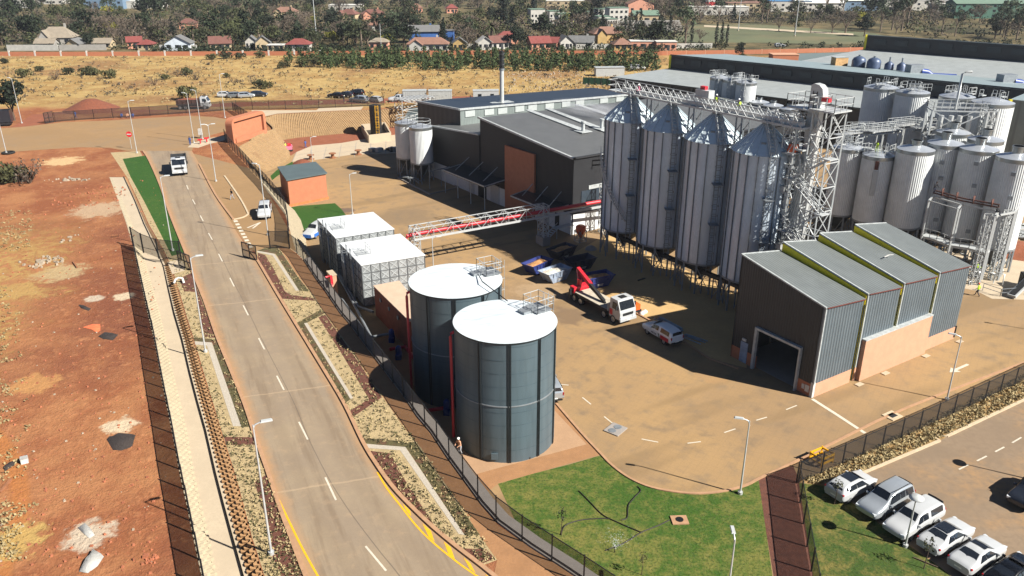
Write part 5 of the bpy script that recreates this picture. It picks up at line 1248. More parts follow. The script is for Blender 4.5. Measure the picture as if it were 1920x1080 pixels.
sidebox(1.95, 7.15, 4.5, 4.74, 4.74, 'trim_pale', 'door_frame', .35)
sidebox(8.3, 9.25, .05, 2.35, 2.35, mat('door_blue', '#7d8ba0', .5), 'door', .06); sidebox(8.6, 9.1, 2.5, 2.75, 2.75, 'sign_white', 'lamp', .12)
sidebox(.95, 1.25, .55, 1.05, 1.05, 'sign_white', 'notice', .05); sidebox(.4, .85, .4, 1.1, 1.1, 'sign_white', 'notice', .05)
MB().prism([sp_(-.02, -.04, 1.6), sp_(.3, -.04, 1.6), sp_(.3, .28, 1.6), sp_(-.02, .28, 1.6)], 0).build('corner_post', 'sign_white', t)
MB().prism([sp_(.32, -.05, 1.48), sp_(5.75, -.05, 1.48), sp_(5.75, .3, 1.48), sp_(.32, .3, 1.48)], 0).build('plinth', 'brick_pale', t)
MB().prism([sp_(6.3, -.05, 1.48), sp_(6.74, -.05, 1.48), sp_(6.74, .3, 1.48), sp_(6.3, .3, 1.48)], 0).build('plinth', 'brick_pale', t)
MB().prism([sp_(6.75, -.45, 4.5), sp_(18.1, -.45, 4.5), sp_(18.1, .3, 4.5), sp_(6.75, .3, 4.5)], 0).build('brick_panel', 'brick_pale', t)
MB().prism([sp_(6.7, -.5, 4.62), sp_(18.15, -.5, 4.62), sp_(18.15, .3, 4.62), sp_(6.7, .3, 4.62)], 4.5).build('coping', 'trim_pale', t)
MB().prism([sp_(18.11, -.05, 1.48), sp_(24.3, -.05, 1.48), sp_(24.3, .3, 1.48), sp_(18.11, .3, 1.48)], 0).build('plinth', 'brick_pale', t)
m = MB()
for a in (5.9, 18.1, 24.2): m.beam(sp_(a, -.1, .2), sp_(a, -.1, 8.5 if a < 10 else 1.6), .1)
m.build('downpipe', 'tank_rib', t)
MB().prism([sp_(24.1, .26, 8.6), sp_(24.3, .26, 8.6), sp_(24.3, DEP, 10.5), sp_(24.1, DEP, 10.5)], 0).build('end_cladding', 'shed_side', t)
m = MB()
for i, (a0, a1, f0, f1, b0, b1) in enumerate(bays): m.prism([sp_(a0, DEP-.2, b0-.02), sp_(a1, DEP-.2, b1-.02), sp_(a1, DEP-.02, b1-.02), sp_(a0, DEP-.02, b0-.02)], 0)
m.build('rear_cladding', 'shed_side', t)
MB().prism([sp_(.3, .4, .03), sp_(24, .4, .03), sp_(24, DEP-.3, .03), sp_(.3, DEP-.3, .03)], 0.01).build('floor', 'concrete_grey', t)
m = MB(); p = sp_(15.2, 4.2, 10.35); m.box(p, (.9, .12, .04), .7); m.box(p+su*.7, (.7, .12, .04), .2); m.build('roof_sheet_scrap', 'sign_white', t)
m = MB()
for a in (6.2, 10.5, 17.6, 24.0): q = sp_(a, -.9, .05); m.box(q, (.9, .5, .06), sa)
m.build('splash_slab', 'concrete', t)
# ------------------------------------------------------------------ long sawtooth warehouses
def warehouse(label, quad, mroof, mwall, trim=True, z0=0):
    t = thing('warehouse', label, 'warehouse', (quad[0].x, quad[0].y, 0), 'long sawtooth warehouses'); cc = sum(quad, Vector())/4
    MB().prism([p-Vector((0, 0, .2)) for p in quad], z0).build('wall', mwall, t)
    MB().prism([p+(p-cc).normalized()*.4 for p in quad], [p+(p-cc).normalized()*.4-Vector((0, 0, .18)) for p in quad]).build('roof', mroof, t)
    return t
qd = Vector((.716, -.698, 0))           # direction of the long eaves
def along(p, L_): return p+qd*L_
a = G(1147, 145, 9); b = G(1255, 128.5, 10.2)
w1 = warehouse('nearest long grey roofed warehouse with dark end wall behind the white tanks', [a, along(a, 92), along(b, 105), b], 'roof_light', 'wall_black')
m = MB()
for k in range(9): p = a+qd*(k*6.3)-Vector((qd.y, -qd.x, 0))*-.28; m.beam((p.x, p.y, 0), (p.x, p.y, 8.7), .3)
m.build('wall_column', 'flue_black', w1)
MB().beam(a+Vector((0, 0, .02))-qd*.3+Vector((-.3, -.3, 0)), along(a, 92)+Vector((-.3, -.3, .02)), .3, .35).build('gutter', 'tank_rib', w1)
a2 = b+Vector((.3, .3, 3.6)); b2 = G(1440, 111, 11.2); L2 = (b2-a2)
nrm = Vector((-qd.y, qd.x, 0)); dd = L2.dot(nrm); b2 = a2+nrm*dd; b2.z = 11.6
w2 = warehouse('second warehouse ridge with blue grey roof and dark louvred clerestory', [a2, along(a2, 140), along(b2, 140), b2], 'roof_bluegrey', 'wall_black')
for k in range(14):
    p = a2+qd*(3+k*5.2)-nrm*.16; MB().box((p.x, p.y, a2.z-1.6), (3.0, .2, 1.3), math.atan2(qd.y, qd.x)).build('louvre', 'tank_rib', w2)
MB().beam(a2-nrm*.3+Vector((0, 0, .05)), along(a2, 140)-nrm*.3+Vector((0, 0, .05)), .3, .3).build('gutter', 'tank_rib', w2)
a3 = G(1478, 119, 11.2); b3 = G(1621, 93, 13.6)
w3 = warehouse('third warehouse with broad pale grey roof carrying water tanks', [a3, along(a3, 150), along(b3, 160), b3], 'roof_light', 'wall_black')
a4 = b3+nrm*.3+Vector((0, 0, 4.2)); b4 = a4+nrm*28; b4.z = 14.5
w4 = warehouse('farthest warehouse ridge with dark clerestory and pale roof edge', [a4, along(a4, 170), along(b4, 170), b4], 'roof_light', 'wall_black')
for k in range(16):
    p = a4+qd*(4+k*6)-nrm*.16; MB().box((p.x, p.y, a4.z-1.8), (3.6, .2, 1.4), math.atan2(qd.y, qd.x)).build('louvre', 'tank_rib', w4)
p = a4-nrm*.05-qd*.2; MB().beam((p.x, p.y, 8), (p.x, p.y, a4.z), .5).build('corner_post', 'yellow_paint', w4)
p = a2-nrm*.1-qd*.2; MB().beam((p.x, p.y, 8), (p.x, p.y, a2.z), .5).build('corner_post', 'yellow_paint', w2)
# grey green block at the right edge
q = [G(1896, 186, 15), G(1990, 196, 15), G(1990, 170, 15), G(1905, 165, 15)]; q[2] = q[1]+nrm*14; q[3] = q[0]+nrm*14
t = thing('factory_block', 'grey green clad block with yellow corner at the right picture edge', 'factory', (q[0].x, q[0].y, 0)); MB().prism([p-Vector((0, 0, .1)) for p in q], 0).build('wall', 'wall_greygreen', t)
cc = sum(q, Vector())/4; MB().prism([p+(p-cc).normalized()*.2 for p in q], [p+(p-cc).normalized()*.2-Vector((0, 0, .1)) for p in q]).build('roof', 'roof_bluegrey', t); MB().beam((q[0].x-.2, q[0].y-.2, 0), (q[0].x-.2, q[0].y-.2, 15), .5).build('corner_post', 'yellow_paint', t)
# tanks and ducts on the third roof
mat('tank_slate', '#3f4d66', .45, .2)
for px, py, r, kind, lab in ((1608, 131, 1.75, 0, 'leftmost'), (1636, 134, 1.75, 0, 'second from left'), (1665, 136, 1.15, 1, 'third from left'), (1688, 138, 1.15, 1, 'rightmost')):
    p = G(px, py, 11.2); t = thing('roof_tank', '%s of the four dark blue tanks on the pale warehouse roof' % lab, 'tank', p)
    m = MB(); m.smooth = True; m.lathe((p.x, p.y, p.z-1), [(r, 0), (r, 3.5-kind*.4)] + ([(r*.8, 4.1), (r*.35, 4.5), (0, 4.6)] if not kind else [(r*.05, 4.0), (0, 4.0)]), 20); m.build('shell', 'tank_slate', t)
    m = MB(); m.cyl(p, r*.2, p.z+2.8, p.z+3.9, 10); m.build('filler_cap', 'steel_grey', t); MB().box((p.x, p.y, p.z-1.1), (r*2.1, r*2.1, .5)).build('base_frame', 'flue_black', t)
for px, py, lab in ((1572, 128, 'tan box unit on the edge of the pale warehouse roof'), (1712, 143, 'grey box unit with blue duct on the pale warehouse roof'), (1884, 163, 'grey box unit with blue duct above the rightmost tanks')):
    p = G(px, py, 11.2); t = thing('roof_unit', lab, 'roof unit', p); big = px > 1600
    MB().box(p+Vector((0, 0, 1.2)), (3.6, 2.4, 3.4), rad(10)).build('casing', 'steel_grey' if big else mat('box_tan', '#ae8a5d', .8), t)
    if big: MB().tube([p+Vector((1.5, -.4, 1.2)), p+Vector((3.2, -.4, 1.0)), p+Vector((4.5, -.6, .3)), p+Vector((10, -1.5, .2))], [.9, .8, .6, .55], 10).build('duct', 'pump_blue', t)
    else: MB().box(p+Vector((0, 0, 2.95)), (3.8, 2.6, .1), rad(10)).build('lid', 'trim_pale', t)
p = G(1468, 116, 4.4); t = thing('brick_shed', 'small orange brick building half hidden behind the second warehouse ridge', 'building', p); m = MB(); m.box(p+Vector((0, 0, 1.3)), (9, 5, 2.6)); m.build('wall', 'brick', t); MB().box(p+Vector((0, 0, 2.7)), (9.3, 5.3, .2)).build('roof', 'brick_pale', t)
# ------------------------------------------------------------------ pipe bridge with the red pipe
zb_ = 4.6; p0 = G(772, 447, zb_); p1 = G(1014, 404, zb_); p1b = G(1140, 378, 4.6); d_ = (p1-p0).normalized(); nn = Vector((-d_.y, d_.x, 0))
t = thing('pipe_bridge', 'white steel lattice pipe bridge carrying a red pipe across the yard', 'pipe bridge', (p0.x, p0.y, 0))
m = MB(); Lb = (p1-p0).length; nb = 14
for s_ in (-.8, .8):
    m.beam(p0+nn*s_, p1+nn*s_, .2, .26); m.beam(p0+nn*s_+Vector((0, 0, 1.55)), p1+nn*s_+Vector((0, 0, 1.55)), .1)
    for k in range(nb):
        a = p0.lerp(p1, k/nb)+nn*s_; b = p0.lerp(p1, (k+1)/nb)+nn*s_; h_ = Vector((0, 0, 1.55))
        if k % 2 == 0: m.beam(a, a+h_, .08); m.beam(a+h_, b, .06)
        else: m.beam(a, b+h_, .06)
    m.beam(p1+nn*s_, p1+nn*s_+Vector((0, 0, 1.55)), .14)
for k in range(nb+1): a = p0.lerp(p1, k/nb); m.beam(a-nn*.8, a+nn*.8, .1); m.beam(a-nn*.8+Vector((0, 0, 1.55)), a+nn*.8+Vector((0, 0, 1.55)), .06)
m.build('truss', 'steel_white', t)
m = MB(); p1c = p1+d_*17; m.beam(p1-nn*.8, p1c-nn*.8, .26, .3); m.beam(p1+nn*.8, p1c+nn*.8, .26, .3); m.build('extension_beam', 'steel_white', t)
m = MB(); a = p0+Vector((0, 0, .55)); m.tube([Vector((a.x-.6, a.y, .3)), a+d_*-.9+Vector((0, 0, -.6)), a+d_*-.6+Vector((0, 0, -.1)), a+d_*.2, p1c+Vector((0, 0, .55))], .27, 10); m.build('red_pipe', 'pipe_red', t)
for f, lab in ((0, 0), (1, 1)):
    q = p0.lerp(p1, f); m = lattice(MB(), [(q-nn*.8-d_*.25).to_2d(), (q-nn*.8+d_*.25).to_2d(), (q+nn*.8+d_*.25).to_2d(), (q+nn*.8-d_*.25).to_2d()] if False else [(q-nn*.8)[:2], (q-nn*.8+d_*.9)[:2], (q+nn*.8+d_*.9)[:2], (q+nn*.8)[:2]], .6, zb_+1.55, 5, .1); m.build('support_tower', 'steel_white', t)
    m = MB(); m.box((q.x+d_.x*.45, q.y+d_.y*.45, .75), (1.3, 2.0, 1.3), math.atan2(d_.y, d_.x)); m.build('footing', 'concrete_grey', t)
q = p1+d_*11; m = lattice(MB(), [(q-nn*.8)[:2], (q-nn*.8+d_*.9)[:2], (q+nn*.8+d_*.9)[:2], (q+nn*.8)[:2]], 0, zb_+3.0, 5, .11); m.build('support_tower', 'steel_white', t)
m = MB(); railing(m, [q+nn*.8+Vector((0, 0, zb_+1.6)), q+nn*.8+d_*6+Vector((0, 0, zb_+1.6))], 1.4, 3, .12); m.build('upper_rack', 'steel_white', t)
t = thing('scaffold', 'rusty brown scaffold frame standing by the white door of the hall', 'scaffold', G(1082, 432)); lattice(MB(), rect(G(1082, 432), 2.4, 1.6, ua), 0, 5.0, 3, .14).build('frame', 'rust', t)
m = MB()
for z in (1.8, 3.4, 5.0): c = G(1082, 432); m.box((c.x, c.y, z), (2.4, 1.6, .1), ua)
m.build('board', mat('scaffold_board', '#7a4a2c', .9), t)
t = thing('hopper', 'orange hopper bin in the shade beside the pipe bridge support', 'hopper', G(1088, 452)); p = t.location
m = MB(); m.lathe((p.x, p.y, 0), [(.2, .6), (.75, 1.6), (.75, 2.3), (.5, 2.5), (0, 2.5)], 14); m.build('bin', 'orange_plastic', t); lattice(MB(), rect(p, 1.3, 1.3, ua), 0, 1.7, 1, .1).build('stand', 'steel_grey', t)
t = thing('stair_unit', 'pale steel stair and tables in the shade below the canopy', 'stair', G(1040, 455)); a = G(1015, 455); m = MB()
for k in range(8): m.box(a+U*(k*.35)+Vector((0, 0, .2+.22*k)), (.3, 1.1, .06), ua)
for s_ in (-.55, .55):
    e_ = Vector((-U.y, U.x, 0))*s_; m.beam(a+e_, a+e_+U*2.6+Vector((0, 0, 1.8)), .1); m.beam(a+e_+Vector((0, 0, 1)), a+e_+U*2.6+Vector((0, 0, 2.8)), .06)
m.box(a+U*4.2+Vector((0, 0, 1.8)), (3, 1.2, .1), ua); m.build('flight', 'steel_white', t); m = MB()
for k in (2.9, 5.5): m.beam(a+U*k, a+U*k+Vector((0, 0, 1.8)), .1)
m.build('post', 'steel_white', t)
# ------------------------------------------------------------------ vehicles (built facing +x, then turned)
for n, c in (('car_white', '#a6a8a9'), ('car_silver', '#a3a9ae'), ('car_white_shade', '#d3d6d8'), ('car_black', '#0e0f11'), ('car_blue', '#1d5fb4'), ('car_dark', '#20242c'), ('car_grey', '#5d6266')): mat(n, c, .22, .05 if n != 'car_silver' else .5, var=.02, spec=.6)  # brightest white is the white paint lightened for the pickup in shade
glassmat('glass'); mat('tyre', '#141414', .85, var=.1); mat('rim', '#a9acae', .35, .7); mat('lamp_clear', '#c9ced2', .15, .2); mat('lamp_red', '#8f1018', .3); mat('trim_black', '#18181a', .6)
mat('plate_white', '#d8d8cf', .6)
PROF = {
 'sedan': ([(-2.35, .42, .78, .88, .76, .68), (-2.15, .3, .9, 1.02, .9, .76), (-1.62, .22, .95, 1.08, .93, .76), (-.8, .2, .96, 1.4, .93, .6), (.15, .2, .95, 1.42, .93, .6), (1.0, .2, .92, 1.0, .93, .76), (1.9, .22, .86, .92, .92, .76), (2.25, .28, .72, .8, .86, .7), (2.38, .4, .62, .68, .7, .58)], 2, 3, 4, 5, 1.38),
 'hatch': ([(-2.15, .45, .85, .95, .82, .7), (-2.05, .3, .98, 1.12, .9, .74), (-1.75, .25, 1.0, 1.42, .92, .62), (-1.2, .22, 1.0, 1.52, .92, .62), (.25, .22, .98, 1.52, .92, .62), (1.0, .22, .95, 1.05, .92, .76), (1.8, .24, .88, .95, .9, .76), (2.1, .3, .75, .82, .85, .7), (2.2, .42, .65, .7, .7, .58)], 1, 3, 4, 5, 1.33),
 'suv': ([(-2.42, .5, 1.0, 1.15, .86, .76), (-2.36, .34, 1.1, 1.3, .92, .76), (-2.2, .3, 1.1, 1.78, .94, .7), (-1.7, .28, 1.1, 1.86, .94, .7), (.35, .28, 1.08, 1.86, .94, .68), (1.05, .28, 1.05, 1.14, .94, .78), (2.0, .3, 1.0, 1.07, .93, .78), (2.35, .36, .8, .9, .88, .72), (2.44, .46, .7, .75, .76, .64)], 1, 3, 4, 5, 1.42),
 'canopy': ([(-2.6, .6, 1.0, 1.15, .86, .76), (-2.55, .5, 1.08, 1.3, .9, .74), (-2.42, .45, 1.1, 1.78, .91, .7), (-.55, .4, 1.1, 1.8, .92, .68), (.45, .35, 1.08, 1.76, .92, .66), (1.15, .32, 1.05, 1.13, .92, .78), (2.1, .34, 1.0, 1.06, .91, .78), (2.45, .4, .8, .9, .87, .72), (2.55, .5, .68, .75, .76, .64)], 1, 3, 4, 5, 1.5)}
def loft_rings(mb, rings, cap=True, closed=False):
    n = len(rings[0]); vs = [p for r in rings for p in r]; fs = []
    for i in range(len(rings)-1):
        for k in range(n if closed else n-1): fs.append((i*n+k, i*n+(k+1) % n, (i+1)*n+(k+1) % n, (i+1)*n+k))
    mb.add(vs, fs)
    if cap: mb.add(vs, [tuple(range(n-1, -1, -1)), tuple((len(rings)-1)*n+k for k in range(n))], False)
def wheel(t, x, y, r, w=.24, simple=False):
    m = MB(); n = 16; s_ = 1 if y > 0 else -1; vs = []
    for yy in (y-w/2, y+w/2):
        for i in range(n): a = 2*math.pi*i/n; vs.append((x+r*math.cos(a), yy, r+r*math.sin(a)))
    m.add(vs, [(i, n+i, n+(i+1) % n, (i+1) % n) for i in range(n)], True); m.add(vs, [tuple(range(n)), tuple(range(2*n-1, n-1, -1))])
    o = m.build('wheel', 'tyre', t)
    if not simple:
        m = MB(); yy = y+s_*(w/2+.012); vs = [(x, yy+s_*.02, r)]+[(x+r*.66*math.cos(2*math.pi*i/n), yy, r+r*.66*math.sin(2*math.pi*i/n)) for i in range(n)]
        m.add(vs, [((0, i+1, (i+1) % n+1) if s_ < 0 else (0, (i+1) % n+1, i+1)) for i in range(n)]); m.build('rim', 'rim', o)
def lerp(a, b, f): return (a[0]+(b[0]-a[0])*f, a[1]+(b[1]-a[1])*f, a[2]+(b[2]-a[2])*f)
def car(kind, paint, label, cat, P, rz, group=None, simple=False, roof=None, panel=None, rack=False, name='parked_car'):
    st, i0, i1, i2, i3, wb_ = PROF[kind]; t = thing(name, label, cat, (0, 0, 0), group); rings = []
    for x, zb, zl, zt, w, wt in st:
        wbm = w*.88; c = .035
        h = [(wbm, zb), (w, zb+.12), (w, zb+.3), (w*1.0, zl-.1), (w*.97, zl), (wt*1.02, zt-.02), (wt*.9, zt+.025), (wt*.5, zt+c)]
        rings.append([(x*1.015, -a*1.035, b) for a, b in h]+[(x*1.015, 0, zt+c+.02)]+[(x*1.015, a*1.035, b) for a, b in reversed(h)])
    m = MB(); m.smooth = True; loft_rings(m, rings); b = m.build('body', paint, t)
    for p_ in b.data.polygons: p_.use_smooth = True
    sd = b.modifiers.new('round', 'SUBSURF'); sd.levels = 2; sd.render_levels = 2
    S = lambda i, s_: ((st[i][0], s_*st[i][4]*.975, st[i][2]), (st[i][0], s_*st[i][5], st[i][3]))
    def pane(nm, q, off):
        c = [sum(p[k] for p in q)/len(q) for k in range(3)]; q = [tuple(c[k]+(p[k]-c[k])*.9+off[k] for k in range(3)) for p in q]; h1, h2 = lerp(q[0], q[1], .5), lerp(q[3], q[2], .5); h1 = (h1[0], h1[1], h1[2]+.035); h2 = (h2[0], h2[1], h2[2]+.035); MB().add([q[0], h1, h2, q[3], q[1], q[2]], [(0, 1, 2, 3), (1, 4, 5, 2)], True).build(nm, 'glass', t)
    # windscreen and rear window
    a, d = st[i2], st[i3]; pane('windscreen', [(d[0]-.06, -d[5]*.98, d[3]+.01), (d[0]-.06, d[5]*.98, d[3]+.01), (a[0]+.04, a[5]*.97, a[3]+.02), (a[0]+.04, -a[5]*.97, a[3]+.02)], (.05, 0, .055))
    j0, j1 = (i0, i0+1); a, d = st[j0], st[j1]
    pane('rear_window', [(a[0]+.05, a[5]*.97, a[3]+.01), (a[0]+.05, -a[5]*.97, a[3]+.01), (d[0]-.03, -d[5]*.97, d[3]-.03), (d[0]-.03, d[5]*.97, d[3]-.03)], (-.03, 0, .04) if kind == 'sedan' else (-.09, 0, -.02))
    for s_ in (1, -1):
        segs = [(i0+1, i1), (i1, i2), (i2, i3)] if kind != 'sedan' else [(i0, i1), (i1, i2), (i2, i3)]
        lo = lambda i, f=.1: lerp(*S(i, s_), f); hi = lambda i, f=.86: lerp(*S(i, s_), f)
        xs = []
        A0 = segs[0][0]; lowA = lerp(*S(A0, s_), .12); lowD = lerp(S(i3, s_)[0], S(i2, s_)[0], .12)
        def atx(x, f):
            for i in range(len(st)-1):
                if st[i][0] <= x <= st[i+1][0]:
                    g = (x-st[i][0])/(st[i+1][0]-st[i][0]); return lerp(lerp(*S(i, s_), f), lerp(*S(i+1, s_), f), g)
        xa = st[i0+1][0]+.05 if kind != 'sedan' else st[i0][0]+.35; xd = st[i3][0]-.2; xm = st[i1][0]*.25+st[i2][0]*.75-.35
        xt0 = st[i1][0]+.0 if kind == 'sedan' else xa+.1; xt1 = st[i2][0]-.02
        parts = [((xa, xt0), (xm-.04, xm-.04)), ((xm+.04, xm+.04), (xd, xt1))]
        if kind == 'canopy': parts = [((-2.2, -2.15), (-.75, -.75)), ((-.4, -.35), (.18, .18)), ((.26, .26), (xd, xt1))]
        if kind == 'suv': parts = [((xa, xa+.1), (-1.2, -1.2)), ((-1.1, -1.1), (xm-.04, xm-.04)), ((xm+.04, xm+.04), (xd, xt1))]
        for (bl, tl), (br, tr) in parts:
            q = [atx(bl, .14), atx(br, .14), atx(tr, .84), atx(tl, .84)]; q = [(p[0], p[1]+s_*(.05 if j_ < 2 else .062), p[2]+.02) for j_, p in enumerate(q)]
            if s_ > 0: q = [q[1], q[0], q[3], q[2]]
            MB().add(q, [(0, 1, 2, 3)], False).build('side_window', 'glass', t)
    wr = .36 if kind in ('suv', 'canopy') else .33; w = st[3][4]
    xf = wb_*.98; xr = -wb_*.98
    for x in (xf, xr):
        for s_ in (1, -1):
            m = MB(); n = 14; m.add([(x+(wr+.07)*math.cos(math.pi*i/n), s_*(w+.004), wr+(wr+.07)*math.sin(math.pi*i/n)) for i in range(n+1)]+[(x-(wr+.07), s_*(w+.004), .24), (x+(wr+.07), s_*(w+.004), .24)], [tuple(range(n+3)) if s_ < 0 else tuple(range(n+2, -1, -1))]); m.build('wheel_arch', 'trim_black', t)
            wheel(t, x, s_*(w-.09), wr, .22, simple)
    if not simple:
        f = st[-2]; r_ = st[0]
        for s_ in (1, -1):
            MB().box((f[0]+.0, s_*f[4]*.78, f[2]+.0), (.22, .34, .14), s_*-.35).build('headlight', 'lamp_clear', t)
            MB().box((st[1][0]-.03, s_*st[1][4]*.82, st[1][2]-.02), (.12, .3, .13 if kind in ('sedan', 'hatch') else .3), s_*.25).build('tail_light', 'lamp_red', t)
            MB().box((st[i3][0]-.25, s_*(w+.1), st[i3][2]+.08), (.14, .2, .13)).build('mirror', paint, t)
        MB().box((st[-1][0]-.02, 0, .58), (.08, 1.0, .2)).build('grille', 'trim_black', t)
        MB().box((st[0][0]-.01, 0, .62), (.06, .5, .12)).build('number_plate', 'plate_white', t)
        MB().box((st[0][0]+.04, 0, .42), (.16, 1.5, .14)).build('rear_bumper', 'trim_black' if kind in ('suv', 'canopy') else paint, t)
    if roof:
        a, d = roof; z = max(st[i1][3], st[i2][3])+.055; MB().box(((a+d)/2, 0, z), (d-a, 1.0, .02)).build('sunroof', 'glass', t)
    if rack:
        for s_ in (1, -1): m = MB(); m.tube([(-1.9, s_*.62, 1.92), (.1, s_*.62, 1.92)], .03, 6); m.build('roof_rail', 'trim_black', t)
    if panel: panel(t)
    place(t, P, rz); return t
def hd(pa, pb, fn=G): a, b = fn(*pa), fn(*pb); return math.atan2(b.y-a.y, b.x-a.x)
def ctr(pa, pb, fn=G): return fn(*pa).lerp(fn(*pb), .5)
A_ = hd((1588, 944), (1632, 921)); nrm2 = Vector((-math.sin(A_), math.cos(A_), 0))
def bay(rear, front, w=.93):            # near-side wheel contacts -> centre of the car
    return ctr(rear, front)+nrm2*(w-.08)
car('hatch', 'car_white', 'white crossover parked at the top of the car park row beside the rocky bed', 'car', bay((1588, 944), (1632, 921)), A_, roof=(-.85, .2), group='cars parked along the lawn')
car('suv', 'car_silver', 'silver four wheel drive with roof rails parked nose to the lawn', 'car', bay((1696, 950), (1653, 976)), A_+math.pi, rack=True, group='cars parked along the lawn')
car('canopy', 'car_white', 'white double cab pickup with canopy parked nose to the lawn', 'pickup', bay((1750, 989), (1707, 1011)), A_+math.pi, name='pickup_truck', group='cars parked along the lawn')
car('sedan', 'car_white', 'white sedan with large dark glass roof parked beside the white pickup', 'car', bay((1770, 1039), (1812, 1019)), A_, roof=(-.75, .25), group='cars parked along the lawn')
car('sedan', 'car_white', 'white sedan with small dark sunroof at the lower end of the row', 'car', bay((1829, 1076), (1872, 1055)), A_, roof=(-.15, .25), group='cars parked along the lawn')
car('sedan', 'car_black', 'black car with red tail lights at the bottom edge of the car park', 'car', bay((1895, 1112), (1938, 1090)), A_, group='cars parked along the lawn')
car('suv', 'car_dark', 'dark pickup facing the car park at the right picture edge', 'car', G(1932, 935), A_+math.pi+.05)
def ute_panel(t):
    for s_ in (1, -1):
        y = s_*1.0
        MB().add([(-2.3, y, .55), (-.9, y, .55), (-.9, y, .98), (-2.3, y, 1.0)], [(0, 1, 2, 3) if s_ < 0 else (3, 2, 1, 0)]).build('red_panel', 'pipe_red', t)
        m = MB(); m.add([(-.88, y, .55), (-.7, y, .55), (-.45, y, 1.0), (-.63, y, 1.0)], [(0, 1, 2, 3) if s_ < 0 else (3, 2, 1, 0)]); m.build('green_stripe', mat('stripe_green', '#2f5a3a', .5) if 'stripe_green' not in M else 'stripe_green', t)
        m = MB()
        for k, (x, w) in enumerate(((-.2, .16), (.05, .14), (.3, .2), (.55, .12))): m.add([(x, y, .66), (x+w, y, .66), (x+w, y, .8), (x, y, .8)], [(0, 1, 2, 3) if s_ < 0 else (3, 2, 1, 0)])
        m.build('lettering', 'trim_black', t)
car('canopy', 'car_white_shade', 'white pickup with canopy and red side panel parked in shade before the silos', 'pickup', ctr((1253, 650), (1216, 627))+Vector((.5, .75, 0)), hd((1253, 650), (1216, 627)), panel=ute_panel, name='pickup_truck')
car('canopy', 'car_silver', 'silver pickup mostly hidden behind the nearer blue tank', 'pickup', G(1027, 733), hd((1040, 755), (1010, 700)), name='pickup_truck')
car('canopy', 'car_white', 'white pickup waiting in the shade of the gate lane beside the brick hut fence', 'pickup', GR(497, 404), hd((499, 396), (496, 415), GR), name='pickup_truck')
def jeep_panel(t):
    for s_ in (1, -1): MB().add([(-2.2, s_*1.0, .4), (1.9, s_*1.0, .4), (1.9, s_*1.0, .9), (-2.2, s_*1.0, .9)], [(0, 1, 2, 3) if s_ < 0 else (3, 2, 1, 0)]).build('blue_panel', 'car_blue', t)
    MB().box((2.47, 0, .62), (.08, 1.5, .5)).build('front_panel', 'car_blue', t)
car('suv', 'car_white', 'blue and white off roader parked behind the farther panel tank', 'car', G(592, 441), hd((600, 437), (588, 444)), panel=jeep_panel)
for i, (px, py, paint, kind, rz, lab) in enumerate(((424, 182, 'car_white', 'hatch', 1.2, 'white hatchback, leftmost of four cars in the dry grass'), (443, 183, 'car_grey', 'hatch', 1.3, 'grey hatchback beside the white one in the dry grass'), (462, 183, 'car_silver', 'hatch', 1.4, 'silver hatchback, third of four cars in the dry grass'), (486, 181, 'car_dark', 'hatch', 1.2, 'dark car standing apart right of the silver hatchback'),
    (631, 183, 'car_black', 'sedan', 2.8, 'black sedan, leftmost of the three dark cars by the fence'), (647, 182, 'car_dark', 'hatch', 2.9, 'dark hatchback squeezed between two black cars'), (666, 180, 'car_black', 'suv', 2.9, 'black sport utility car, rightmost of the three dark cars'), (673, 192, 'car_silver', 'canopy', 2.7, 'silver pickup just behind the far mesh fence'), (702, 191, 'car_white', 'hatch', 2.6, 'small white car just behind the far mesh fence'), (747, 190, 'car_white', 'canopy', 3.3, 'white canopy pickup parked before the white containers'), (783, 189, 'car_grey', 'hatch', 3.0, 'grey car half hidden at the foot of the container'))):
    car(kind, paint, lab, 'car', GR(px, py), rz-1.1 if i < 4 else rz, group='cars parked beyond the plaza', simple=False)
car('canopy', 'car_white', 'white pickup standing alone at the end of the green thicket', 'pickup', G(1195, 131, 4.43), .1, simple=True, name='pickup_truck')
car('hatch', 'car_white', 'white van by the far fence under the sports field', 'car', G(1462, 88, 4.43), .1, simple=True)
car('suv', 'car_silver', 'pale car parked below the far houses at the brick boundary wall', 'car', G(1172, 92, 4.43), .1, simple=True)
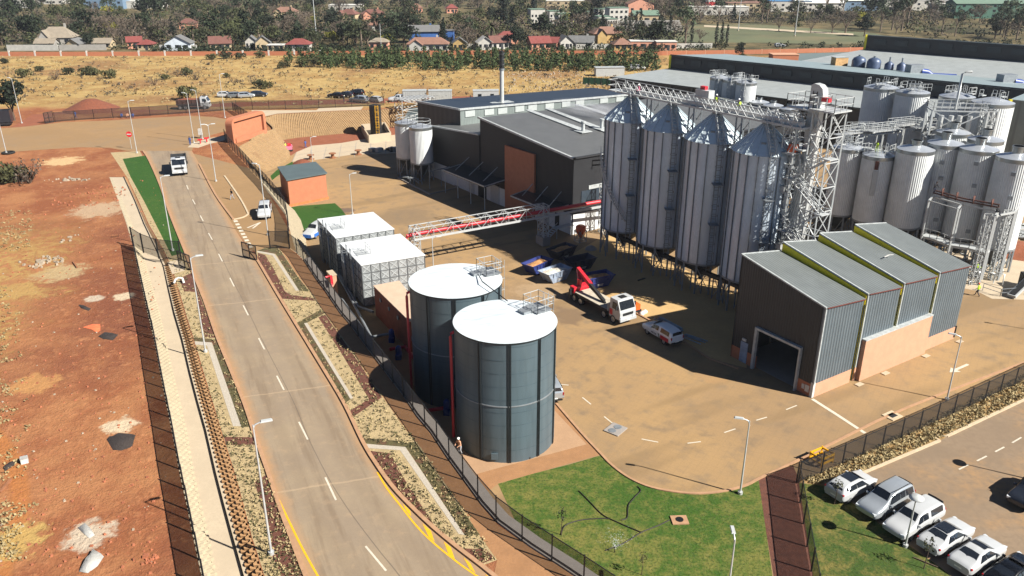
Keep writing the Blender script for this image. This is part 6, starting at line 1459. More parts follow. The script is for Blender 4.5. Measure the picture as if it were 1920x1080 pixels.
# trucks
def cab(t, x, paint, w=1.22, zb=.75, L=1.9, h=2.95):
    st = [(x, zb, 1.85, h, w, w*.94), (x+L*.68, zb, 1.85, h, w, w*.94), (x+L*.95, zb, 1.8, 1.95, w, w*.97), (x+L, zb, 1.5, 1.6, w*.97, w*.95)]
    rings = [[(a, -g, b), (a, -g, c), (a, -k, d), (a, 0, d+.05), (a, k, d), (a, g, c), (a, g, b)] for a, b, c, d, g, k in st]
    m = MB(); loft_rings(m, rings, True, True); o = m.build('cab', paint, t)
    a, d = st[1], st[2]; q = [(d[0]+.02, -w*.86, 1.98), (d[0]+.02, w*.86, 1.98), (a[0]+.1, w*.82, h-.18), (a[0]+.1, -w*.82, h-.18)]; MB().add([(p[0]+.05, p[1], p[2]+.02) for p in q], [(0, 1, 2, 3)]).build('windscreen', 'glass', o)
    for s_ in (1, -1):
        q = [(x+.5, s_*(w+.01), 1.9), (x+L*.8, s_*(w+.01), 1.9), (x+L*.64, s_*(w*.96), h-.35), (x+.5, s_*(w*.96), h-.35)]; q = [(p[0], p[1]+s_*.02, p[2]) for p in q]; MB().add(q if s_ < 0 else [q[1], q[0], q[3], q[2]], [(0, 1, 2, 3)]).build('side_window', 'glass', o)
        MB().box((x+L+.0, s_*w*.72, 1.0), (.12, .4, .22)).build('headlight', 'lamp_clear', o); MB().box((x+L*.75, s_*(w+.2), 2.2), (.12, .2, .5)).build('mirror', 'trim_black', o)
    MB().box((x+L+.02, 0, 1.38), (.08, 1.5, .3)).build('grille', 'trim_black', o); MB().box((x+L+.02, 0, .72), (.25, w*2, .32)).build('bumper', paint, o)
    MB().box((x+L+.16, 0, .72), (.02, .5, .12)).build('number_plate', 'plate_white', o); MB().box((x+.8, 0, h+.09), (.7, .8, .06)).build('roof_hatch', 'trim_black', o)
    return o
mat('truck_bin', '#3a2620', .8, var=.3, scale=2); mat('bin_dark', '#26282b', .7); mat('bed_pale', '#a39a8a', .8, var=.15); mat('soil_load', '#6a3a26', .95, bump=1)
def tipper(label, P, rz, binm, load):
    t = thing('tipper_truck', label, 'truck', (0, 0, 0)); cab(t, 1.7, 'car_white')
    m = MB(); m.box((-.7, 0, .85), (6.6, .9, .3)); m.build('chassis', 'trim_black', t)
    m = MB(); x0, x1 = -4.0, 1.4; 
    for s_ in (1, -1): m.box(((x0+x1)/2, s_*1.15, 1.75), (x1-x0, .1, 1.3))
    m.box((x1, 0, 1.95), (.1, 2.4, 1.7)); m.box((x0, 0, 1.7), (.1, 2.4, 1.2)); m.box(((x0+x1)/2, 0, 1.12), (x1-x0, 2.3, .12)); 
    for k in range(5):
        for s_ in (1, -1): m.box((x0+.5+k*1.1, s_*1.24, 1.75), (.12, .12, 1.3))
    for s_ in (1, -1): m.box((x1+.12, s_*1.0, 2.7), (.14, .14, .9))
    m.build('tipper_bin', binm, t)
    if load: m = MB(); m.smooth = True; loft_rings(m, [[(x, y, 2.2+.5*(1-(y/1.1)**2)*math.sin(math.pi*(x-x0)/(x1-x0))) for y in (-1.08, -.5, 0, .5, 1.08)] for x in (x0+.1, -3, -2, -1, 0, x1-.1)], False); m.build('soil_load', 'soil_load', t)
    for x in (2.6, -1.9, -3.2):
        for s_ in (1, -1): wheel(t, x, s_*1.05, .5, .34)
    return place(t, P, rz)
tipper('white cabbed tipper truck with empty dark bin driving down the road', GR(338, 321), hd((337, 300), (338, 330), GR), 'bin_dark', False)
tipper('tipper truck with rusty brown loaded bin on the dirt road behind the plaza', GR(366, 204), .12, 'truck_bin', True)
# crane truck
t = thing('crane_truck', 'white flatbed truck with folded red loader crane at its tail standing by the skips', 'truck', (0, 0, 0)); cb = cab(t, 2.9, 'car_white', h=3.05)
MB().add([(2.95, -1.235, 1.0), (3.5, -1.235, 1.0), (3.5, -1.235, 1.75), (2.95, -1.235, 1.75)], [(0, 1, 2, 3)]).build('red_decal', 'pipe_red', cb)
MB().box((-.8, 0, .9), (8.2, .9, .3)).build('chassis', 'trim_black', t); m = MB(); m.box((-.6, 0, 1.28), (6.2, 2.45, .16)); m.build('flatbed', 'bed_pale', t); m = MB(); m.box((2.6, 0, 1.7), (.12, 2.4, 1.0)); m.build('headboard', 'car_white', t)
MB().box((-.6, 1.25, 1.2), (6.2, .08, .22)).build('side_rail', 'trim_black', t); MB().box((-.6, -1.25, 1.2), (6.2, .08, .22)).build('side_rail', 'trim_black', t)
for x in (3.6, 1.9, -2.6, -3.9):
    for s_ in (1, -1): wheel(t, x, s_*1.05, .5, .34)
cr = MB(); cr.box((-4.4, 0, 1.4), (.9, 2.3, .8)); cr.cyl((-4.4, 0), .32, 1.7, 2.6, 12); o = cr.build('crane_base', 'pipe_red', t)
m = MB(); m.beam((-4.4, 0, 2.4), (-5.7, .7, 3.3), .36, .44); m.beam((-5.7, .7, 3.4), (-2.2, .05, 2.5), .42, .5); m.build('main_boom', 'pipe_red', t)
m = MB(); m.beam((-2.3, .0, 2.6), (.8, -.3, 1.55), .36, .36); m.beam((-2.0, -.1, 2.3), (1.1, -.35, 1.45), .22, .22); m.build('outer_boom', 'trim_black', t)
m = MB(); m.beam((-4.4, -1.3, 1.4), (-4.4, 1.3, 1.4), .3); m.box((-4.4, 1.4, .9), (.3, .3, 1.4)); m.box((-4.4, -1.4, .9), (.3, .3, 1.4)); m.build('stabiliser', 'trim_black', t)
place(t, ctr((1092, 572), (1150, 604))+Vector((.55, .95, 0)), hd((1092, 572), (1152, 605)))
# skips
mat('skip_blue', '#232f66', .55, var=.18); mat('skip_pale', '#7f8a9a', .6, var=.25, scale=2); mat('skip_dark', '#141a33', .6, var=.2)
mat('rubble_fill', '#a3764a', .95, var=.3, scale=3, bump=1); mat('white_fill', '#c9bfae', .9, var=.2, scale=2, bump=1)
def skip(label, pa, pb, paint, fill, mark=True, sc=1.0):
    a, b = G(*pa, 1.4), G(*pb, 1.4); c = a.lerp(b, .5); rz = math.atan2(b.y-a.y, b.x-a.x); t = thing('skip', label, 'skip', (0, 0, 0), 'waste skips')
    L, l, w, h = 2.15, 1.2, 1.05, 1.5
    m = MB(); o = [(-L, -w, h), (L, -w, h), (L, w, h), (-L, w, h)]; q = [(-l, -w*.9, .05), (l, -w*.9, .05), (l, w*.9, .05), (-l, w*.9, .05)]
    i_ = [(x*.95, y*.92, h) for x, y, z in o]; k = [(x*.92, y*.9, .15) for x, y, z in q]
    vs = o+q+i_+k; m.add(vs, [(4, 5, 1, 0), (5, 6, 2, 1), (6, 7, 3, 2), (7, 4, 0, 3), (7, 6, 5, 4), (0, 1, 9, 8), (1, 2, 10, 9), (2, 3, 11, 10), (3, 0, 8, 11), (8, 9, 13, 12), (9, 10, 14, 13), (10, 11, 15, 14), (11, 8, 12, 15)]); m.build('bin', paint, t)
    m = MB()
    for s_ in (1, -1):
        for x in (-1.3, -.65, 0, .65, 1.3): m.beam((x, s_*(w+.03), h-.05), (x*.88, s_*(w*.96+.03), h*.5), .1)
        m.beam((-L, s_*(w+.03), h), (L, s_*(w+.03), h), .1); m.beam((-1.55, s_*(w*.96+.03), h*.5), (1.55, s_*(w*.96+.03), h*.5), .09); m.cyl((.9, s_*(w+.1)), .07, h*.55, h*.7, 8)
    m.build('rib', paint, t)
    if fill:
        m = MB(); m.smooth = True; loft_rings(m, [[(x, y, h*.72+.45*(1-(y/w)**2)*max(0, math.sin(math.pi*(x+L)/(2*L)))+rnd.uniform(-.08, .12)) for y in (-w*.88, -.4, 0, .4, w*.88)] for x in (-1.75, -1.1, -.4, .4, 1.1, 1.75)], False); m.build('load', fill, t)
    if mark:
        m = MB(); y = -w*.93-.01
        for k_, (x, z, ww) in enumerate(((-.5, .45, .9), (-.4, .3, .7))):
            m.add([(x, y-.02, z), (x+ww, y-.02, z), (x+ww, y-.035, z+.1), (x, y-.035, z+.1)], [(0, 1, 2, 3)])
        m.build('lettering', 'sign_white', t)
    return place(t, (c.x, c.y, 0), rz)
skip('blue skip with rusty end filled with tan rubble, nearest the pipe bridge support', (988, 499), (1027, 483), 'skip_blue', 'rubble_fill')
skip('battered pale blue skip heaped with white sacks in the sun', (1013, 515), (1068, 497), 'skip_pale', 'white_fill')
skip('dark blue skip with brown load standing deep in the silo shade', (1034, 472), (1072, 458), 'skip_dark', 'rubble_fill')
skip('dark blue empty skip with white lettering lying in the silo shade', (1064, 490), (1110, 480), 'skip_dark', None)
skip('blue skip with rusty open end right behind the red crane boom', (1098, 520), (1140, 512), 'skip_blue', 'rubble_fill')
# containers
for px, w, lab, kind in ((778, 6.0, 'white shipping container, leftmost of the white boxes behind the dark hall', 0), (826, 6.0, 'white shipping container standing right of the first one behind the dark hall', 0), (911, 6.6, 'white site office cabin with two dark windows behind the boiler house', 1)):
    p = GR(px, 189); t = thing('container' if not kind else 'site_cabin', lab, 'container' if not kind else 'cabin', p); MB().box(p+Vector((0, 0, 1.35)), (w, 2.5, 2.7), .08).build('shell', 'steel_white', t)
    MB().box(p+Vector((0, 0, 2.74)), (w+.15, 2.65, .08), .08).build('roof', 'trim_pale', t)
    m = MB(); q = Vector((math.cos(.08), math.sin(.08), 0)); f = p-Vector((-q.y, q.x, 0))*1.27
    if kind:
        for x in (-1.6, 1.6): MB().box(f+q*x+Vector((0, 0, 1.4)), (.9, .06, 1.1), .08).build('window', 'glass', t)
    else:
        for x, z, s_ in ((-1.5, 1.5, .5), (-.8, 1.6, .35), (-1.4, .8, .6), (.6, 1.2, .5), (1.5, 1.5, .6)): m.box(f+q*x+Vector((0, 0, z)), (s_, .04, .14), .08)
        m.build('marking', 'steel_grey', t)
        m = MB()
        for k in range(12): m.box(f+q*(-w/2+.25+k*w/12)+Vector((0, 0, 1.35)), (.08, .05, 2.5), .08)
        m.build('corrugation', 'trim_pale', t)
p = G(1012*0+795+0, 146, 4.43) if False else G(1160, 142, 4.43); t = thing('site_cabin', 'low pale site cabin beside the green screen near the thicket end', 'cabin', p); MB().box(p+Vector((-3, 0, 1.3)), (9, 3, 2.6), .1).build('shell', 'steel_white', t); MB().box(p+Vector((-3, 0, 2.65)), (9.3, 3.3, .1), .1).build('roof', 'trim_pale', t)
mat('screen_green', '#1f4a34', .8); a, b = G(1093, 158, 4.43), G(1150, 161, 4.43); t = thing('screen_fence', 'dark green shade cloth fence left of the nearest warehouse', 'fence', a.lerp(b, .5)); MB().beam(a+Vector((0, 0, 1)), b+Vector((0, 0, 1)), .08, 2.0).build('cloth', 'screen_green', t); m = MB()
for k in range(6): q = a.lerp(b, k/5); m.beam(q, q+Vector((0, 0, 2.2)), .12)
m.build('post', 'fence_black', t)
# ------------------------------------------------------------------ people
for n, c in (('skin', '#5a3a28'), ('skin_light', '#b98a68'), ('shirt_black', '#14141a'), ('shirt_blue', '#2d4475'), ('trouser_grey', '#8b8d92'), ('trouser_navy', '#171e33'), ('shoe', '#1a1511'), ('helmet_white', '#e6e6e2'), ('hair_dark', '#0e0b09'), ('overall_blue', '#2b4b86'), ('shirt_pink', '#b3647c')): mat(n, c, .8, var=.06)
POSE = {
 'stand': dict(hip=.93, kneeL=(.1, .04, .5), footL=(.1, 0, .06), kneeR=(-.1, .03, .5), footR=(-.1, .0, .06), elL=(.27, .0, 1.12), haL=(.27, .14, .88), elR=(-.27, .0, 1.12), haR=(-.27, .14, .88), lean=0),
 'walk': dict(hip=.92, kneeL=(.1, .2, .52), footL=(.1, .3, .07), kneeR=(-.1, .0, .5), footR=(-.1, -.3, .1), elL=(.27, -.12, 1.12), haL=(.25, -.02, .9), elR=(-.27, .08, 1.12), haR=(-.25, .26, .95), lean=.05),
 'work': dict(hip=.9, kneeL=(.13, .12, .5), footL=(.13, 0, .06), kneeR=(-.13, .1, .5), footR=(-.13, -.08, .06), elL=(.3, .2, 1.1), haL=(.16, .45, 1.0), elR=(-.3, .2, 1.1), haR=(-.16, .45, 1.0), lean=.16),
 'sit': dict(hip=.45, kneeL=(.13, .42, .5), footL=(.13, .45, .08), kneeR=(-.13, .42, .5), footR=(-.13, .45, .08), elL=(.28, .15, .68), haL=(.15, .38, .6), elR=(-.28, .15, .68), haR=(-.15, .38, .6), lean=.1)}
def body_mesh(pose, mats):
    q = POSE[pose]; h = q['hip']; ln = q['lean']
    V = [(0, 0, h), (0, ln*.4, h+.2), (0, ln*.8, h+.42), (0, ln, h+.53), (0, ln+.02, h+.6), (0, ln+.03, h+.72), (.17, ln*.9, h+.47), q['elL'], q['haL'], (-.17, ln*.9, h+.47), q['elR'], q['haR'], (.1, 0, h-.06), q['kneeL'], q['footL'], (-.1, 0, h-.06), q['kneeR'], q['footR']]
    V += [(q['footL'][0], q['footL'][1]+.17, .04 if pose != 'walk' else q['footL'][2]-.02), (q['footR'][0], q['footR'][1]+.17, .04), (q['haL'][0], q['haL'][1]+.06, q['haL'][2]-.08), (q['haR'][0], q['haR'][1]+.06, q['haR'][2]-.08), (0, ln+.14, h+.71)]
    E = [(0, 1), (1, 2), (2, 3), (3, 4), (4, 5), (2, 6), (6, 7), (7, 8), (2, 9), (9, 10), (10, 11), (0, 12), (12, 13), (13, 14), (0, 15), (15, 16), (16, 17), (14, 18), (17, 19), (8, 20), (11, 21), (5, 22)]
    RR = [.14, .14, .16, .08, .065, .11, .075, .052, .04, .075, .052, .04, .1, .07, .05, .1, .07, .05, .045, .045, .035, .035, .03]
    me = bpy.data.meshes.new('person'); me.from_pydata(V, E, []); ob = bpy.data.objects.new('tmp', me); COL.objects.link(ob)
    ob.modifiers.new('s', 'SKIN'); sk = me.skin_vertices[0].data
    for i, r in enumerate(RR): sk[i].radius = (r, r*(.75 if i in (1, 2) else 1))
    sk[0].use_root = True
    sd = ob.modifiers.new('d', 'SUBSURF'); sd.levels = 1; sd.render_levels = 1
    dg = bpy.context.evaluated_depsgraph_get(); dg.update(); out = bpy.data.meshes.new_from_object(ob.evaluated_get(dg)); bpy.data.objects.remove(ob)
    for m_ in mats: out.materials.append(M[m_])
    sh = h+.02
    for p in out.polygons:
        p.use_smooth = True; c = p.center
        if c.z > h+.56: p.material_index = 0
        elif c.z > sh and not (abs(c.x) > .2 and c.z < h+.12): p.material_index = 1
        elif abs(c.x) > .2 and c.z > h-.15 and pose != 'sit': p.material_index = 0
        elif c.z < .1: p.material_index = 3
        else: p.material_index = 2
    return out
def person(label, P, rz, pose='stand', skin='skin', top='shirt_blue', trouser='trouser_navy', helmet=None, vest=None, vm='hiviz'):
    me = body_mesh(pose, [skin, top, trouser, 'shoe']); o = bpy.data.objects.new('person', me); COL.objects.link(o); tag(o, label, 'person')
    h = POSE[pose]['hip']; ln = POSE[pose]['lean']
    m = MB(); m.smooth = True; m.lathe((0, ln+.02, h+.72), [(.125, .0), (.125, .06), (.09, .11), (0, .13)] if helmet else [(.11, -.02), (.12, .05), (.08, .11), (0, .12)], 12); m.build('helmet' if helmet else 'hair', helmet or 'hair_dark', o)
    if vest: m = MB(); m.smooth = True; m.lathe((0, ln*.6, h), [(.17, .02), (.19, .2), (.19, .42), (.13, .49)], 12); m.build('vest', vm, o)
    o.location = P; o.rotation_euler = (0, 0, rz); return o
gz = lambda d_, s_=0: ga+DU*d_+DN*s_+Vector((0, 0, ZG+.12))
def ongantry(px, py):
    q = OP(px, py, (S0.x, S0.y), (DU.x, DU.y)); return Vector((q.x, q.y, ZG+.12))
person('worker in white helmet behind the drive box on the silo walkway', ongantry(1341, 212)-DU*0, 2.2, 'stand', helmet='helmet_white', top='shirt_black', vest=True)
person('worker in white helmet and yellow vest standing on the silo walkway over the third roof', ongantry(1384, 232), 1.0, 'work', helmet='helmet_white', top='shirt_black', vest=True)
person('worker in red crouching at the far end of the silo walkway', ongantry(1197, 194), 2.0, 'sit', helmet='helmet_white', top='shirt_pink')
person('person in black shirt and pale trousers walking on the pavement by the road', GR(436, 374), 2.6, 'walk', 'skin_light', 'shirt_black', 'trouser_grey')
person('worker in yellow green high visibility jacket walking beyond the shed', G(1832, 555), .8, 'walk', top='hiviz', helmet='orange_plastic')
person('worker in dark clothes on the rusty pipe behind the left portal frame', Vector((pa.x, pa.y, 9.8))+nd*2.4, 3.6, 'work', top='shirt_black')
person('worker in dark clothes sitting on the corner of the white portal frame', Vector((pc.x, pc.y, 9.55)), 3.9, 'sit', top='shirt_black', skin='skin')
person('worker in pale green overalls under the portal frame', G(1829, 513), 3.6, 'work', top='hiviz', trouser='hiviz')
person('worker in high visibility jacket bending over on the lid of the middle white tank', Vector((51.6, 112.6, 13.9)), 2.5, 'work', top='shirt_black', vest=True, trouser='hiviz')
person('worker in high visibility vest beside the pink machine at the apron edge', GR(0, 0) if False else G(536, 282), 1.0, 'work', top='hiviz')
person('worker in pink shirt beside the machine at the apron edge', G(546, 283), 4.0, 'work', top='shirt_pink')
person('person in blue clothes walking on the white apron', G(573.5, 277), 1.3, 'walk', top='overall_blue', trouser='overall_blue')
person('person in blue overalls walking behind the plaza fence', GR(143, 222), 1.7, 'walk', top='overall_blue', trouser='overall_blue')
for px, lab in ((229, 'worker sitting on the grass edge left of the far plaza lamp'), (240, 'worker sitting beside another on the grass edge of the plaza'), (250, 'worker sitting rightmost on the grass edge of the far plaza')): person(lab, GR(px, 221), 3.4, 'sit', top='shirt_blue' if px != 240 else 'brick_pale')
person('person in blue overalls standing by the bollards at the plaza corner', GR(357, 272), 3.0, 'stand', top='overall_blue', trouser='overall_blue')
person('person standing behind the far fence between parked cars', GR(645, 191), 3.0, 'stand', top='shirt_black')
person('person leaning over the fence wall at the foot of the near blue tank', G(863, 851), 2.4, 'work', 'skin', 'brick_pale', 'trouser_grey', 'helmet_white')
# ------------------------------------------------------------------ small things
def slabcover(label, px, size, rz, covers, m_='concrete_grey', name='manhole'):
    p = G(*px); t = thing(name, label, 'manhole', p); MB().box(p+Vector((0, 0, .05)), (size[0], size[1], .1), rz).build('slab', m_, t)
    for dx, dy, r in covers: q = p+Vector((math.cos(rz)*dx-math.sin(rz)*dy, math.sin(rz)*dx+math.cos(rz)*dy, 0)); MB().cyl(q, r, .1, .13, 18).build('cover', 'steel_grey' if m_ != 'kerb' else 'flue_black', t)
slabcover('square slab with two round manhole covers in the curved paving', (1154, 806), (1.7, 1.5), .9, ((-.4, .1, .36), (.4, .0, .36)))
slabcover('tan square slab with a black round cover on the green lawn', (1274, 976), (1.25, 1.0), .05, ((0, 0, .3),), 'kerb')
p = G(1673, 780); t = thing('drain_grate', 'square concrete slab with dark grate by the fence kerb', 'drain', p); MB().box(p+Vector((0, 0, .04)), (1.5, 1.2, .08), .55).build('slab', 'kerb_pale', t); MB().box(p+Vector((0, 0, .09)), (.8, .6, .02), .55).build('grate', 'tank_rib', t)
hoses = (('thin black hose winding over the lawn from the shaded corner to the middle', ((1085, 920), (1105, 940), (1130, 965), (1160, 980), (1190, 993), (1203, 998))), ('thin black hose looping down the lawn right of the first one', ((1195, 912), (1201, 920), (1190, 932), (1178, 948), (1176, 970), (1165, 975))), ('thin black hose crossing the lower lawn towards the sprinkler', ((1052, 1003), (1060, 985), (1090, 975), (1130, 972), (1145, 973))), ('thin black hose lying from the sprinkler to the tan slab', ((1135, 1032), (1170, 1018), (1203, 998), (1235, 985), (1255, 975))))
for lab, px in hoses: tag(MB().tube(smooth_line([G(*p, .05) for p in px], 6), .045, 6).build('hose', 'black_plastic'), lab, 'hose')
# sprinkler with its spray
p = G(1152, 1036); t = thing('sprinkler', 'small lawn sprinkler throwing a faint white spray', 'sprinkler', p); m = MB(); m.beam(p, p+Vector((0, 0, .5)), .05); m.box(p+Vector((0, 0, .5)), (.16, .05, .05)); m.build('head', 'black_plastic', t)
mw, tw_, bw_ = newmat('spray'); bw_.inputs['Base Color'].default_value = (.9, .92, .95, 1); bw_.inputs['Alpha'].default_value = .14; bw_.inputs['Roughness'].default_value = .3
m = MB()
for k in range(260):
    a = rnd.gauss(1.2, .7); r = abs(rnd.gauss(0, .8)); q = p+Vector((r*math.cos(a), r*math.sin(a), .45+.5*r-.3*r*r*.5+rnd.gauss(0, .12))); s_ = rnd.uniform(.015, .04)
    m.add([q+Vector((s_, 0, 0)), q+Vector((-s_*.5, s_, 0)), q+Vector((-s_*.5, -s_, 0)), q+Vector((0, 0, s_*1.4))], [(0, 1, 3), (1, 2, 3), (2, 0, 3), (0, 2, 1)])
o = m.build('spray', 'spray', t); o['kind'] = 'stuff'
# steel profiles, generator, sacks, sheets
mat('galv_blue', '#8d9dae', .4, .5)
def bars(label, pa, pb, n, m_='galv_blue', w=.09, spread=.6, name='steel_bars'):
    a, b = G(*pa), G(*pb); d = (b-a).normalized(); nn = Vector((-d.y, d.x, 0)); t = thing(name, label, 'building material', a.lerp(b, .5)); m = MB()
    for k in range(n): o = nn*rnd.uniform(-spread, spread); j = rnd.uniform(-.1, .1); m.beam(a+o+d*rnd.uniform(0, .8)+Vector((0, 0, .06+.05*(k % 3))), b+o+nn*j*3-d*rnd.uniform(0, .8)+Vector((0, 0, .06+.05*(k % 3))), w)
    m.build('bar', m_, t)
bars('stack of pale steel profiles lying in the shade beside the canopy pickup', (1232, 597), (1280, 622), 12)
bars('loose steel profiles lying on the kerb behind the canopy pickup', (1275, 628), (1320, 645), 6)
bars('dark beam lying on the shaded silo apron', (1190, 528), (1216, 522), 1, 'flue_black', .16, .02, 'steel_beam')
p = G(1190, 585); t = thing('generator', 'orange site generator with white bags in front of the crane truck', 'generator', p); MB().box(p+Vector((0, 0, .75)), (1.0, .8, .7), .5).build('tank', 'orange_plastic', t); MB().box(p+Vector((0, 0, .25)), (1.3, .9, .3), .5).build('frame', 'trim_black', t)
for k, (dx, dy) in enumerate(((.9, -.5), (1.2, -.2), (.7, -.8))): m = MB(); m.smooth = True; m.lathe((p.x+dx, p.y+dy, 0), [(.3, 0), (.33, .2), (.15, .38), (0, .4)], 9); m.build('bag', 'sign_white', t)
p = G(1108, 467); m = MB(); m.smooth = True; m.lathe((p.x, p.y, 0), [(.9, 0), (.6, .35), (.2, .55), (0, .6)], 12); tag(m.build('sand_heap', 'concrete_grey'), 'small pale heap under a cover in the shade by the silo legs', 'heap')
mat('spool_wood', '#7d5236', .85)
for px, lab in ((672, 'wooden cable spool nearest the bund on the apron edge'), (624, 'wooden cable spool in the middle of the apron edge'), (583, 'wooden cable spool leftmost on the apron edge by the soil heap')):
    p = G(px, 290 if px > 650 else (296 if px > 600 else 299)); t = thing('cable_spool', lab, 'cable spool', p, 'cable spools on the apron edge'); m = MB(); m.cyl(p, .75, 0, .12, 18); m.build('flange', 'spool_wood', t); m = MB(); m.cyl(p, .35, .12, .9, 12); m.build('drum', 'spool_wood', t); m = MB(); m.cyl(p, .75, .9, 1.02, 18); m.build('flange', 'spool_wood', t)
p = G(567, 306); m = MB(); m.smooth = True; m.lathe((p.x, p.y, 0), [(2.0, 0), (1.2, .5), (.4, .8), (0, .85)], 14); tag(m.build('soil_heap', 'soil_load'), 'small red soil heap between the block wall and the brick hut', 'heap')
p = GR(172, 205); m = MB(); m.smooth = True; m.lathe((p.x, p.y, p.z), [(6.5, 0), (4, 1.2), (1.5, 2.4), (0, 2.6)], 18); tag(m.build('soil_heap', 'soil_load'), 'broad brown soil heap on the dirt road behind the plaza fence', 'heap')
t = thing('machine', 'pink compactor machine on wheels at the edge of the white apron', 'machine', G(541, 284)); p = t.location; MB().box(p+Vector((0, 0, .8)), (1.6, .9, .7), .4).build('engine', 'shirt_pink', t); MB().box(p+Vector((.2, .3, 1.4)), (.7, .5, .6), .4).build('hopper', 'pipe_red', t); m = MB(); m.box(p+Vector((0, 0, .3)), (1.8, 1.0, .3), .4); m.build('frame', 'trim_black', t)
for px, mt, lab in (((712, 284), 'steel_white', 'pale machine parts laid out on the paving beside the white tanks'), ((738, 284), 'trim_black', 'dark machine parts under sheets beside the white tanks')):
    t = thing('machine_parts', lab, 'machine parts', G(*px)); p = t.location
    for k in range(5): MB().box(p+Vector((rnd.uniform(-2, 2), rnd.uniform(-.7, .7), .5)), (rnd.uniform(.8, 2), rnd.uniform(.6, 1.2), rnd.uniform(.4, 1.1)), rnd.random()).build('crate', mt if k % 3 else 'steel_grey', t)
for px, lab in (((376, 270), 'red valve bollard left of the lamp at the plaza corner'), ((388, 267), 'red valve bollard right of the lamp at the plaza corner')):
    p = GR(*px); t = thing('hydrant', lab, 'hydrant', p); m = MB(); m.cyl(p, .14, p.z, p.z+.9, 10); m.box(p+Vector((0, 0, .9)), (.9, .25, .25), .3); m.build('body', 'pipe_red', t); m = MB(); m.cyl(p, .3, p.z, p.z+.1, 10); m.build('base', 'concrete', t)
p = GR(377, 259); t = thing('meter_box', 'white meter box on a post at the plaza corner', 'box', p); MB().box(p+Vector((0, 0, 1.3)), (.7, .5, 1.3)).build('box', 'sign_white', t); MB().box(p+Vector((0, 0, .3)), (.2, .2, .7)).build('post', 'steel_grey', t)
zone('concrete_pad', [(352, 276), (360, 268), (398, 258), (424, 254), (424, 262), (392, 270), (372, 277)], 'concrete', 2)
p = GR(16, 288); m = MB(); m.tube([p+Vector((1.0*math.cos(k*.42), 1.0*math.sin(k*.42), .2)) for k in range(16)], .2, 8); tag(m.build('tyre', 'tyre'), 'black tyre lying at the foot of the leftmost plaza lamp', 'tyre')
p = GR(2, 236); t = thing('trailer', 'dark blue box trailer cut by the left picture edge behind the plaza', 'trailer', p); MB().box(p+Vector((0, 0, 2.2)), (5, 2.4, 2.6), .3).build('box', 'car_dark', t)
for x in (-1, 1): MB().cyl((0, 0), .01, 0, .01, 3) and wheel(t, 0, 0, .01) if False else None
m = MB(); m.box(p+Vector((0, 0, .6)), (4.4, 2.2, .5), .3); m.build('axle_frame', 'trim_black', t)
# barrier, boom, mound at the right
p = G(1539, 866); t = thing('barrier', 'yellow wooden barrier frame around a pit behind the dark fence', 'barrier', p); m = MB(); R_ = [Vector((q.x, q.y, .05)) for q in rect(p, 1.5, 1.2, .55)]
for a, b in zip(R_, R_[1:]+R_[:1]):
    for z in (.3, .8): m.beam(a+Vector((0, 0, z)), b+Vector((0, 0, z)), .1, .16)
m.build('rail', 'ladder_yellow', t); m = MB()
for a in R_: m.beam(a, a+Vector((0, 0, .95)), .1)
m.build('post', 'ladder_yellow', t)
p = G(1905, 556); t = thing('conveyor_chute', 'grey chute of a machine jutting in from the right picture edge', 'machine', p); MB().beam(p+Vector((-1, -.6, .3)), p+Vector((4.5, 3.4, 2.4)), 1.0, .35).build('chute', 'steel_white', t); MB().beam(p+Vector((-.9, -.52, .5)), p+Vector((4.4, 3.32, 2.6)), .7, .2).build('belt', 'flue_black', t); m = MB(); m.box(p+Vector((3.2, 2.6, 1.0)), (2, 2, 2)); m.build('engine', 'trim_black', t)
a, b = G(1880, 470), G(1935, 478); m = MB(); m.smooth = True; loft_rings(m, [[(x, y, z) for x, y, z in ((q.x-2, q.y-3, 0), (q.x-.5, q.y-1, 1.2), (q.x+.5, q.y+1, 1.5), (q.x+1, q.y+3, 0))] for q in (a.lerp(b, k/6) for k in range(10))], False); tag(m.build('soil_heap', 'red_soil_flat'), 'long red soil heap beyond the portal frame at the right edge', 'heap')
m = MB()
for k in range(30): q = G(rnd.uniform(1885, 1925), rnd.uniform(420, 450)); m.box((q.x, q.y, .3), (rnd.uniform(1, 3), .3, .2), rnd.random()*3)
tag(m.build('material_pile', 'steel_white'), 'pile of white steel sections beyond the portal frame at the right edge', 'building material')
t = thing('railing', 'low pipe railing on the gravel in front of the portal frames', 'railing', G(1845, 552)); m = MB(); railing(m, [G(1842, 545), G(1875, 556), G(1920, 552)], 1.0, 1.6, .06); m.build('rail', 'steel_grey', t)
zone('concrete_apron', [(1700, 520), (1810, 440), (1925, 470), (1990, 540), (1925, 562), (1860, 560), (1830, 545)], 'concrete', 1, False)
tag(MB().tube([GR(326, 531, .1), GR(329, 524, .45), GR(335, 521, .6), GR(342, 522, .5), GR(345, 531, .05)], .14, 8).build('pipe', 'sign_white'), 'white curved pipe hoop in the verge below the concrete pad', 'pipe')
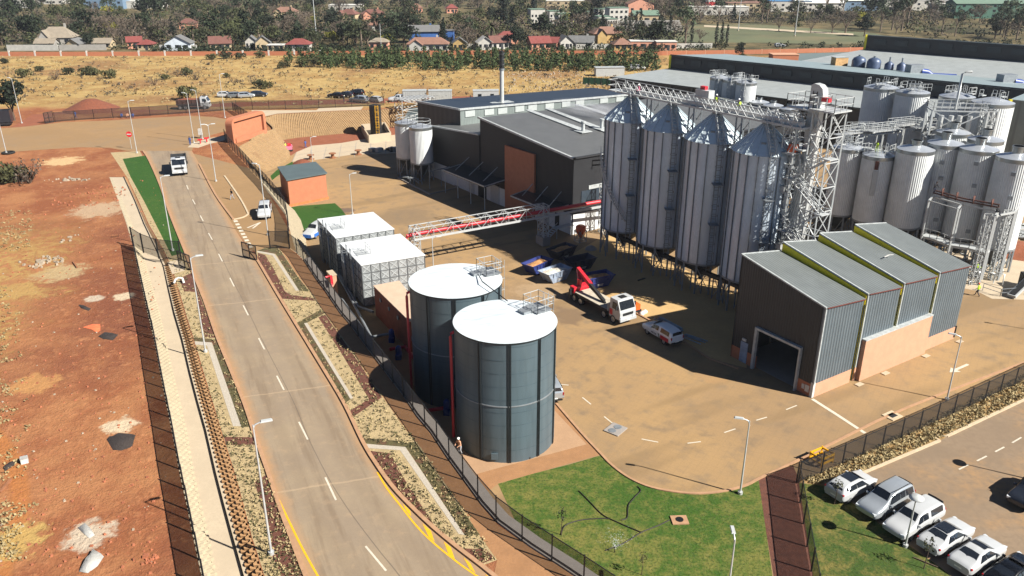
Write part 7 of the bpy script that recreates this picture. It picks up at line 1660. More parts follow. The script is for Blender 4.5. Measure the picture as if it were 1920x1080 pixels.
# things scattered on the red ground
mat('tarp_white', '#93928e', .7, var=.12, bump=.6); mat('tarp_dark', '#2b2421', .85, var=.2, bump=.6); mat('tarp_orange', '#c4623c', .8, var=.15)
def cloth(label, px, m_, h=.22, name='tarpaulin'):
    P = [GR(*p) for p in px]; c = sum(P, Vector())/len(P); m = MB(); n = len(P); rings = []
    m.smooth = True; R1 = [p+Vector((0, 0, .02)) for p in P]; R2 = [c+(p-c)*rnd.uniform(.55, .8)+Vector((0, 0, h*rnd.uniform(.6, 1.4))) for p in P]; vs = R1+R2+[c+Vector((0, 0, h*.8))]
    m.add(vs, [(i, (i+1) % n, n+(i+1) % n, n+i) for i in range(n)]+[(n+i, n+(i+1) % n, 2*n) for i in range(n)]); tag(m.build(name, m_), label, 'tarpaulin')
cloth('crumpled white sheet lying on the red ground near the bottom edge', [(148, 1072), (165, 1075), (183, 1062), (195, 1044), (186, 1036), (176, 1032), (170, 1042), (160, 1055)], 'tarp_white', .3)
cloth('white sheet half buried in pale sand on the red ground', [(146, 990), (160, 985), (172, 994), (178, 1004), (168, 1010), (156, 1000)], 'tarp_white', .25)
cloth('orange cloth lying on the red ground by the drain fence shadow', [(155, 614), (172, 608), (188, 608), (188, 620), (182, 624), (172, 618)], 'tarp_orange', .1)
cloth('dark sheet with open middle right below the orange cloth', [(184, 631), (196, 623), (212, 625), (222, 628), (212, 638), (194, 636)], 'tarp_dark', .15)
cloth('small dark sheet on the red ground above the orange cloth', [(147, 572), (158, 574), (171, 579), (166, 583), (152, 578)], 'tarp_dark', .15)
cloth('dark crumpled sheets next to the large pale sand patch', [(200, 824), (222, 812), (254, 816), (248, 838), (228, 845), (212, 844)], 'tarp_dark', .25)
cloth('dark sheet beside a white pail at the left picture edge', [(5, 878), (20, 866), (32, 862), (28, 872), (10, 884)], 'tarp_dark', .15)
p = GR(47, 867); t = thing('pail', 'white square pail lying near the left picture edge', 'pail', p); MB().box(p+Vector((0, 0, .22)), (.5, .45, .44), .5).build('body', 'sign_white', t); MB().box(p+Vector((.0, -.02, .46)), (.52, .47, .05), .5).build('lid', 'tarp_white', t)
mat('rubble', '#8a7d6c', .9, var=.2); mat('rock_red', '#8a5238', .95, var=.25)
def rubble(label, px, n, sx, sy, m_, s0=.15, s1=.5, cat='rubble', kind=None):
    m = MB(); c = GR(*px)
    for k in range(n): q = c+Vector((rnd.gauss(0, sx), rnd.gauss(0, sy), .1)); s_ = rnd.uniform(s0, s1); m.box((q.x, q.y, ZR(q.y)+s_*.25), (s_, s_*rnd.uniform(.5, 1), s_*rnd.uniform(.4, .8)), rnd.random()*3, rnd.uniform(.5, .95))
    o = m.build('rubble_heap', m_); tag(o, label, cat)
rubble('heap of pale broken concrete blocks in the middle of the red ground', (86, 489), 60, 1.0, .9, 'rubble')
rubble('grey rubble scatter at the foot of the dark bushes on the left', (135, 338), 40, 1.5, .8, 'rubble')
rubble('scatter of pale stones beside the top end of the concrete drain', (178, 368), 90, 2.2, 3.5, 'rock_red', .1, .35)
rubble('small pile of red stones near the bottom of the drain fence shadow', (278, 1048), 24, .4, .3, 'rock_red', .1, .3)
rubble('two pale lumps of concrete on the tracked red ground', (134, 445), 8, .5, .9, 'rubble', .2, .55)
tag(MB().beam(GR(137, 492)+Vector((0, 0, .1)), GR(145, 503)+Vector((0, 0, .1)), .16).build('plank', 'spool_wood'), 'wooden plank lying beside the concrete block heap', 'plank')
tag(MB().beam(GR(0, 925)+Vector((0, 0, .08)), GR(21, 900)+Vector((0, 0, .08)), .18).build('plank', 'spool_wood'), 'pale plank lying at the left picture edge', 'plank')
m = MB()
for k in range(700):
    x, y = rnd.uniform(0, 300), rnd.uniform(350, 1075)
    q = GR(x, y); s_ = rnd.choice((.06, .08, .1, .14, .22)); m.box((q.x, q.y, q.z+s_*.2), (s_, s_*.8, s_*.5), rnd.random()*3, .7)
o = m.build('loose_stones', 'rock_red'); struct(o, 'stuff')
m = MB()
for k in range(110):
    x, y = rnd.uniform(0, 310), rnd.uniform(380, 1075)
    q = GR(x, y); s_ = rnd.choice((.07, .09, .12, .2)); m.box((q.x, q.y, q.z+s_*.2), (s_, s_*.8, s_*.4), rnd.random()*3, .7)
o = m.build('pale_stones', 'rubble'); struct(o, 'stuff')
p = G(985, 858); t = thing('floodlight', 'small white floodlight lying at the foot of the near blue tank', 'lamp', p); MB().box(p+Vector((0, 0, .2)), (.35, .3, .35), .6).build('housing', 'sign_white', t); m = MB(); m.cyl(p+Vector((.3, -.1, 0)), .18, 0, .2, 10); m.build('lens', 'flue_black', t)
# ------------------------------------------------------------------ vegetation
def leafmat(name, a, b_):
    m, t, b = newmat(name); g = t.new('ShaderNodeNewGeometry'); oi = t.new('ShaderNodeObjectInfo')
    n1 = t.noise(g.outputs['Position'], .8, 3); n2 = t.noise(g.outputs['Position'], 5, 2)
    f = t.math('ADD', t.math('MULTIPLY', n1, .6), t.math('MULTIPLY', n2, .5)); f = t.math('ADD', f, t.math('MULTIPLY', t.math('SUBTRACT', oi.outputs['Random'], .5), .35))
    t.link(t.mix(t.ramp(f, .3, .8), col(a), col(b_)), b.inputs['Base Color']); b.inputs['Roughness'].default_value = .8; b.inputs['Specular IOR Level'].default_value = .25
leafmat('leaf_dark', '#161d13', '#29331f'); leafmat('leaf_olive', '#282d1b', '#424629'); leafmat('leaf_bare', '#35302a', '#544a40'); leafmat('leaf_conifer', '#111a13', '#1f2b1f'); leafmat('leaf_yellow', '#5a5a1c', '#83802e'); leafmat('leaf_gum', '#262f22', '#434e38'); leafmat('leaf_bush', '#26291a', '#47462a'); leafmat('leaf_straw', '#7a6c4c', '#988864'); leafmat('leaf_thicket', '#222d19', '#3c4827')
mat('bark', '#4b3c30', .9, var=.2); mat('bark_pale', '#66594c', .9, var=.15)
def leaves(mb, c, rx, ry, rz_, n, s0, s1, up=.3):
    for k in range(n):
        while True:
            x, y, z = rnd.uniform(-1, 1), rnd.uniform(-1, 1), rnd.uniform(-1, 1)
            if x*x+y*y+z*z <= 1: break
        p = Vector((c[0]+x*rx, c[1]+y*ry, c[2]+z*rz_)); nn = Vector((rnd.gauss(0, 1)+x, rnd.gauss(0, 1)+y, rnd.gauss(0, 1)+z*.6+up)).normalized()
        a = nn.orthogonal().normalized(); a.rotate(Matrix.Rotation(rnd.random()*6.28, 3, nn)); b = nn.cross(a); s = rnd.uniform(s0, s1); e = s*rnd.uniform(.5, .9)
        mb.add([p+a*s, p+b*e, p-a*s, p-b*e], [(0, 1, 2, 3)])
def trunk(mb, h, r, limbs, spread, top):
    mb.smooth = True; mb.tube([(0, 0, -.3), (.05, 0, h*.5), (-.05, .06, h)], [r, r*.75, r*.5], 7)
    tips = []
    for k in range(limbs):
        a = 6.28*k/limbs+rnd.uniform(-.4, .4); z0 = h*rnd.uniform(.6, 1.0); e = spread*rnd.uniform(.5, 1); zt_ = h+(top-h)*rnd.uniform(.3, .85)
        mb.tube([(0, 0, z0), (e*.45*math.cos(a), e*.45*math.sin(a), (z0+zt_)/2+.2), (e*math.cos(a), e*math.sin(a), zt_)], [r*.45, r*.3, r*.12], 5); tips.append((e*math.cos(a), e*math.sin(a), zt_))
    return tips
def make_tree(kind, q=1.0):
    """returns (trunk builder, crown builder, leaf material)"""
    T, L = MB(), MB(); N = lambda n: int(n*q)
    if kind == 'evergreen':
        tips = trunk(T, 2.2, .28, 6, 2.6, 7.0)
        for p in tips+[(0, 0, 5.8), (rnd.uniform(-1, 1), rnd.uniform(-1, 1), 6.6), (1.4, -.8, 4.0), (-1.5, .7, 3.8)]: leaves(L, p, rnd.uniform(1.2, 1.9), rnd.uniform(1.2, 1.9), rnd.uniform(.9, 1.5), N(62), .22, .5)
        return T, L, 'leaf_dark'
    if kind == 'olive':
        tips = trunk(T, 1.8, .25, 7, 3.0, 6.0)
        for p in tips+[(0, 0, 5.2), (.9, .4, 5.9)]: leaves(L, p, rnd.uniform(1.1, 1.8), rnd.uniform(1.1, 1.8), rnd.uniform(.8, 1.2), N(55), .2, .42)
        return T, L, 'leaf_olive'
    if kind == 'bare':
        tips = trunk(T, 2.0, .3, 9, 3.4, 7.0)
        for p in tips:
            for k in range(7):
                d = Vector((rnd.gauss(0, 1), rnd.gauss(0, 1), rnd.uniform(.1, 1.4))).normalized()*rnd.uniform(.9, 1.9); T.beam(p, Vector(p)+d, .06)
            leaves(L, p, 1.6, 1.6, 1.1, N(38), .1, .26)
        leaves(L, (0, 0, 5.6), 2.6, 2.6, 1.4, N(90), .1, .26); return T, L, 'leaf_bare'
    if kind == 'conifer':
        T.tube([(0, 0, -.3), (0, 0, 9)], [.28, .05], 6)
        for k in range(13): z = 1.2+k*.68; r = 2.3*(1-k/14)*rnd.uniform(.8, 1.15); leaves(L, (rnd.uniform(-.2, .2), rnd.uniform(-.2, .2), z), r, r, .45, N(34+8*int(r*2)), .18, .42, -.2)
        return T, L, 'leaf_conifer'
    if kind == 'cypress':
        T.tube([(0, 0, -.3), (0, 0, 6)], [.2, .05], 6)
        for k in range(10): z = .8+k*.68; leaves(L, (0, 0, z), .85*(1-abs(k-3.5)/9), .85*(1-abs(k-3.5)/9), .5, N(30), .14, .3)
        return T, L, 'leaf_conifer'
    if kind == 'gum':
        tips = trunk(T, 5.0, .3, 7, 2.6, 11.0)
        for p in tips+[(0, 0, 10.6), (.7, -.5, 8.4)]: leaves(L, p, rnd.uniform(.9, 1.6), rnd.uniform(.9, 1.6), rnd.uniform(.8, 1.4), N(46), .2, .42)
        return T, L, 'leaf_gum'
    if kind == 'palm':
        T.tube([(0, 0, -.3), (.1, 0, 3), (0, 0, 5.2)], [.35, .26, .24], 7)
        for k in range(26):
            a = rnd.random()*6.28; el = rnd.uniform(-.3, 1.2); pts_ = []; r = 2.6
            for j in range(5): f = j/4; pts_.append(Vector((r*f*math.cos(a)*math.cos(el*.6), r*f*math.sin(a)*math.cos(el*.6), 5.2+r*f*math.sin(el)-1.3*f*f)))
            for i in range(4):
                d = (pts_[i+1]-pts_[i]).normalized(); s = Vector((-math.sin(a), math.cos(a), -.3))*.3*(1-i*.18); L.add([pts_[i]-s, pts_[i+1]-s*.8, pts_[i+1]+s*.8, pts_[i]+s], [(0, 1, 2, 3)])
        return T, L, 'leaf_olive'
    if kind == 'yellow':
        tips = trunk(T, 1.4, .2, 6, 2.0, 4.6)
        for p in tips+[(0, 0, 4)]: leaves(L, p, 1.2, 1.2, .9, N(60), .2, .4)
        return T, L, 'leaf_yellow'
    if kind == 'bush':
        for k in range(5): a = k*1.3; T.tube([(0, 0, -.1), (.5*math.cos(a), .5*math.sin(a), .9)], [.06, .03], 4)
        for k in range(7): leaves(L, (rnd.uniform(-1.1, 1.1), rnd.uniform(-1, 1), rnd.uniform(.5, 1.3)), .9, .9, .6, N(55), .12, .28)
        return T, L, 'leaf_bush'
    if kind == 'thorn':
        for k in range(14): a = k*.9; e = rnd.uniform(.8, 1.7); T.tube([(0, 0, -.1), (e*.5*math.cos(a), e*.5*math.sin(a), .8), (e*math.cos(a), e*math.sin(a), rnd.uniform(1.2, 2.2))], [.05, .035, .015], 4)
        for k in range(8): leaves(L, (rnd.uniform(-1.3, 1.3), rnd.uniform(-1.2, 1.2), rnd.uniform(.7, 1.8)), .8, .8, .5, N(24), .07, .16)
        return T, L, 'leaf_bare'
    if kind == 'sapling':
        T.tube([(0, 0, 0), (.04, 0, 1.3), (0, .03, 2.3)], [.035, .025, .012], 5); leaves(L, (0, 0, 1.9), .4, .4, .6, N(60), .05, .12)
        return T, L, 'leaf_bush'
kinds = ('evergreen', 'olive', 'bare', 'conifer', 'cypress', 'gum', 'palm', 'yellow', 'bush', 'thorn')
LIB = {}
def lib(kind, v):
    if (kind, v) not in LIB:
        T, L, lm = make_tree(kind); tm = 'bark_pale' if kind in ('gum', 'palm', 'bare') else 'bark'
        a = T.build('trunk', tm, origin=(0, 0, 0)); b = L.build('crown', lm, origin=(0, 0, 0)); ma, mb_ = a.data, b.data; bpy.data.objects.remove(a); bpy.data.objects.remove(b)
        LIB[kind, v] = (ma, mb_)
    return LIB[kind, v]
TREENAME = {'evergreen': 'evergreen_tree', 'olive': 'leafy_tree', 'bare': 'bare_tree', 'conifer': 'conifer_tree', 'cypress': 'cypress_tree', 'gum': 'gum_tree', 'palm': 'palm_tree', 'yellow': 'yellow_green_tree', 'bush': 'bush', 'thorn': 'thorn_bush', 'sapling': 'sapling'}
def tree(kind, P, s, label, group=None, cat='tree', v=0, sz=1.0):
    ma, mb_ = lib(kind, v); t = thing(TREENAME[kind], label, cat, P, group); t.rotation_euler = (0, 0, rnd.random()*6.28); t.scale = (s, s, s*sz)
    for n, me in (('trunk' if kind not in ('bush', 'thorn') else 'stem', ma), ('crown', mb_)): o = bpy.data.objects.new(n, me); COL.objects.link(o); o.parent = t
    return t
ZF = 4.43
# ------------------------------------------------------------------ houses
for n, c in (('roof_red', '#5f3d35'), ('roof_bright', '#6d3530'), ('roof_orange', '#735446'), ('roof_thatch', '#7a7062'), ('roof_slate2', '#5c5c5c'), ('roof_green', '#566b5c'), ('roof_pale', '#b5b3ad'), ('wall_cream', '#a08f72'), ('wall_pale', '#a5a29b'), ('wall_blue', '#2f5690'), ('wall_pink', '#b8836c'), ('wall_yellow', '#a08555'), ('wall_grey', '#8b8781'), ('wall_lightblue', '#b4bcc4'), ('wall_bluegrey', '#5c7287'), ('wall_green', '#3c6152')): mat(n, c, .85, var=.1, scale=.8)
LAND = []
def house(label, px, py, w, d, h, roof, wall, rz=0., rt='gable', rh=2.2, cat='house', name='house', short=None, z=ZF, wing=True, nwin=3):
    w *= .88; d *= .9; h *= .92; rh *= .9; P = G(px, py, z); t = thing(name, label, cat, P); cs, sn = math.cos(rz), math.sin(rz)
    L = lambda x, y, zz: Vector((P.x+x*cs-y*sn, P.y+x*sn+y*cs, P.z+zz))
    bx = lambda m, x0, x1, y0, y1, z0, z1: m.prism([L(x0, y0, z1), L(x1, y0, z1), L(x1, y1, z1), L(x0, y1, z1)], P.z+z0)
    X, Y = w/2, d/2; m = MB(); bx(m, -X, X, -Y, Y, -.3, h)
    if rt == 'gable': m.add([L(-X, -Y, h), L(-X, Y, h), L(-X, 0, h+rh*.97)], [(0, 2, 1)]); m.add([L(X, -Y, h), L(X, Y, h), L(X, 0, h+rh*.97)], [(0, 1, 2)])
    if rt == 'front': m.add([L(-X, -Y, h), L(X, -Y, h), L(0, -Y, h+rh*.97)], [(0, 1, 2)]); m.add([L(-X, Y, h), L(X, Y, h), L(0, Y, h+rh*.97)], [(0, 2, 1)])
    m.build('wall', wall, t); e = .5; m = MB()
    if rt == 'gable':
        for s in (1, -1): q = [L(-X-e, s*(Y+e), h-.25), L(X+e, s*(Y+e), h-.25), L(X+e, 0, h+rh), L(-X-e, 0, h+rh)]; q = q if s < 0 else [q[1], q[0], q[3], q[2]]; m.prism([p+Vector((0, 0, .12)) for p in q], q)
    elif rt == 'front':
        for s in (1, -1): q = [L(s*(X+e), -Y-e, h-.25), L(s*(X+e), Y+e, h-.25), L(0, Y+e, h+rh), L(0, -Y-e, h+rh)]; q = q if s > 0 else [q[1], q[0], q[3], q[2]]; m.prism([p+Vector((0, 0, .12)) for p in q], q)
    elif rt == 'hip':
        b = [L(-X-e, -Y-e, h), L(X+e, -Y-e, h), L(X+e, Y+e, h), L(-X-e, Y+e, h)]; k = min(X, Y)*.9; r = [L(-X+k, 0, h+rh), L(X-k, 0, h+rh)]
        m.add(b+r, [(0, 1, 5, 4), (1, 2, 5), (2, 3, 4, 5), (3, 0, 4), (3, 2, 1, 0)])
    else: bx(m, -X-.2, X+.2, -Y-.2, Y+.2, h+.003, h+.25)
    ro = m.build('roof', roof, t)
    if rt in ('gable', 'hip') and w > 9: c = L(X*.45, Y*.3, 0); MB().box((c.x, c.y, P.z+h+rh*.7), (.7, .7, rh*1.2), rz).build('chimney', wall, ro)
    if wing and rt in ('gable', 'hip') and w > 10:
        x0 = -X*.55; ww = w*.32; m = MB(); y0 = -Y-2.4; bx(m, x0-ww/2, x0+ww/2, y0, -Y-.002, -.3, h*.96); m.add([L(x0-ww/2, y0, h*.96), L(x0+ww/2, y0, h*.96), L(x0, y0, h+rh*.7)], [(0, 1, 2)]); m.build('front_gable', wall, t); m = MB()
        for s in (1, -1): q = [L(x0+s*(ww/2+.3), y0-.4, h*.9), L(x0+s*(ww/2+.3), 0, h*.9), L(x0, 0, h+rh*.75), L(x0, y0-.4, h+rh*.75)]; q = q if s > 0 else [q[1], q[0], q[3], q[2]]; m.prism([p+Vector((0, 0, .12)) for p in q], q)
        m.build('roof', roof, t)
    for k in range(nwin):
        x = -X+w*(k+.5)/nwin; fr = h > 4.5
        for lv in range(int(h//2.7) if fr else 1): c = L(x, -Y-.03, 1.5+2.7*lv); MB().box(c, (min(1.6, w/nwin*.5), .1, 1.2), rz).build('window', 'glass', t)
    c = L(X*.2, -Y-.04, 1.0); MB().box(c, (1.0, .12, 2.0), rz).build('door', 'bin_dark', t)
    if short: LAND.append((px, py, short))
    return t
H = house
H('large house with grey thatched roof among trees at the left', 112, 82, 15, 9, 3.0, 'roof_thatch', 'wall_grey', .15, 'hip', 4.6, short='thatched house')
H('low grey roofed house in front of the thatched house', 90, 91, 8, 6, 2.6, 'roof_thatch', 'wall_grey', .1, 'gable', 1.6, short='low grey house')
H('small cream house with gable facing the veld', 145, 93, 6, 6, 2.7, 'roof_slate2', 'wall_cream', -.1, 'front', 2.0, short='small cream gable house')
H('long low house with grey brown roof behind the pale boundary wall', 193, 91, 9.5, 6, 2.7, 'roof_thatch', 'wall_cream', .05, 'gable', 1.7, short='grey brown roofed house')
H('pink walled house with bright red gable roof', 254, 90, 6, 6, 3.0, 'roof_bright', 'wall_pink', .4, 'gable', 1.9, short='pink walled house')
H('small house with broad red hip roof', 277, 93, 6.5, 6, 2.4, 'roof_bright', 'wall_cream', .1, 'hip', 1.9, short='red hip roofed house')
H('white house with pale blue grey gables behind the boundary wall', 338, 93, 11, 7, 3.0, 'roof_slate2', 'wall_lightblue', .1, 'front', 3.0, short='blue grey gabled house')
H('cream house with red roof and dark chimney', 415, 93, 9, 7, 3.0, 'roof_red', 'wall_cream', .3, 'gable', 2.6, short='cream house with red roof')
H('white gabled house cut by a tall hedge', 473, 90, 5, 6, 3.0, 'roof_slate2', 'wall_pale', .2, 'front', 2.3, short='white house by the hedge')
H('house with red roof peeping through the trees on the left', 355, 56, 9, 7, 3.6, 'roof_red', 'wall_pink', .2, 'hip', 2.4, short='hidden red roof')
H('cream house with grey gable right of the tall hedge', 494, 93, 6.5, 6, 3.0, 'roof_slate2', 'wall_cream', .3, 'front', 2.8, short='cream house with grey gable')
H('flat roofed cream outbuilding behind the brick boundary wall', 521, 96, 7.5, 5, 2.6, 'roof_pale', 'wall_cream', 0, 'flat', short='flat cream outbuilding')
H('white house with long coral red roof', 562, 95, 10, 7, 2.9, 'roof_bright', 'wall_pale', .05, 'hip', 2.2, short='coral roofed house')
H('far house with wide pale orange roof above the trees', 537, 32, 16, 10, 3.4, 'roof_orange', 'wall_cream', .1, 'hip', 3, short='wide pale orange roof')
H('far house with coral roof, left of a pair on the rise', 655, 36, 12, 9, 3.2, 'roof_red', 'wall_cream', -.2, 'hip', 3, short='coral roof on the rise')
H('far house with long coral roof, right of a pair on the rise', 700, 35, 15, 9, 3.2, 'roof_red', 'wall_pink', .2, 'hip', 2.6, short='long coral roof')
H('small brick house with flat orange roof line behind two lamp poles', 712, 92, 8.5, 6, 3.2, 'roof_thatch', 'wall_pink', 0, 'hip', 1.6, short='orange walled house')
H('bright blue two storey house with grey roof', 796, 80, 14, 8, 5.4, 'roof_slate2', 'wall_blue', .1, 'gable', 2.4, short='blue house', wing=False, nwin=5)
H('small blue annex right of the dark conifer', 842, 78, 5, 5, 5.0, 'roof_slate2', 'wall_blue', 0, 'flat', short='blue annex')
H('long pale walled house with orange tiled roof behind the thicket', 803, 95, 18, 7, 3.0, 'roof_orange', 'wall_pale', .03, 'hip', 2.6, short='long orange roofed house', nwin=6)
H('cream house with gable facing the thicket', 862, 93, 6, 6, 3.0, 'roof_slate2', 'wall_yellow', .1, 'front', 2.2, short='cream gable by the conifer')
H('white house with broad white gable', 908, 92, 6.5, 6, 3.0, 'roof_pale', 'wall_pale', .2, 'front', 2.4, short='broad white gable')
H('white gabled house with brown red roof', 933, 91, 8, 7, 3.0, 'roof_red', 'wall_pale', .4, 'gable', 2.4, short='brown red roofed house')
H('red roofed house behind the white gables', 951, 81, 10, 7, 3.2, 'roof_bright', 'wall_pink', .1, 'hip', 2.2, short='red roof behind the gables')
H('brick house with two red gables near the brick boundary wall', 1010, 92, 9, 7, 3.0, 'roof_bright', 'wall_pink', .3, 'gable', 2.4, short='double red gabled house')
H('small red roofed house right of the double red gables', 1036, 91, 5.5, 6, 2.9, 'roof_bright', 'wall_pink', -.3, 'gable', 2, short='small red roof')
H('white house with grey gable and dormer', 1058, 91, 6, 6, 3.0, 'roof_slate2', 'wall_pale', .3, 'front', 2.6, short='white house with grey gable')
H('low white house with dark grey roof planes', 1090, 90, 11, 7, 2.8, 'roof_slate2', 'wall_pale', -.2, 'gable', 2.4, short='dark grey roofed house')
H('big double storey house with yellow walls and orange roof', 1135, 84, 14, 9, 5.2, 'roof_orange', 'wall_yellow', .2, 'hip', 2.8, short='big yellow house', nwin=4)
H('low house with pyramid orange tiled roof', 1165, 93, 8, 7, 2.4, 'roof_orange', 'wall_yellow', .1, 'hip', 2.4, short='pyramid orange roof')
H('flat roofed brick house with dark carport openings', 1203, 91, 11, 6, 3.2, 'roof_pale', 'wall_pink', 0, 'flat', short='flat roofed brick house')
H('low flat roofed brick garage right of the carport house', 1247, 93, 9, 6, 3.4, 'roof_pale', 'wall_pink', 0, 'flat', short='brick garage')
for i, (px, py, w, h, lab) in enumerate(((1005, 44, 9, 8, 'white apartment block with green roof, leftmost of the blocks among trees'), (1040, 44, 9, 7, 'white apartment block with green roof, second from left beside the big round tree'), (1060, 50, 11, 7, 'long white apartment block with green roof in front of the second one'), (1098, 42, 11, 6, 'low white block with green roof between two dark trees'), (1134, 43, 12, 8, 'white apartment block with grey green roof behind the dark conifer'), (1155, 47, 12, 9.5, 'tallest white apartment block with lit window rows at its right end'), (1128, 56, 7, 7, 'small white block in front of the apartment row'), (1143, 57, 6, 6, 'smallest white block right of the small one in front'))):
    H(lab, px, py, w, 8, h, 'roof_green', 'wall_pale', .25, 'flat', cat='apartment block', name='apartment_block', short='apartment block %s' % ('far left' if i == 0 else '') if i in (0,) else None, nwin=4)
LAND.append((1155, 47, 'tallest apartment block'))
H('tall brick church hall with slanting roof on the rise', 1198, 30, 18, 9, 8, 'roof_orange', 'wall_pink', .1, 'front', 3.5, cat='hall', name='church_hall', short='brick hall')
H('low green roofed hall in front of the brick hall', 1208, 40, 16, 8, 4, 'roof_green', 'wall_cream', .1, 'gable', 2.4, cat='hall', name='hall', short='green roofed hall')
H('red house on the far slope in the middle', 847, 24, 8, 7, 3.2, 'roof_bright', 'wall_pink', .2, 'hip', 2.6, short='far red roof')
H('far pink house beside the open slope', 780, 23, 9, 7, 3.2, 'roof_orange', 'wall_pink', .2, 'hip', 2.6, short='far pink house')
H('far orange house above the orange walled house', 708, 58, 10, 7, 3.2, 'roof_orange', 'wall_pale', .1, 'hip', 2.2, short='orange roof above')
for px, py, w, h, wl, rf, lab, sh in ((28, 14, 26, 6, 'wall_pale', 'roof_pale', 'long white works building at the top left corner', 'white works'), (98, 7, 26, 6, 'wall_pale', 'roof_green', 'white building with green roof near the top left', 'far green roof'), (203, 16, 30, 7, 'wall_bluegrey', 'roof_pale', 'large blue grey glazed office block among the far trees', 'glazed office'), (262, 15, 40, 5, 'wall_pale', 'roof_pale', 'long white office building right of the glazed block', 'white office'), (650, 20, 24, 4, 'wall_pale', 'roof_pale', 'long low white roof among the trees left of centre', 'low white roof'), (1060, 17, 30, 6, 'wall_cream', 'roof_pale', 'long cream school building behind the apartment blocks', 'cream school'), (1345, 27, 40, 5, 'wall_pale', 'roof_pale', 'long white wall like building behind the orchard', 'long white building'), (1390, 22, 24, 6, 'wall_cream', 'roof_orange', 'cream hall with orange roof behind the sports field', 'orange roofed hall'), (1432, 20, 30, 6, 'wall_cream', 'roof_orange', 'second cream hall with orange roof left of the blue roof', 'second orange hall'), (1476, 21, 30, 7, 'wall_pale', 'roof_blue', 'industrial hall with bright blue roof', 'blue roofed hall'), (1530, 21, 36, 6, 'wall_pale', 'roof_pale', 'white depot right of the blue roofed hall', 'white depot'), (1590, 19, 40, 7, 'wall_bluegrey', 'roof_pale', 'grey depot hall with white doors right of the white depot', 'grey depot'), (1660, 18, 34, 7, 'wall_pale', 'roof_pale', 'long white warehouse in the far industrial row', 'white far warehouse'), (1730, 19, 36, 7, 'wall_pale', 'roof_pale', 'white hall behind the tall dark trees', 'white hall'), (1785, 24, 30, 6, 'wall_grey', 'roof_pale', 'grey hall left of the dark green warehouse', 'grey hall'), (1850, 33, 52, 9, 'wall_green', 'roof_green', 'dark green warehouse with pale green roof at the upper right', 'green warehouse')):
    if 'roof_blue' not in M: mat('roof_blue', '#3d6f9c', .6)
    H(lab, px, py, w, 14, h, rf, wl, .02, 'gable' if w > 30 and 'depot' in lab or wl == 'wall_green' else 'flat', 2.5, cat='industrial building', name='industrial_hall', short=sh, wing=False, nwin=5)
# red and white water tower
p = G(1330, 24, ZF); t = thing('water_tower', 'slim red and white lattice tower rising above the far trees', 'tower', p)
for k in range(5): lattice(MB(), rect(p, 4, 4, .3), p.z+k*3.2, p.z+(k+1)*3.2, 1, .5).build('tower_section', 'sign_red' if k % 2 else 'sign_white', t)
MB().cyl(p, 3, p.z+16, p.z+20, 14).build('tank', 'sign_white', t)
t = thing('grandstand', 'dark terraced seating bank below the brick hall', 'grandstand', G(1215, 57, ZF)); p = t.location
for k in range(4): MB().box((p.x, p.y+3*k, p.z+.6+.9*k), (34, 1.8, 1.2+.1*k)).build('seat_row', 'wall_grey', t)
# boundary walls
def bwall(label, px, h, m_, pier=None, step=9, pm='sign_white', pw=.9, fn=None):
    P = [G(*p, ZF) for p in px]; t = thing('boundary_wall', label, 'wall', P[0]); m = MB()
    for a, b in zip(P, P[1:]): m.beam(a+Vector((0, 0, h/2)), b+Vector((0, 0, h/2)), .3, h)
    m.build('panel', m_, t)
    if pier:
        for p in resample(P, step)[:100]: MB().box(p+Vector((0, 0, pier/2)), (pw, pw*.6, pier)).build('pier', pm, t)
bwall('long orange brick boundary wall with pale piers across the veld, left part', [(-20, 105), (300, 105), (480, 104)], 2.0, 'brick', None) if False else None
bwall('orange brick boundary wall with white piers running across the back of the veld', [(-30, 105), (180, 105), (480, 104), (620, 104)], 1.5, 'brick', 1.9, 9.6, pw=.6)
bwall('orange brick boundary wall behind the green thicket and the sports field', [(620, 104), (960, 103), (1240, 104), (1440, 101), (1640, 96)], 1.6, 'brick', 1.8, 7.4, 'brick_pale', .5)
bwall('pale precast garden wall along the left houses', [(14, 95), (110, 95)], 2.2, 'wall_pale')
bwall('grey precast garden wall between the cream houses', [(112, 95), (200, 94)], 2.2, 'wall_grey')
bwall('white garden wall below the blue grey gabled house', [(300, 94), (370, 94)], 2.0, 'wall_pale')
bwall('grey precast wall behind the thicket on the right', [(850, 92), (960, 90)], 1.9, 'wall_grey')
bwall('pale precast wall below the far right houses', [(1080, 92), (1240, 91), (1335, 90)], 1.9, 'wall_pale')
# ------------------------------------------------------------------ trees
LAND += [(363, 200, 'loaded tipper truck'), (630, 185, 'dark parked cars'), (150, 226, 'plaza fence'), (455, 184, 'cars in the grass')]
seen = {}
def near_label(px, py, head):
    c = sorted(LAND, key=lambda l: (l[0]-px)**2+((l[1]-py)*2.2)**2)
    opts = []
    for l in c[:6]:
        dx, dy = px-l[0], (l[1]-py)*2.2
        if abs(dx) > abs(dy): r = 'right of' if dx > 0 else 'left of'
        else: r = 'behind' if dy > 0 else 'in front of'
        opts.append((r, l[2], dx, dy))
    opts_l = ['%s %s the %s' % (head, r, n) for r, n, dx, dy in opts[:2]]
    for i in range(1, len(opts)): opts_l.append('%s between the %s and the %s' % (head, opts[0][1], opts[i][1]))
    for o in opts_l:
        if o not in seen and len(o.split()) <= 16: seen[o] = 1; return o
    return None
HEAD = {'evergreen': ['dark round evergreen', 'broad dark evergreen'], 'olive': ['olive green tree', 'rounded olive green tree'], 'bare': ['bare grey brown winter tree', 'wide leafless tree'], 'conifer': ['dark pointed conifer'], 'cypress': ['slim dark cypress'], 'gum': ['tall loose gum tree'], 'palm': ['feathery palm'], 'yellow': ['yellow green tree'], 'bush': ['dark bush'], 'thorn': ['thorny dry bush']}
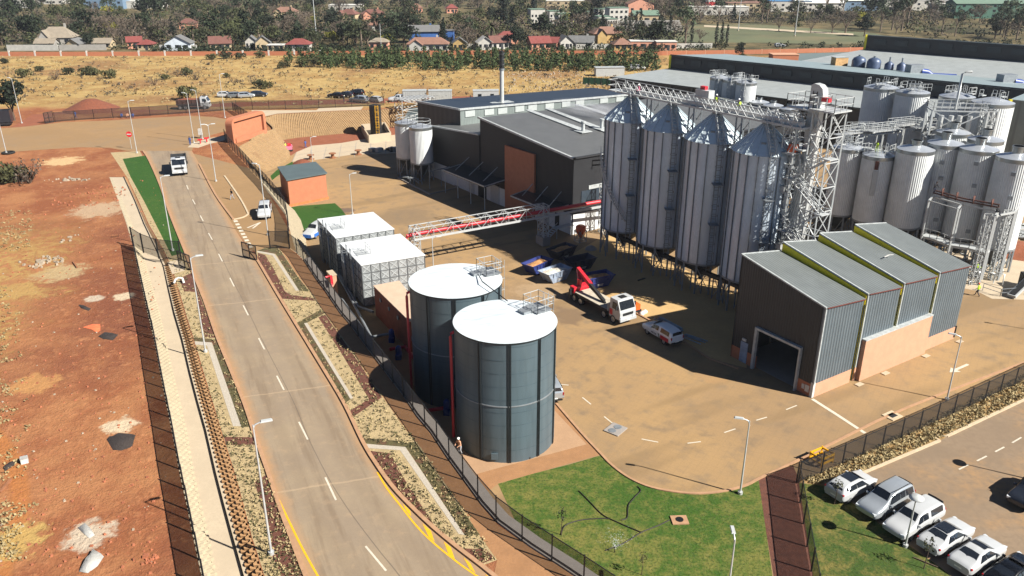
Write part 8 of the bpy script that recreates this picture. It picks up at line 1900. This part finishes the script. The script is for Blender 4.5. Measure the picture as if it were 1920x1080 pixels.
def T_(kind, px, py, s, label=None, v=None, sz=1.0, cat='tree', z=ZF):
    head = rnd.choice(HEAD[kind]); lab = label or near_label(px, py, head); grp = None
    if lab is None:
        side = 'left' if px < 480 else ('left middle' if px < 960 else ('right middle' if px < 1440 else 'right')); lab = '%s among the many far %s trees' % (head, side); grp = 'far suburb trees'
    return tree(kind, G(px, py, z), s, lab, grp or 'suburb trees', cat, rnd.randrange(3) if v is None else v, sz)
# landmark trees
for a in (('evergreen', 270, 68, 1.35), ('bare', 300, 80, 1.35), ('palm', 364, 86, 1.3), ('bare', 320, 76, 1.3), ('evergreen', 60, 78, 1.5), ('evergreen', 170, 92, .8), ('evergreen', 445, 82, 1.0), ('olive', 400, 70, 1.0), ('conifer', 832, 86, 1.15), ('conifer', 945, 52, 1.5), ('conifer', 960, 60, 1.2), ('evergreen', 652, 88, 1.35), ('gum', 665, 86, 1.0), ('evergreen', 732, 90, .95), ('yellow', 625, 86, 1.2), ('yellow', 205, 34, 1.5), ('evergreen', 752, 62, 1.3), ('gum', 880, 86, 1.0), ('conifer', 1108, 62, 1.3), ('evergreen', 1085, 62, 1.6), ('bare', 560, 74, 1.6), ('bare', 530, 78, 1.4), ('palm', 487, 80, 1.5), ('palm', 1025, 68, 1.3), ('evergreen', 976, 86, .9), ('evergreen', 1200, 76, 1.0), ('bare', 1265, 72, 1.1), ('cypress', 1342, 82, 1.2), ('cypress', 1352, 84, 1.25), ('cypress', 1362, 84, 1.1), ('cypress', 1171, 66, 1.2), ('cypress', 1180, 70, 1.1), ('cypress', 1192, 64, 1.4), ('cypress', 1200, 62, 1.5), ('cypress', 1222, 68, 1.0), ('cypress', 1240, 70, 1.2), ('cypress', 1255, 74, 1.5), ('cypress', 1285, 76, 1.1), ('cypress', 1296, 80, 1.3), ('olive', 1350, 100, .8), ('evergreen', 1386, 108, .55), ('evergreen', 1388, 97, .5), ('bare', 1312, 80, .8), ('gum', 1650, 60, 1.3), ('gum', 1672, 56, 1.5), ('gum', 1690, 58, 1.7), ('gum', 1700, 50, 1.9), ('evergreen', 1620, 68, 1.3), ('bare', 1585, 62, 1.5), ('bare', 1560, 62, 1.2), ('yellow', 1617, 48, 1.4), ('gum', 1765, 64, 1.2), ('gum', 1790, 68, 1.1), ('evergreen', 1865, 72, 1.3), ('gum', 1880, 70, 1.1), ('gum', 1905, 76, 1.3), ('olive', 1490, 60, 1.1), ('bare', 1460, 58, .9), ('bare', 1520, 62, .9), ('conifer', 1375, 40, 1.0), ('gum', 1347, 46, 1.2), ('gum', 1428, 44, 1.2)): T_(*a)
tree('evergreen', GR(27, 226), 1.2, 'big dark dense tree standing alone at the left end of the plaza', None, 'tree', 1, 1.05)
tree('bush', GR(352, 187), 1.5, 'dark green bush directly behind the loaded tipper truck', None, 'bush', 0, 1.4)
houses_px = [(l[0], l[1]) for l in LAND]
def clear(px, py):
    for hx, hy in houses_px:
        if abs(px-hx) < 14 and -4 < py-hy < 9: return False
    if 1285 < px < 1680 and 44 < py < 92: return False
    if 790 < px < 920 and 26 < py < 50: return False
    if 1190 < px < 1290 and 44 < py < 72: return False
    if 130 < px < 310 and 10 < py < 26: return False
    return True
n = 0; tries = 0
while n < 235 and tries < 5000:
    tries += 1; px = rnd.uniform(-10, 1925); py = 9+(92-9)*rnd.random()**1.25
    if px > 1285 and py > 44 and rnd.random() < .6: continue
    if not clear(px, py): continue
    if px < 1290: k = rnd.choices(('evergreen', 'olive', 'bare', 'conifer', 'gum', 'yellow', 'cypress', 'palm'), (30, 20, 34, 5, 9, 3, 2, 1.5))[0]
    else: k = rnd.choices(('evergreen', 'olive', 'bare', 'gum'), (22, 20, 34, 24))[0]
    T_(k, px, py, rnd.uniform(.95, 1.6)*(1.12 if py < 40 else 1)); n += 1
# orchard rows right of the apartment blocks
m = MB()
for r in range(5):
    for k in range(34):
        p = G(1300+k*14+rnd.uniform(-4, 4), 32+r*3.6, ZF); leaves(m, (p.x, p.y, p.z+2.2), 2.2, 2.2, 1.6, 26, .2, .5)
o = m.build('orchard', 'leaf_bare'); struct(o, 'stuff')
# far woodland beyond the suburb
m = MB()
for k in range(1500):
    Y = rnd.uniform(600, 1500); X = rnd.uniform(-.75, .75)*Y*1.05; h = rnd.uniform(5, 11); s = rnd.uniform(3, 6)
    leaves(m, (X, Y, ZF+h*.55), s, s, h*.5, 16, .7, 1.7)
struct(m.build('far_woodland', 'leaf_gum'), 'stuff')
for lm_, nn_, q0_ in (('leaf_dark', 1000, .3), ('leaf_olive', 700, .3), ('leaf_bare', 900, .25)):
    m = MB()
    for k in range(nn_):
        px, py = rnd.uniform(-20, 1290), rnd.uniform(4, 86)
        if rnd.random() < .25: px, py = rnd.uniform(1290, 1940), rnd.uniform(3, 40 if rnd.random() < .6 else 74)
        if not clear(px, py): continue
        p = G(px, py, ZF); h = rnd.uniform(3, 7.5); r = rnd.uniform(1.8, 3.2); leaves(m, (p.x, p.y, p.z+h*.52), r, r, h*.48, 34, q0_, q0_*2.4)
    struct(m.build('suburb_woodland', lm_), 'stuff')
# thicket, hedges and ground cover (nobody could count these)
m = MB()
for k in range(620):
    px = rnd.uniform(535, 1232); f = rnd.random(); y0 = 107+(px-535)*.001; y1 = 126+min(1, (px-535)/150)*4+ (4 if px > 750 else 0)
    if px < 600 and rnd.random() < .6: continue
    p = G(px, y0+(y1-y0)*f, ZF); h = rnd.uniform(2.2, 4.6); r = rnd.uniform(.8, 1.5)
    for j in range(3): leaves(m, (p.x+rnd.uniform(-.4, .4), p.y+rnd.uniform(-.4, .4), p.z+h*(.25+.28*j)), r*(1-.2*j), r*(1-.2*j), h*.26, 15, .22, .5)
struct(m.build('thicket', 'leaf_thicket'), 'stuff')
m = MB()
for x0, x1, y, n in ((10, 300, 93, 60), (300, 640, 91, 70), (640, 1320, 90, 130), (285, 470, 99, 90), (485, 660, 98, 70), (660, 1000, 97, 60), (1000, 1330, 95, 80), (1440, 1640, 90, 30), (1640, 1920, 84, 50)):
    for k in range(n): p = G(rnd.uniform(x0, x1), y+rnd.uniform(-2, 1.5), ZF); h = rnd.uniform(1.4, 3.2); leaves(m, (p.x, p.y, p.z+h*.5), 1.2, 1.2, h*.5, 20, .2, .45)
struct(m.build('hedge', 'leaf_dark'), 'stuff')
m = MB()
for k in range(1700):
    px, py = rnd.uniform(-10, 1250), 107+rnd.random()**1.3*90
    if py > 182 and rnd.random() < .7: continue
    p = GR(px, py)
    leaves(m, (p.x, p.y, p.z+.3), rnd.uniform(.5, 1.6), rnd.uniform(.4, 1.0), .2, 7, .12, .3)
struct(m.build('dry_grass', 'leaf_straw'), 'stuff')
m = MB()
for k in range(420):
    px, py = rnd.uniform(-10, 1250), 108+rnd.random()*76; p = GR(px, py); leaves(m, (p.x, p.y, p.z+.4), rnd.uniform(.4, 1.0), rnd.uniform(.4, .9), .45, 12, .1, .3)
struct(m.build('dry_scrub', 'leaf_bare'), 'stuff')
# separate bushes on the veld
for px, py, s, k, lab in ((8, 119, 1.7, 'bush', 'dark bush at the left edge of the veld below the brick wall'), (46, 146, 2.3, 'bush', 'wide olive bush in the yellow grass at the left'), (76, 134, 1.5, 'bush', 'small round bush up right of the wide olive bush'), (103, 150, 1.8, 'thorn', 'thin thorny bush right of the wide olive bush'), (131, 140, 1.9, 'bush', 'rounded bush left of the dark double bush'), (163, 141, 2.5, 'bush', 'darker half of the double bush in the yellow grass'), (180, 141, 2.0, 'bush', 'paler half of the double bush in the yellow grass'), (205, 147, 2.2, 'bush', 'tall upright bush right of the double bush'), (187, 152, 1.1, 'thorn', 'low thorny bush under the double bush'), (290, 160, 1.8, 'thorn', 'thorny bush in the middle of the veld'), (311, 149, 1.5, 'bush', 'small dark bush right of the thorny one'), (333, 144, 1.8, 'thorn', 'grey thorny bush above the small dark bush'), (352, 140, 2.0, 'bush', 'olive bush up right of the grey thorny bush'), (370, 150, 1.8, 'thorn', 'dry thorny bush under the olive bush'), (425, 145, 1.3, 'bush', 'small dark bush standing alone in brown grass'), (440, 160, 1.6, 'thorn', 'dry bush below the lonely small dark bush'), (475, 158, 1.8, 'thorn', 'grey dry bush above the cars in the grass'), (487, 166, 2.0, 'bush', 'bush right above the dark car in the grass'), (503, 166, 1.8, 'bush', 'bush right beside the one above the dark car'), (396, 112, 2.0, 'bush', 'dark green bush below the brick wall left of the hedge gap'), (425, 110, 2.4, 'bush', 'broad dark green bush below the brick wall'), (452, 111, 2.0, 'bush', 'dark green bush below the brick wall right of the broad one'), (487, 109, 2.0, 'bush', 'green bush at the wall left of the small thicket'), (534, 128, 2.0, 'bush', 'green bush standing left of the small thicket'), (566, 125, 2.2, 'bush', 'left clump of the small thicket before the long thicket'), (590, 125, 2.5, 'bush', 'right clump of the small thicket before the long thicket'), (1392, 108, 1.5, 'bush', 'dark bush below the wall behind the second warehouse'), (1062, 134, 1.5, 'bush', 'low dark bush in the rocky ground below the thicket')):
    tree(k, GR(px, py), s*.6, lab, 'bushes on the veld', 'bush', rnd.randrange(3), 1.15)
for px, py, s, k, lab in ((10, 342, 1.5, 'bush', 'dark green thicket bush at the left edge of the red ground'), (34, 342, 1.3, 'bush', 'second green bush beside the one at the left edge'), (55, 344, 1.5, 'thorn', 'dry thorny bush right of the green bushes on the red ground')):
    tree(k, GR(px, py), s, lab, None, 'bush', 1, 1.3)
for px, py, s, lab in ((1564, 946, 1.0, 'thin young sapling on the lawn in front of the white crossover'), (1732, 1066, 1.1, 'thin young sapling on the lawn in front of the white sedan'), (1052, 1003, 1.0, 'thin young sapling at the lower left lawn edge'), (1203, 1078, .8, 'young sapling at the bottom edge of the large lawn')):
    T0, L0, lm = make_tree('sapling'); t = thing('sapling', lab, 'sapling', G(px, py)); t.scale = (s, s, s); a = T0.build('trunk', 'bark', origin=(0, 0, 0)); a.parent = t; b = L0.build('crown', lm, origin=(0, 0, 0)); b.parent = t
tag(MB().beam(G(1712, 1046)+Vector((0, 0, .06)), G(1759, 1065)+Vector((0, 0, .06)), .07).build('pole', 'bark'), 'wooden pole lying on the lawn beside the sapling', 'pole')
# small plants in the beds (leaf tufts)
bed_plants = MB(); green_plants = MB(); rock_plants = MB(); lawn_tufts = MB()
strawL = [(238, 332), (262, 283), (296, 347), (330, 430), (345, 478), (358, 513), (380, 565), (402, 630), (454, 757), (498, 885), (542, 1010), (569, 1080), (500, 1080), (458, 950), (416, 810), (383, 702), (349, 590), (322, 500), (279, 420)]
strawR = [(478, 470), (522, 462), (560, 520), (604, 580), (655, 650), (718, 745), (790, 840), (862, 945), (932, 1050), (905, 1060), (812, 986), (738, 912), (682, 825), (606, 685), (524, 551)]
GRAVEL = [[(228, 295), (278, 288), (302, 347), (348, 476), (320, 484), (300, 441), (268, 378), (243, 333)], [(480, 468), (517, 474), (563, 548), (552, 548), (508, 482), (480, 476)], [(566, 604), (578, 602), (666, 748), (653, 751)], [(680, 828), (764, 835), (875, 1006), (856, 1004), (746, 848), (684, 843)], [(361, 637), (400, 640), (456, 802), (433, 802), (385, 652), (362, 649)]]
for poly, n in ((strawL, 1500), (strawR, 1600)):
    xs = [p[0] for p in poly]; ys = [p[1] for p in poly]; c = 0
    while c < n:
        x, y = rnd.uniform(min(xs), max(xs)), rnd.uniform(min(ys), max(ys))
        if not inpoly(x, y, poly): continue
        c += 1; p = GR(x, y)
        if any(inpoly(x, y, g) for g in GRAVEL): continue
        if c % 2 == 0: leaves(bed_plants, (p.x, p.y, p.z+.1), .16, .16, .1, 5, .04, .1)
        else: leaves(green_plants, (p.x, p.y, p.z+.1), .13, .13, .1, 4, .04, .09)
struct(bed_plants.build('bed_plants', 'leaf_straw'), 'stuff'); struct(green_plants.build('bed_plants', 'leaf_bush'), 'stuff')
poly = [(1500, 902), (1560, 878), (1925, 702), (1925, 745), (1776, 815), (1605, 890), (1556, 912)]; c = 0
while c < 1500:
    x, y = rnd.uniform(1500, 1925), rnd.uniform(700, 912)
    if not inpoly(x, y, poly): continue
    c += 1; p = G(x, y); leaves(rock_plants, (p.x, p.y, .12), .2, .2, .12, 5, .05, .14)
struct(rock_plants.build('bed_plants', 'leaf_straw'), 'stuff')
# rocky red bank at the far side of the channel, dry grass at the left edge
m = MB()
for k in range(420):
    px, py = rnd.choice(((rnd.gauss(10, 22), rnd.uniform(940, 1050)), (rnd.gauss(0, 20), rnd.uniform(540, 680)), (rnd.gauss(0, 22), rnd.uniform(700, 900)), (rnd.uniform(0, 60), rnd.uniform(395, 470))))
    p = GR(px, py); leaves(m, (p.x, p.y, p.z+.08), .35, .3, .1, 6, .05, .16)
struct(m.build('dry_grass', 'leaf_straw'), 'stuff')
m = MB()
for k in range(520):
    px, py = rnd.uniform(950, 1250), rnd.uniform(133, 172); p = GR(px, py); s = rnd.uniform(.2, .6); m.box((p.x, p.y, p.z+s*.2), (s, s*.8, s*.6), rnd.random()*3, .6)
struct(m.build('loose_stones', 'rubble'), 'stuff')
# ------------------------------------------------------------------ steam from the roof
def steam(label, P, r, dens):
    import bmesh
    me = bpy.data.meshes.new('steam'); b = bmesh.new(); bmesh.ops.create_icosphere(b, subdivisions=3, radius=1); b.to_mesh(me); b.free(); o = bpy.data.objects.new('steam', me); COL.objects.link(o); o.location = P; o.scale = r; o.rotation_euler = (0, .1, rad(-25))
    m = bpy.data.materials.new('steam_air'); m.use_nodes = True; n = m.node_tree.nodes; n.remove(n['Principled BSDF']); l = m.node_tree.links; v = n.new('ShaderNodeVolumePrincipled'); v.inputs['Color'].default_value = (.95, .96, 1, 1); v.inputs['Anisotropy'].default_value = .2
    tc = n.new('ShaderNodeTexCoord'); no = n.new('ShaderNodeTexNoise'); no.inputs['Scale'].default_value = 2.2; no.inputs['Detail'].default_value = 4; mr = n.new('ShaderNodeMapRange'); mr.inputs[1].default_value = .46; mr.inputs[2].default_value = .72; mr.inputs[4].default_value = dens; ln = n.new('ShaderNodeVectorMath'); ln.operation = 'LENGTH'; fo = n.new('ShaderNodeMapRange'); fo.inputs[1].default_value = 1; fo.inputs[2].default_value = .3; mu = n.new('ShaderNodeMath'); mu.operation = 'MULTIPLY'
    l.new(tc.outputs['Object'], no.inputs['Vector']); l.new(tc.outputs['Object'], ln.inputs[0]); l.new(ln.outputs['Value'], fo.inputs[0]); l.new(no.outputs['Fac'], mr.inputs[0]); l.new(mr.outputs[0], mu.inputs[0]); l.new(fo.outputs[0], mu.inputs[1]); l.new(mu.outputs[0], v.inputs['Density']); l.new(v.outputs[0], n['Material Output'].inputs['Volume']); me.materials.append(m)
    tag(o, label, 'steam'); o['kind'] = 'stuff'
steam('thin white steam drifting over the grey brewhouse roof', roofpt(1112, 222)+Vector((0, 0, 1.6)), (8.5, 3.2, 1.5), 1.0)
# ------------------------------------------------------------------ haze, light, camera
HAZE = .00008
if HAZE:
    m = bpy.data.materials.new('haze_air'); m.use_nodes = True; n = m.node_tree.nodes; n.remove(n['Principled BSDF']); v = n.new('ShaderNodeVolumePrincipled'); v.inputs['Color'].default_value = (.86, .92, 1, 1); v.inputs['Density'].default_value = HAZE; v.inputs['Anisotropy'].default_value = .1; m.node_tree.links.new(v.outputs[0], n['Material Output'].inputs['Volume'])
    me = MB().box((0, 2470, 20.5), (5040, 5100, 45)); o = me.build('haze', m); o['kind'] = 'stuff'
W = bpy.data.worlds.new('World'); SC.world = W; W.use_nodes = True; nt = W.node_tree; bg = nt.nodes['Background']; sky = nt.nodes.new('ShaderNodeTexSky'); sky.sky_type = 'NISHITA'; sky.sun_disc = False
el = math.asin(SUN.z); az = math.atan2(SUN.x, SUN.y); sky.sun_elevation = el; sky.sun_rotation = az; sky.altitude = 2500; sky.air_density = .6; sky.dust_density = .1
nt.links.new(sky.outputs[0], bg.inputs['Color']); bg.inputs['Strength'].default_value = .05
ld = bpy.data.lights.new('sun', 'SUN'); ld.energy = 5.0; ld.angle = rad(.53); ld.color = (1, .95, .86); lo = bpy.data.objects.new('sun', ld); COL.objects.link(lo); lo.rotation_euler = SUN.to_track_quat('Z', 'Y').to_euler(); lo.location = SUN*200
cd = bpy.data.cameras.new('camera'); co = bpy.data.objects.new('camera', cd); COL.objects.link(co); cd.sensor_width = 36; cd.lens = FPX/1920*36; cd.clip_start = .5; cd.clip_end = 8000
co.location = (0, 0, CH); co.rotation_euler = (math.pi/2-PITCH, 0, 0); SC.camera = co
SC.view_settings.view_transform = 'Standard'; SC.view_settings.look = 'None'; SC.view_settings.exposure = 1.3; SC.view_settings.gamma = 1
SC.cycles.max_bounces = 6; SC.cycles.diffuse_bounces = 2; SC.cycles.transparent_max_bounces = 16; SC.cycles.volume_bounces = 0; SC.cycles.use_denoising = True
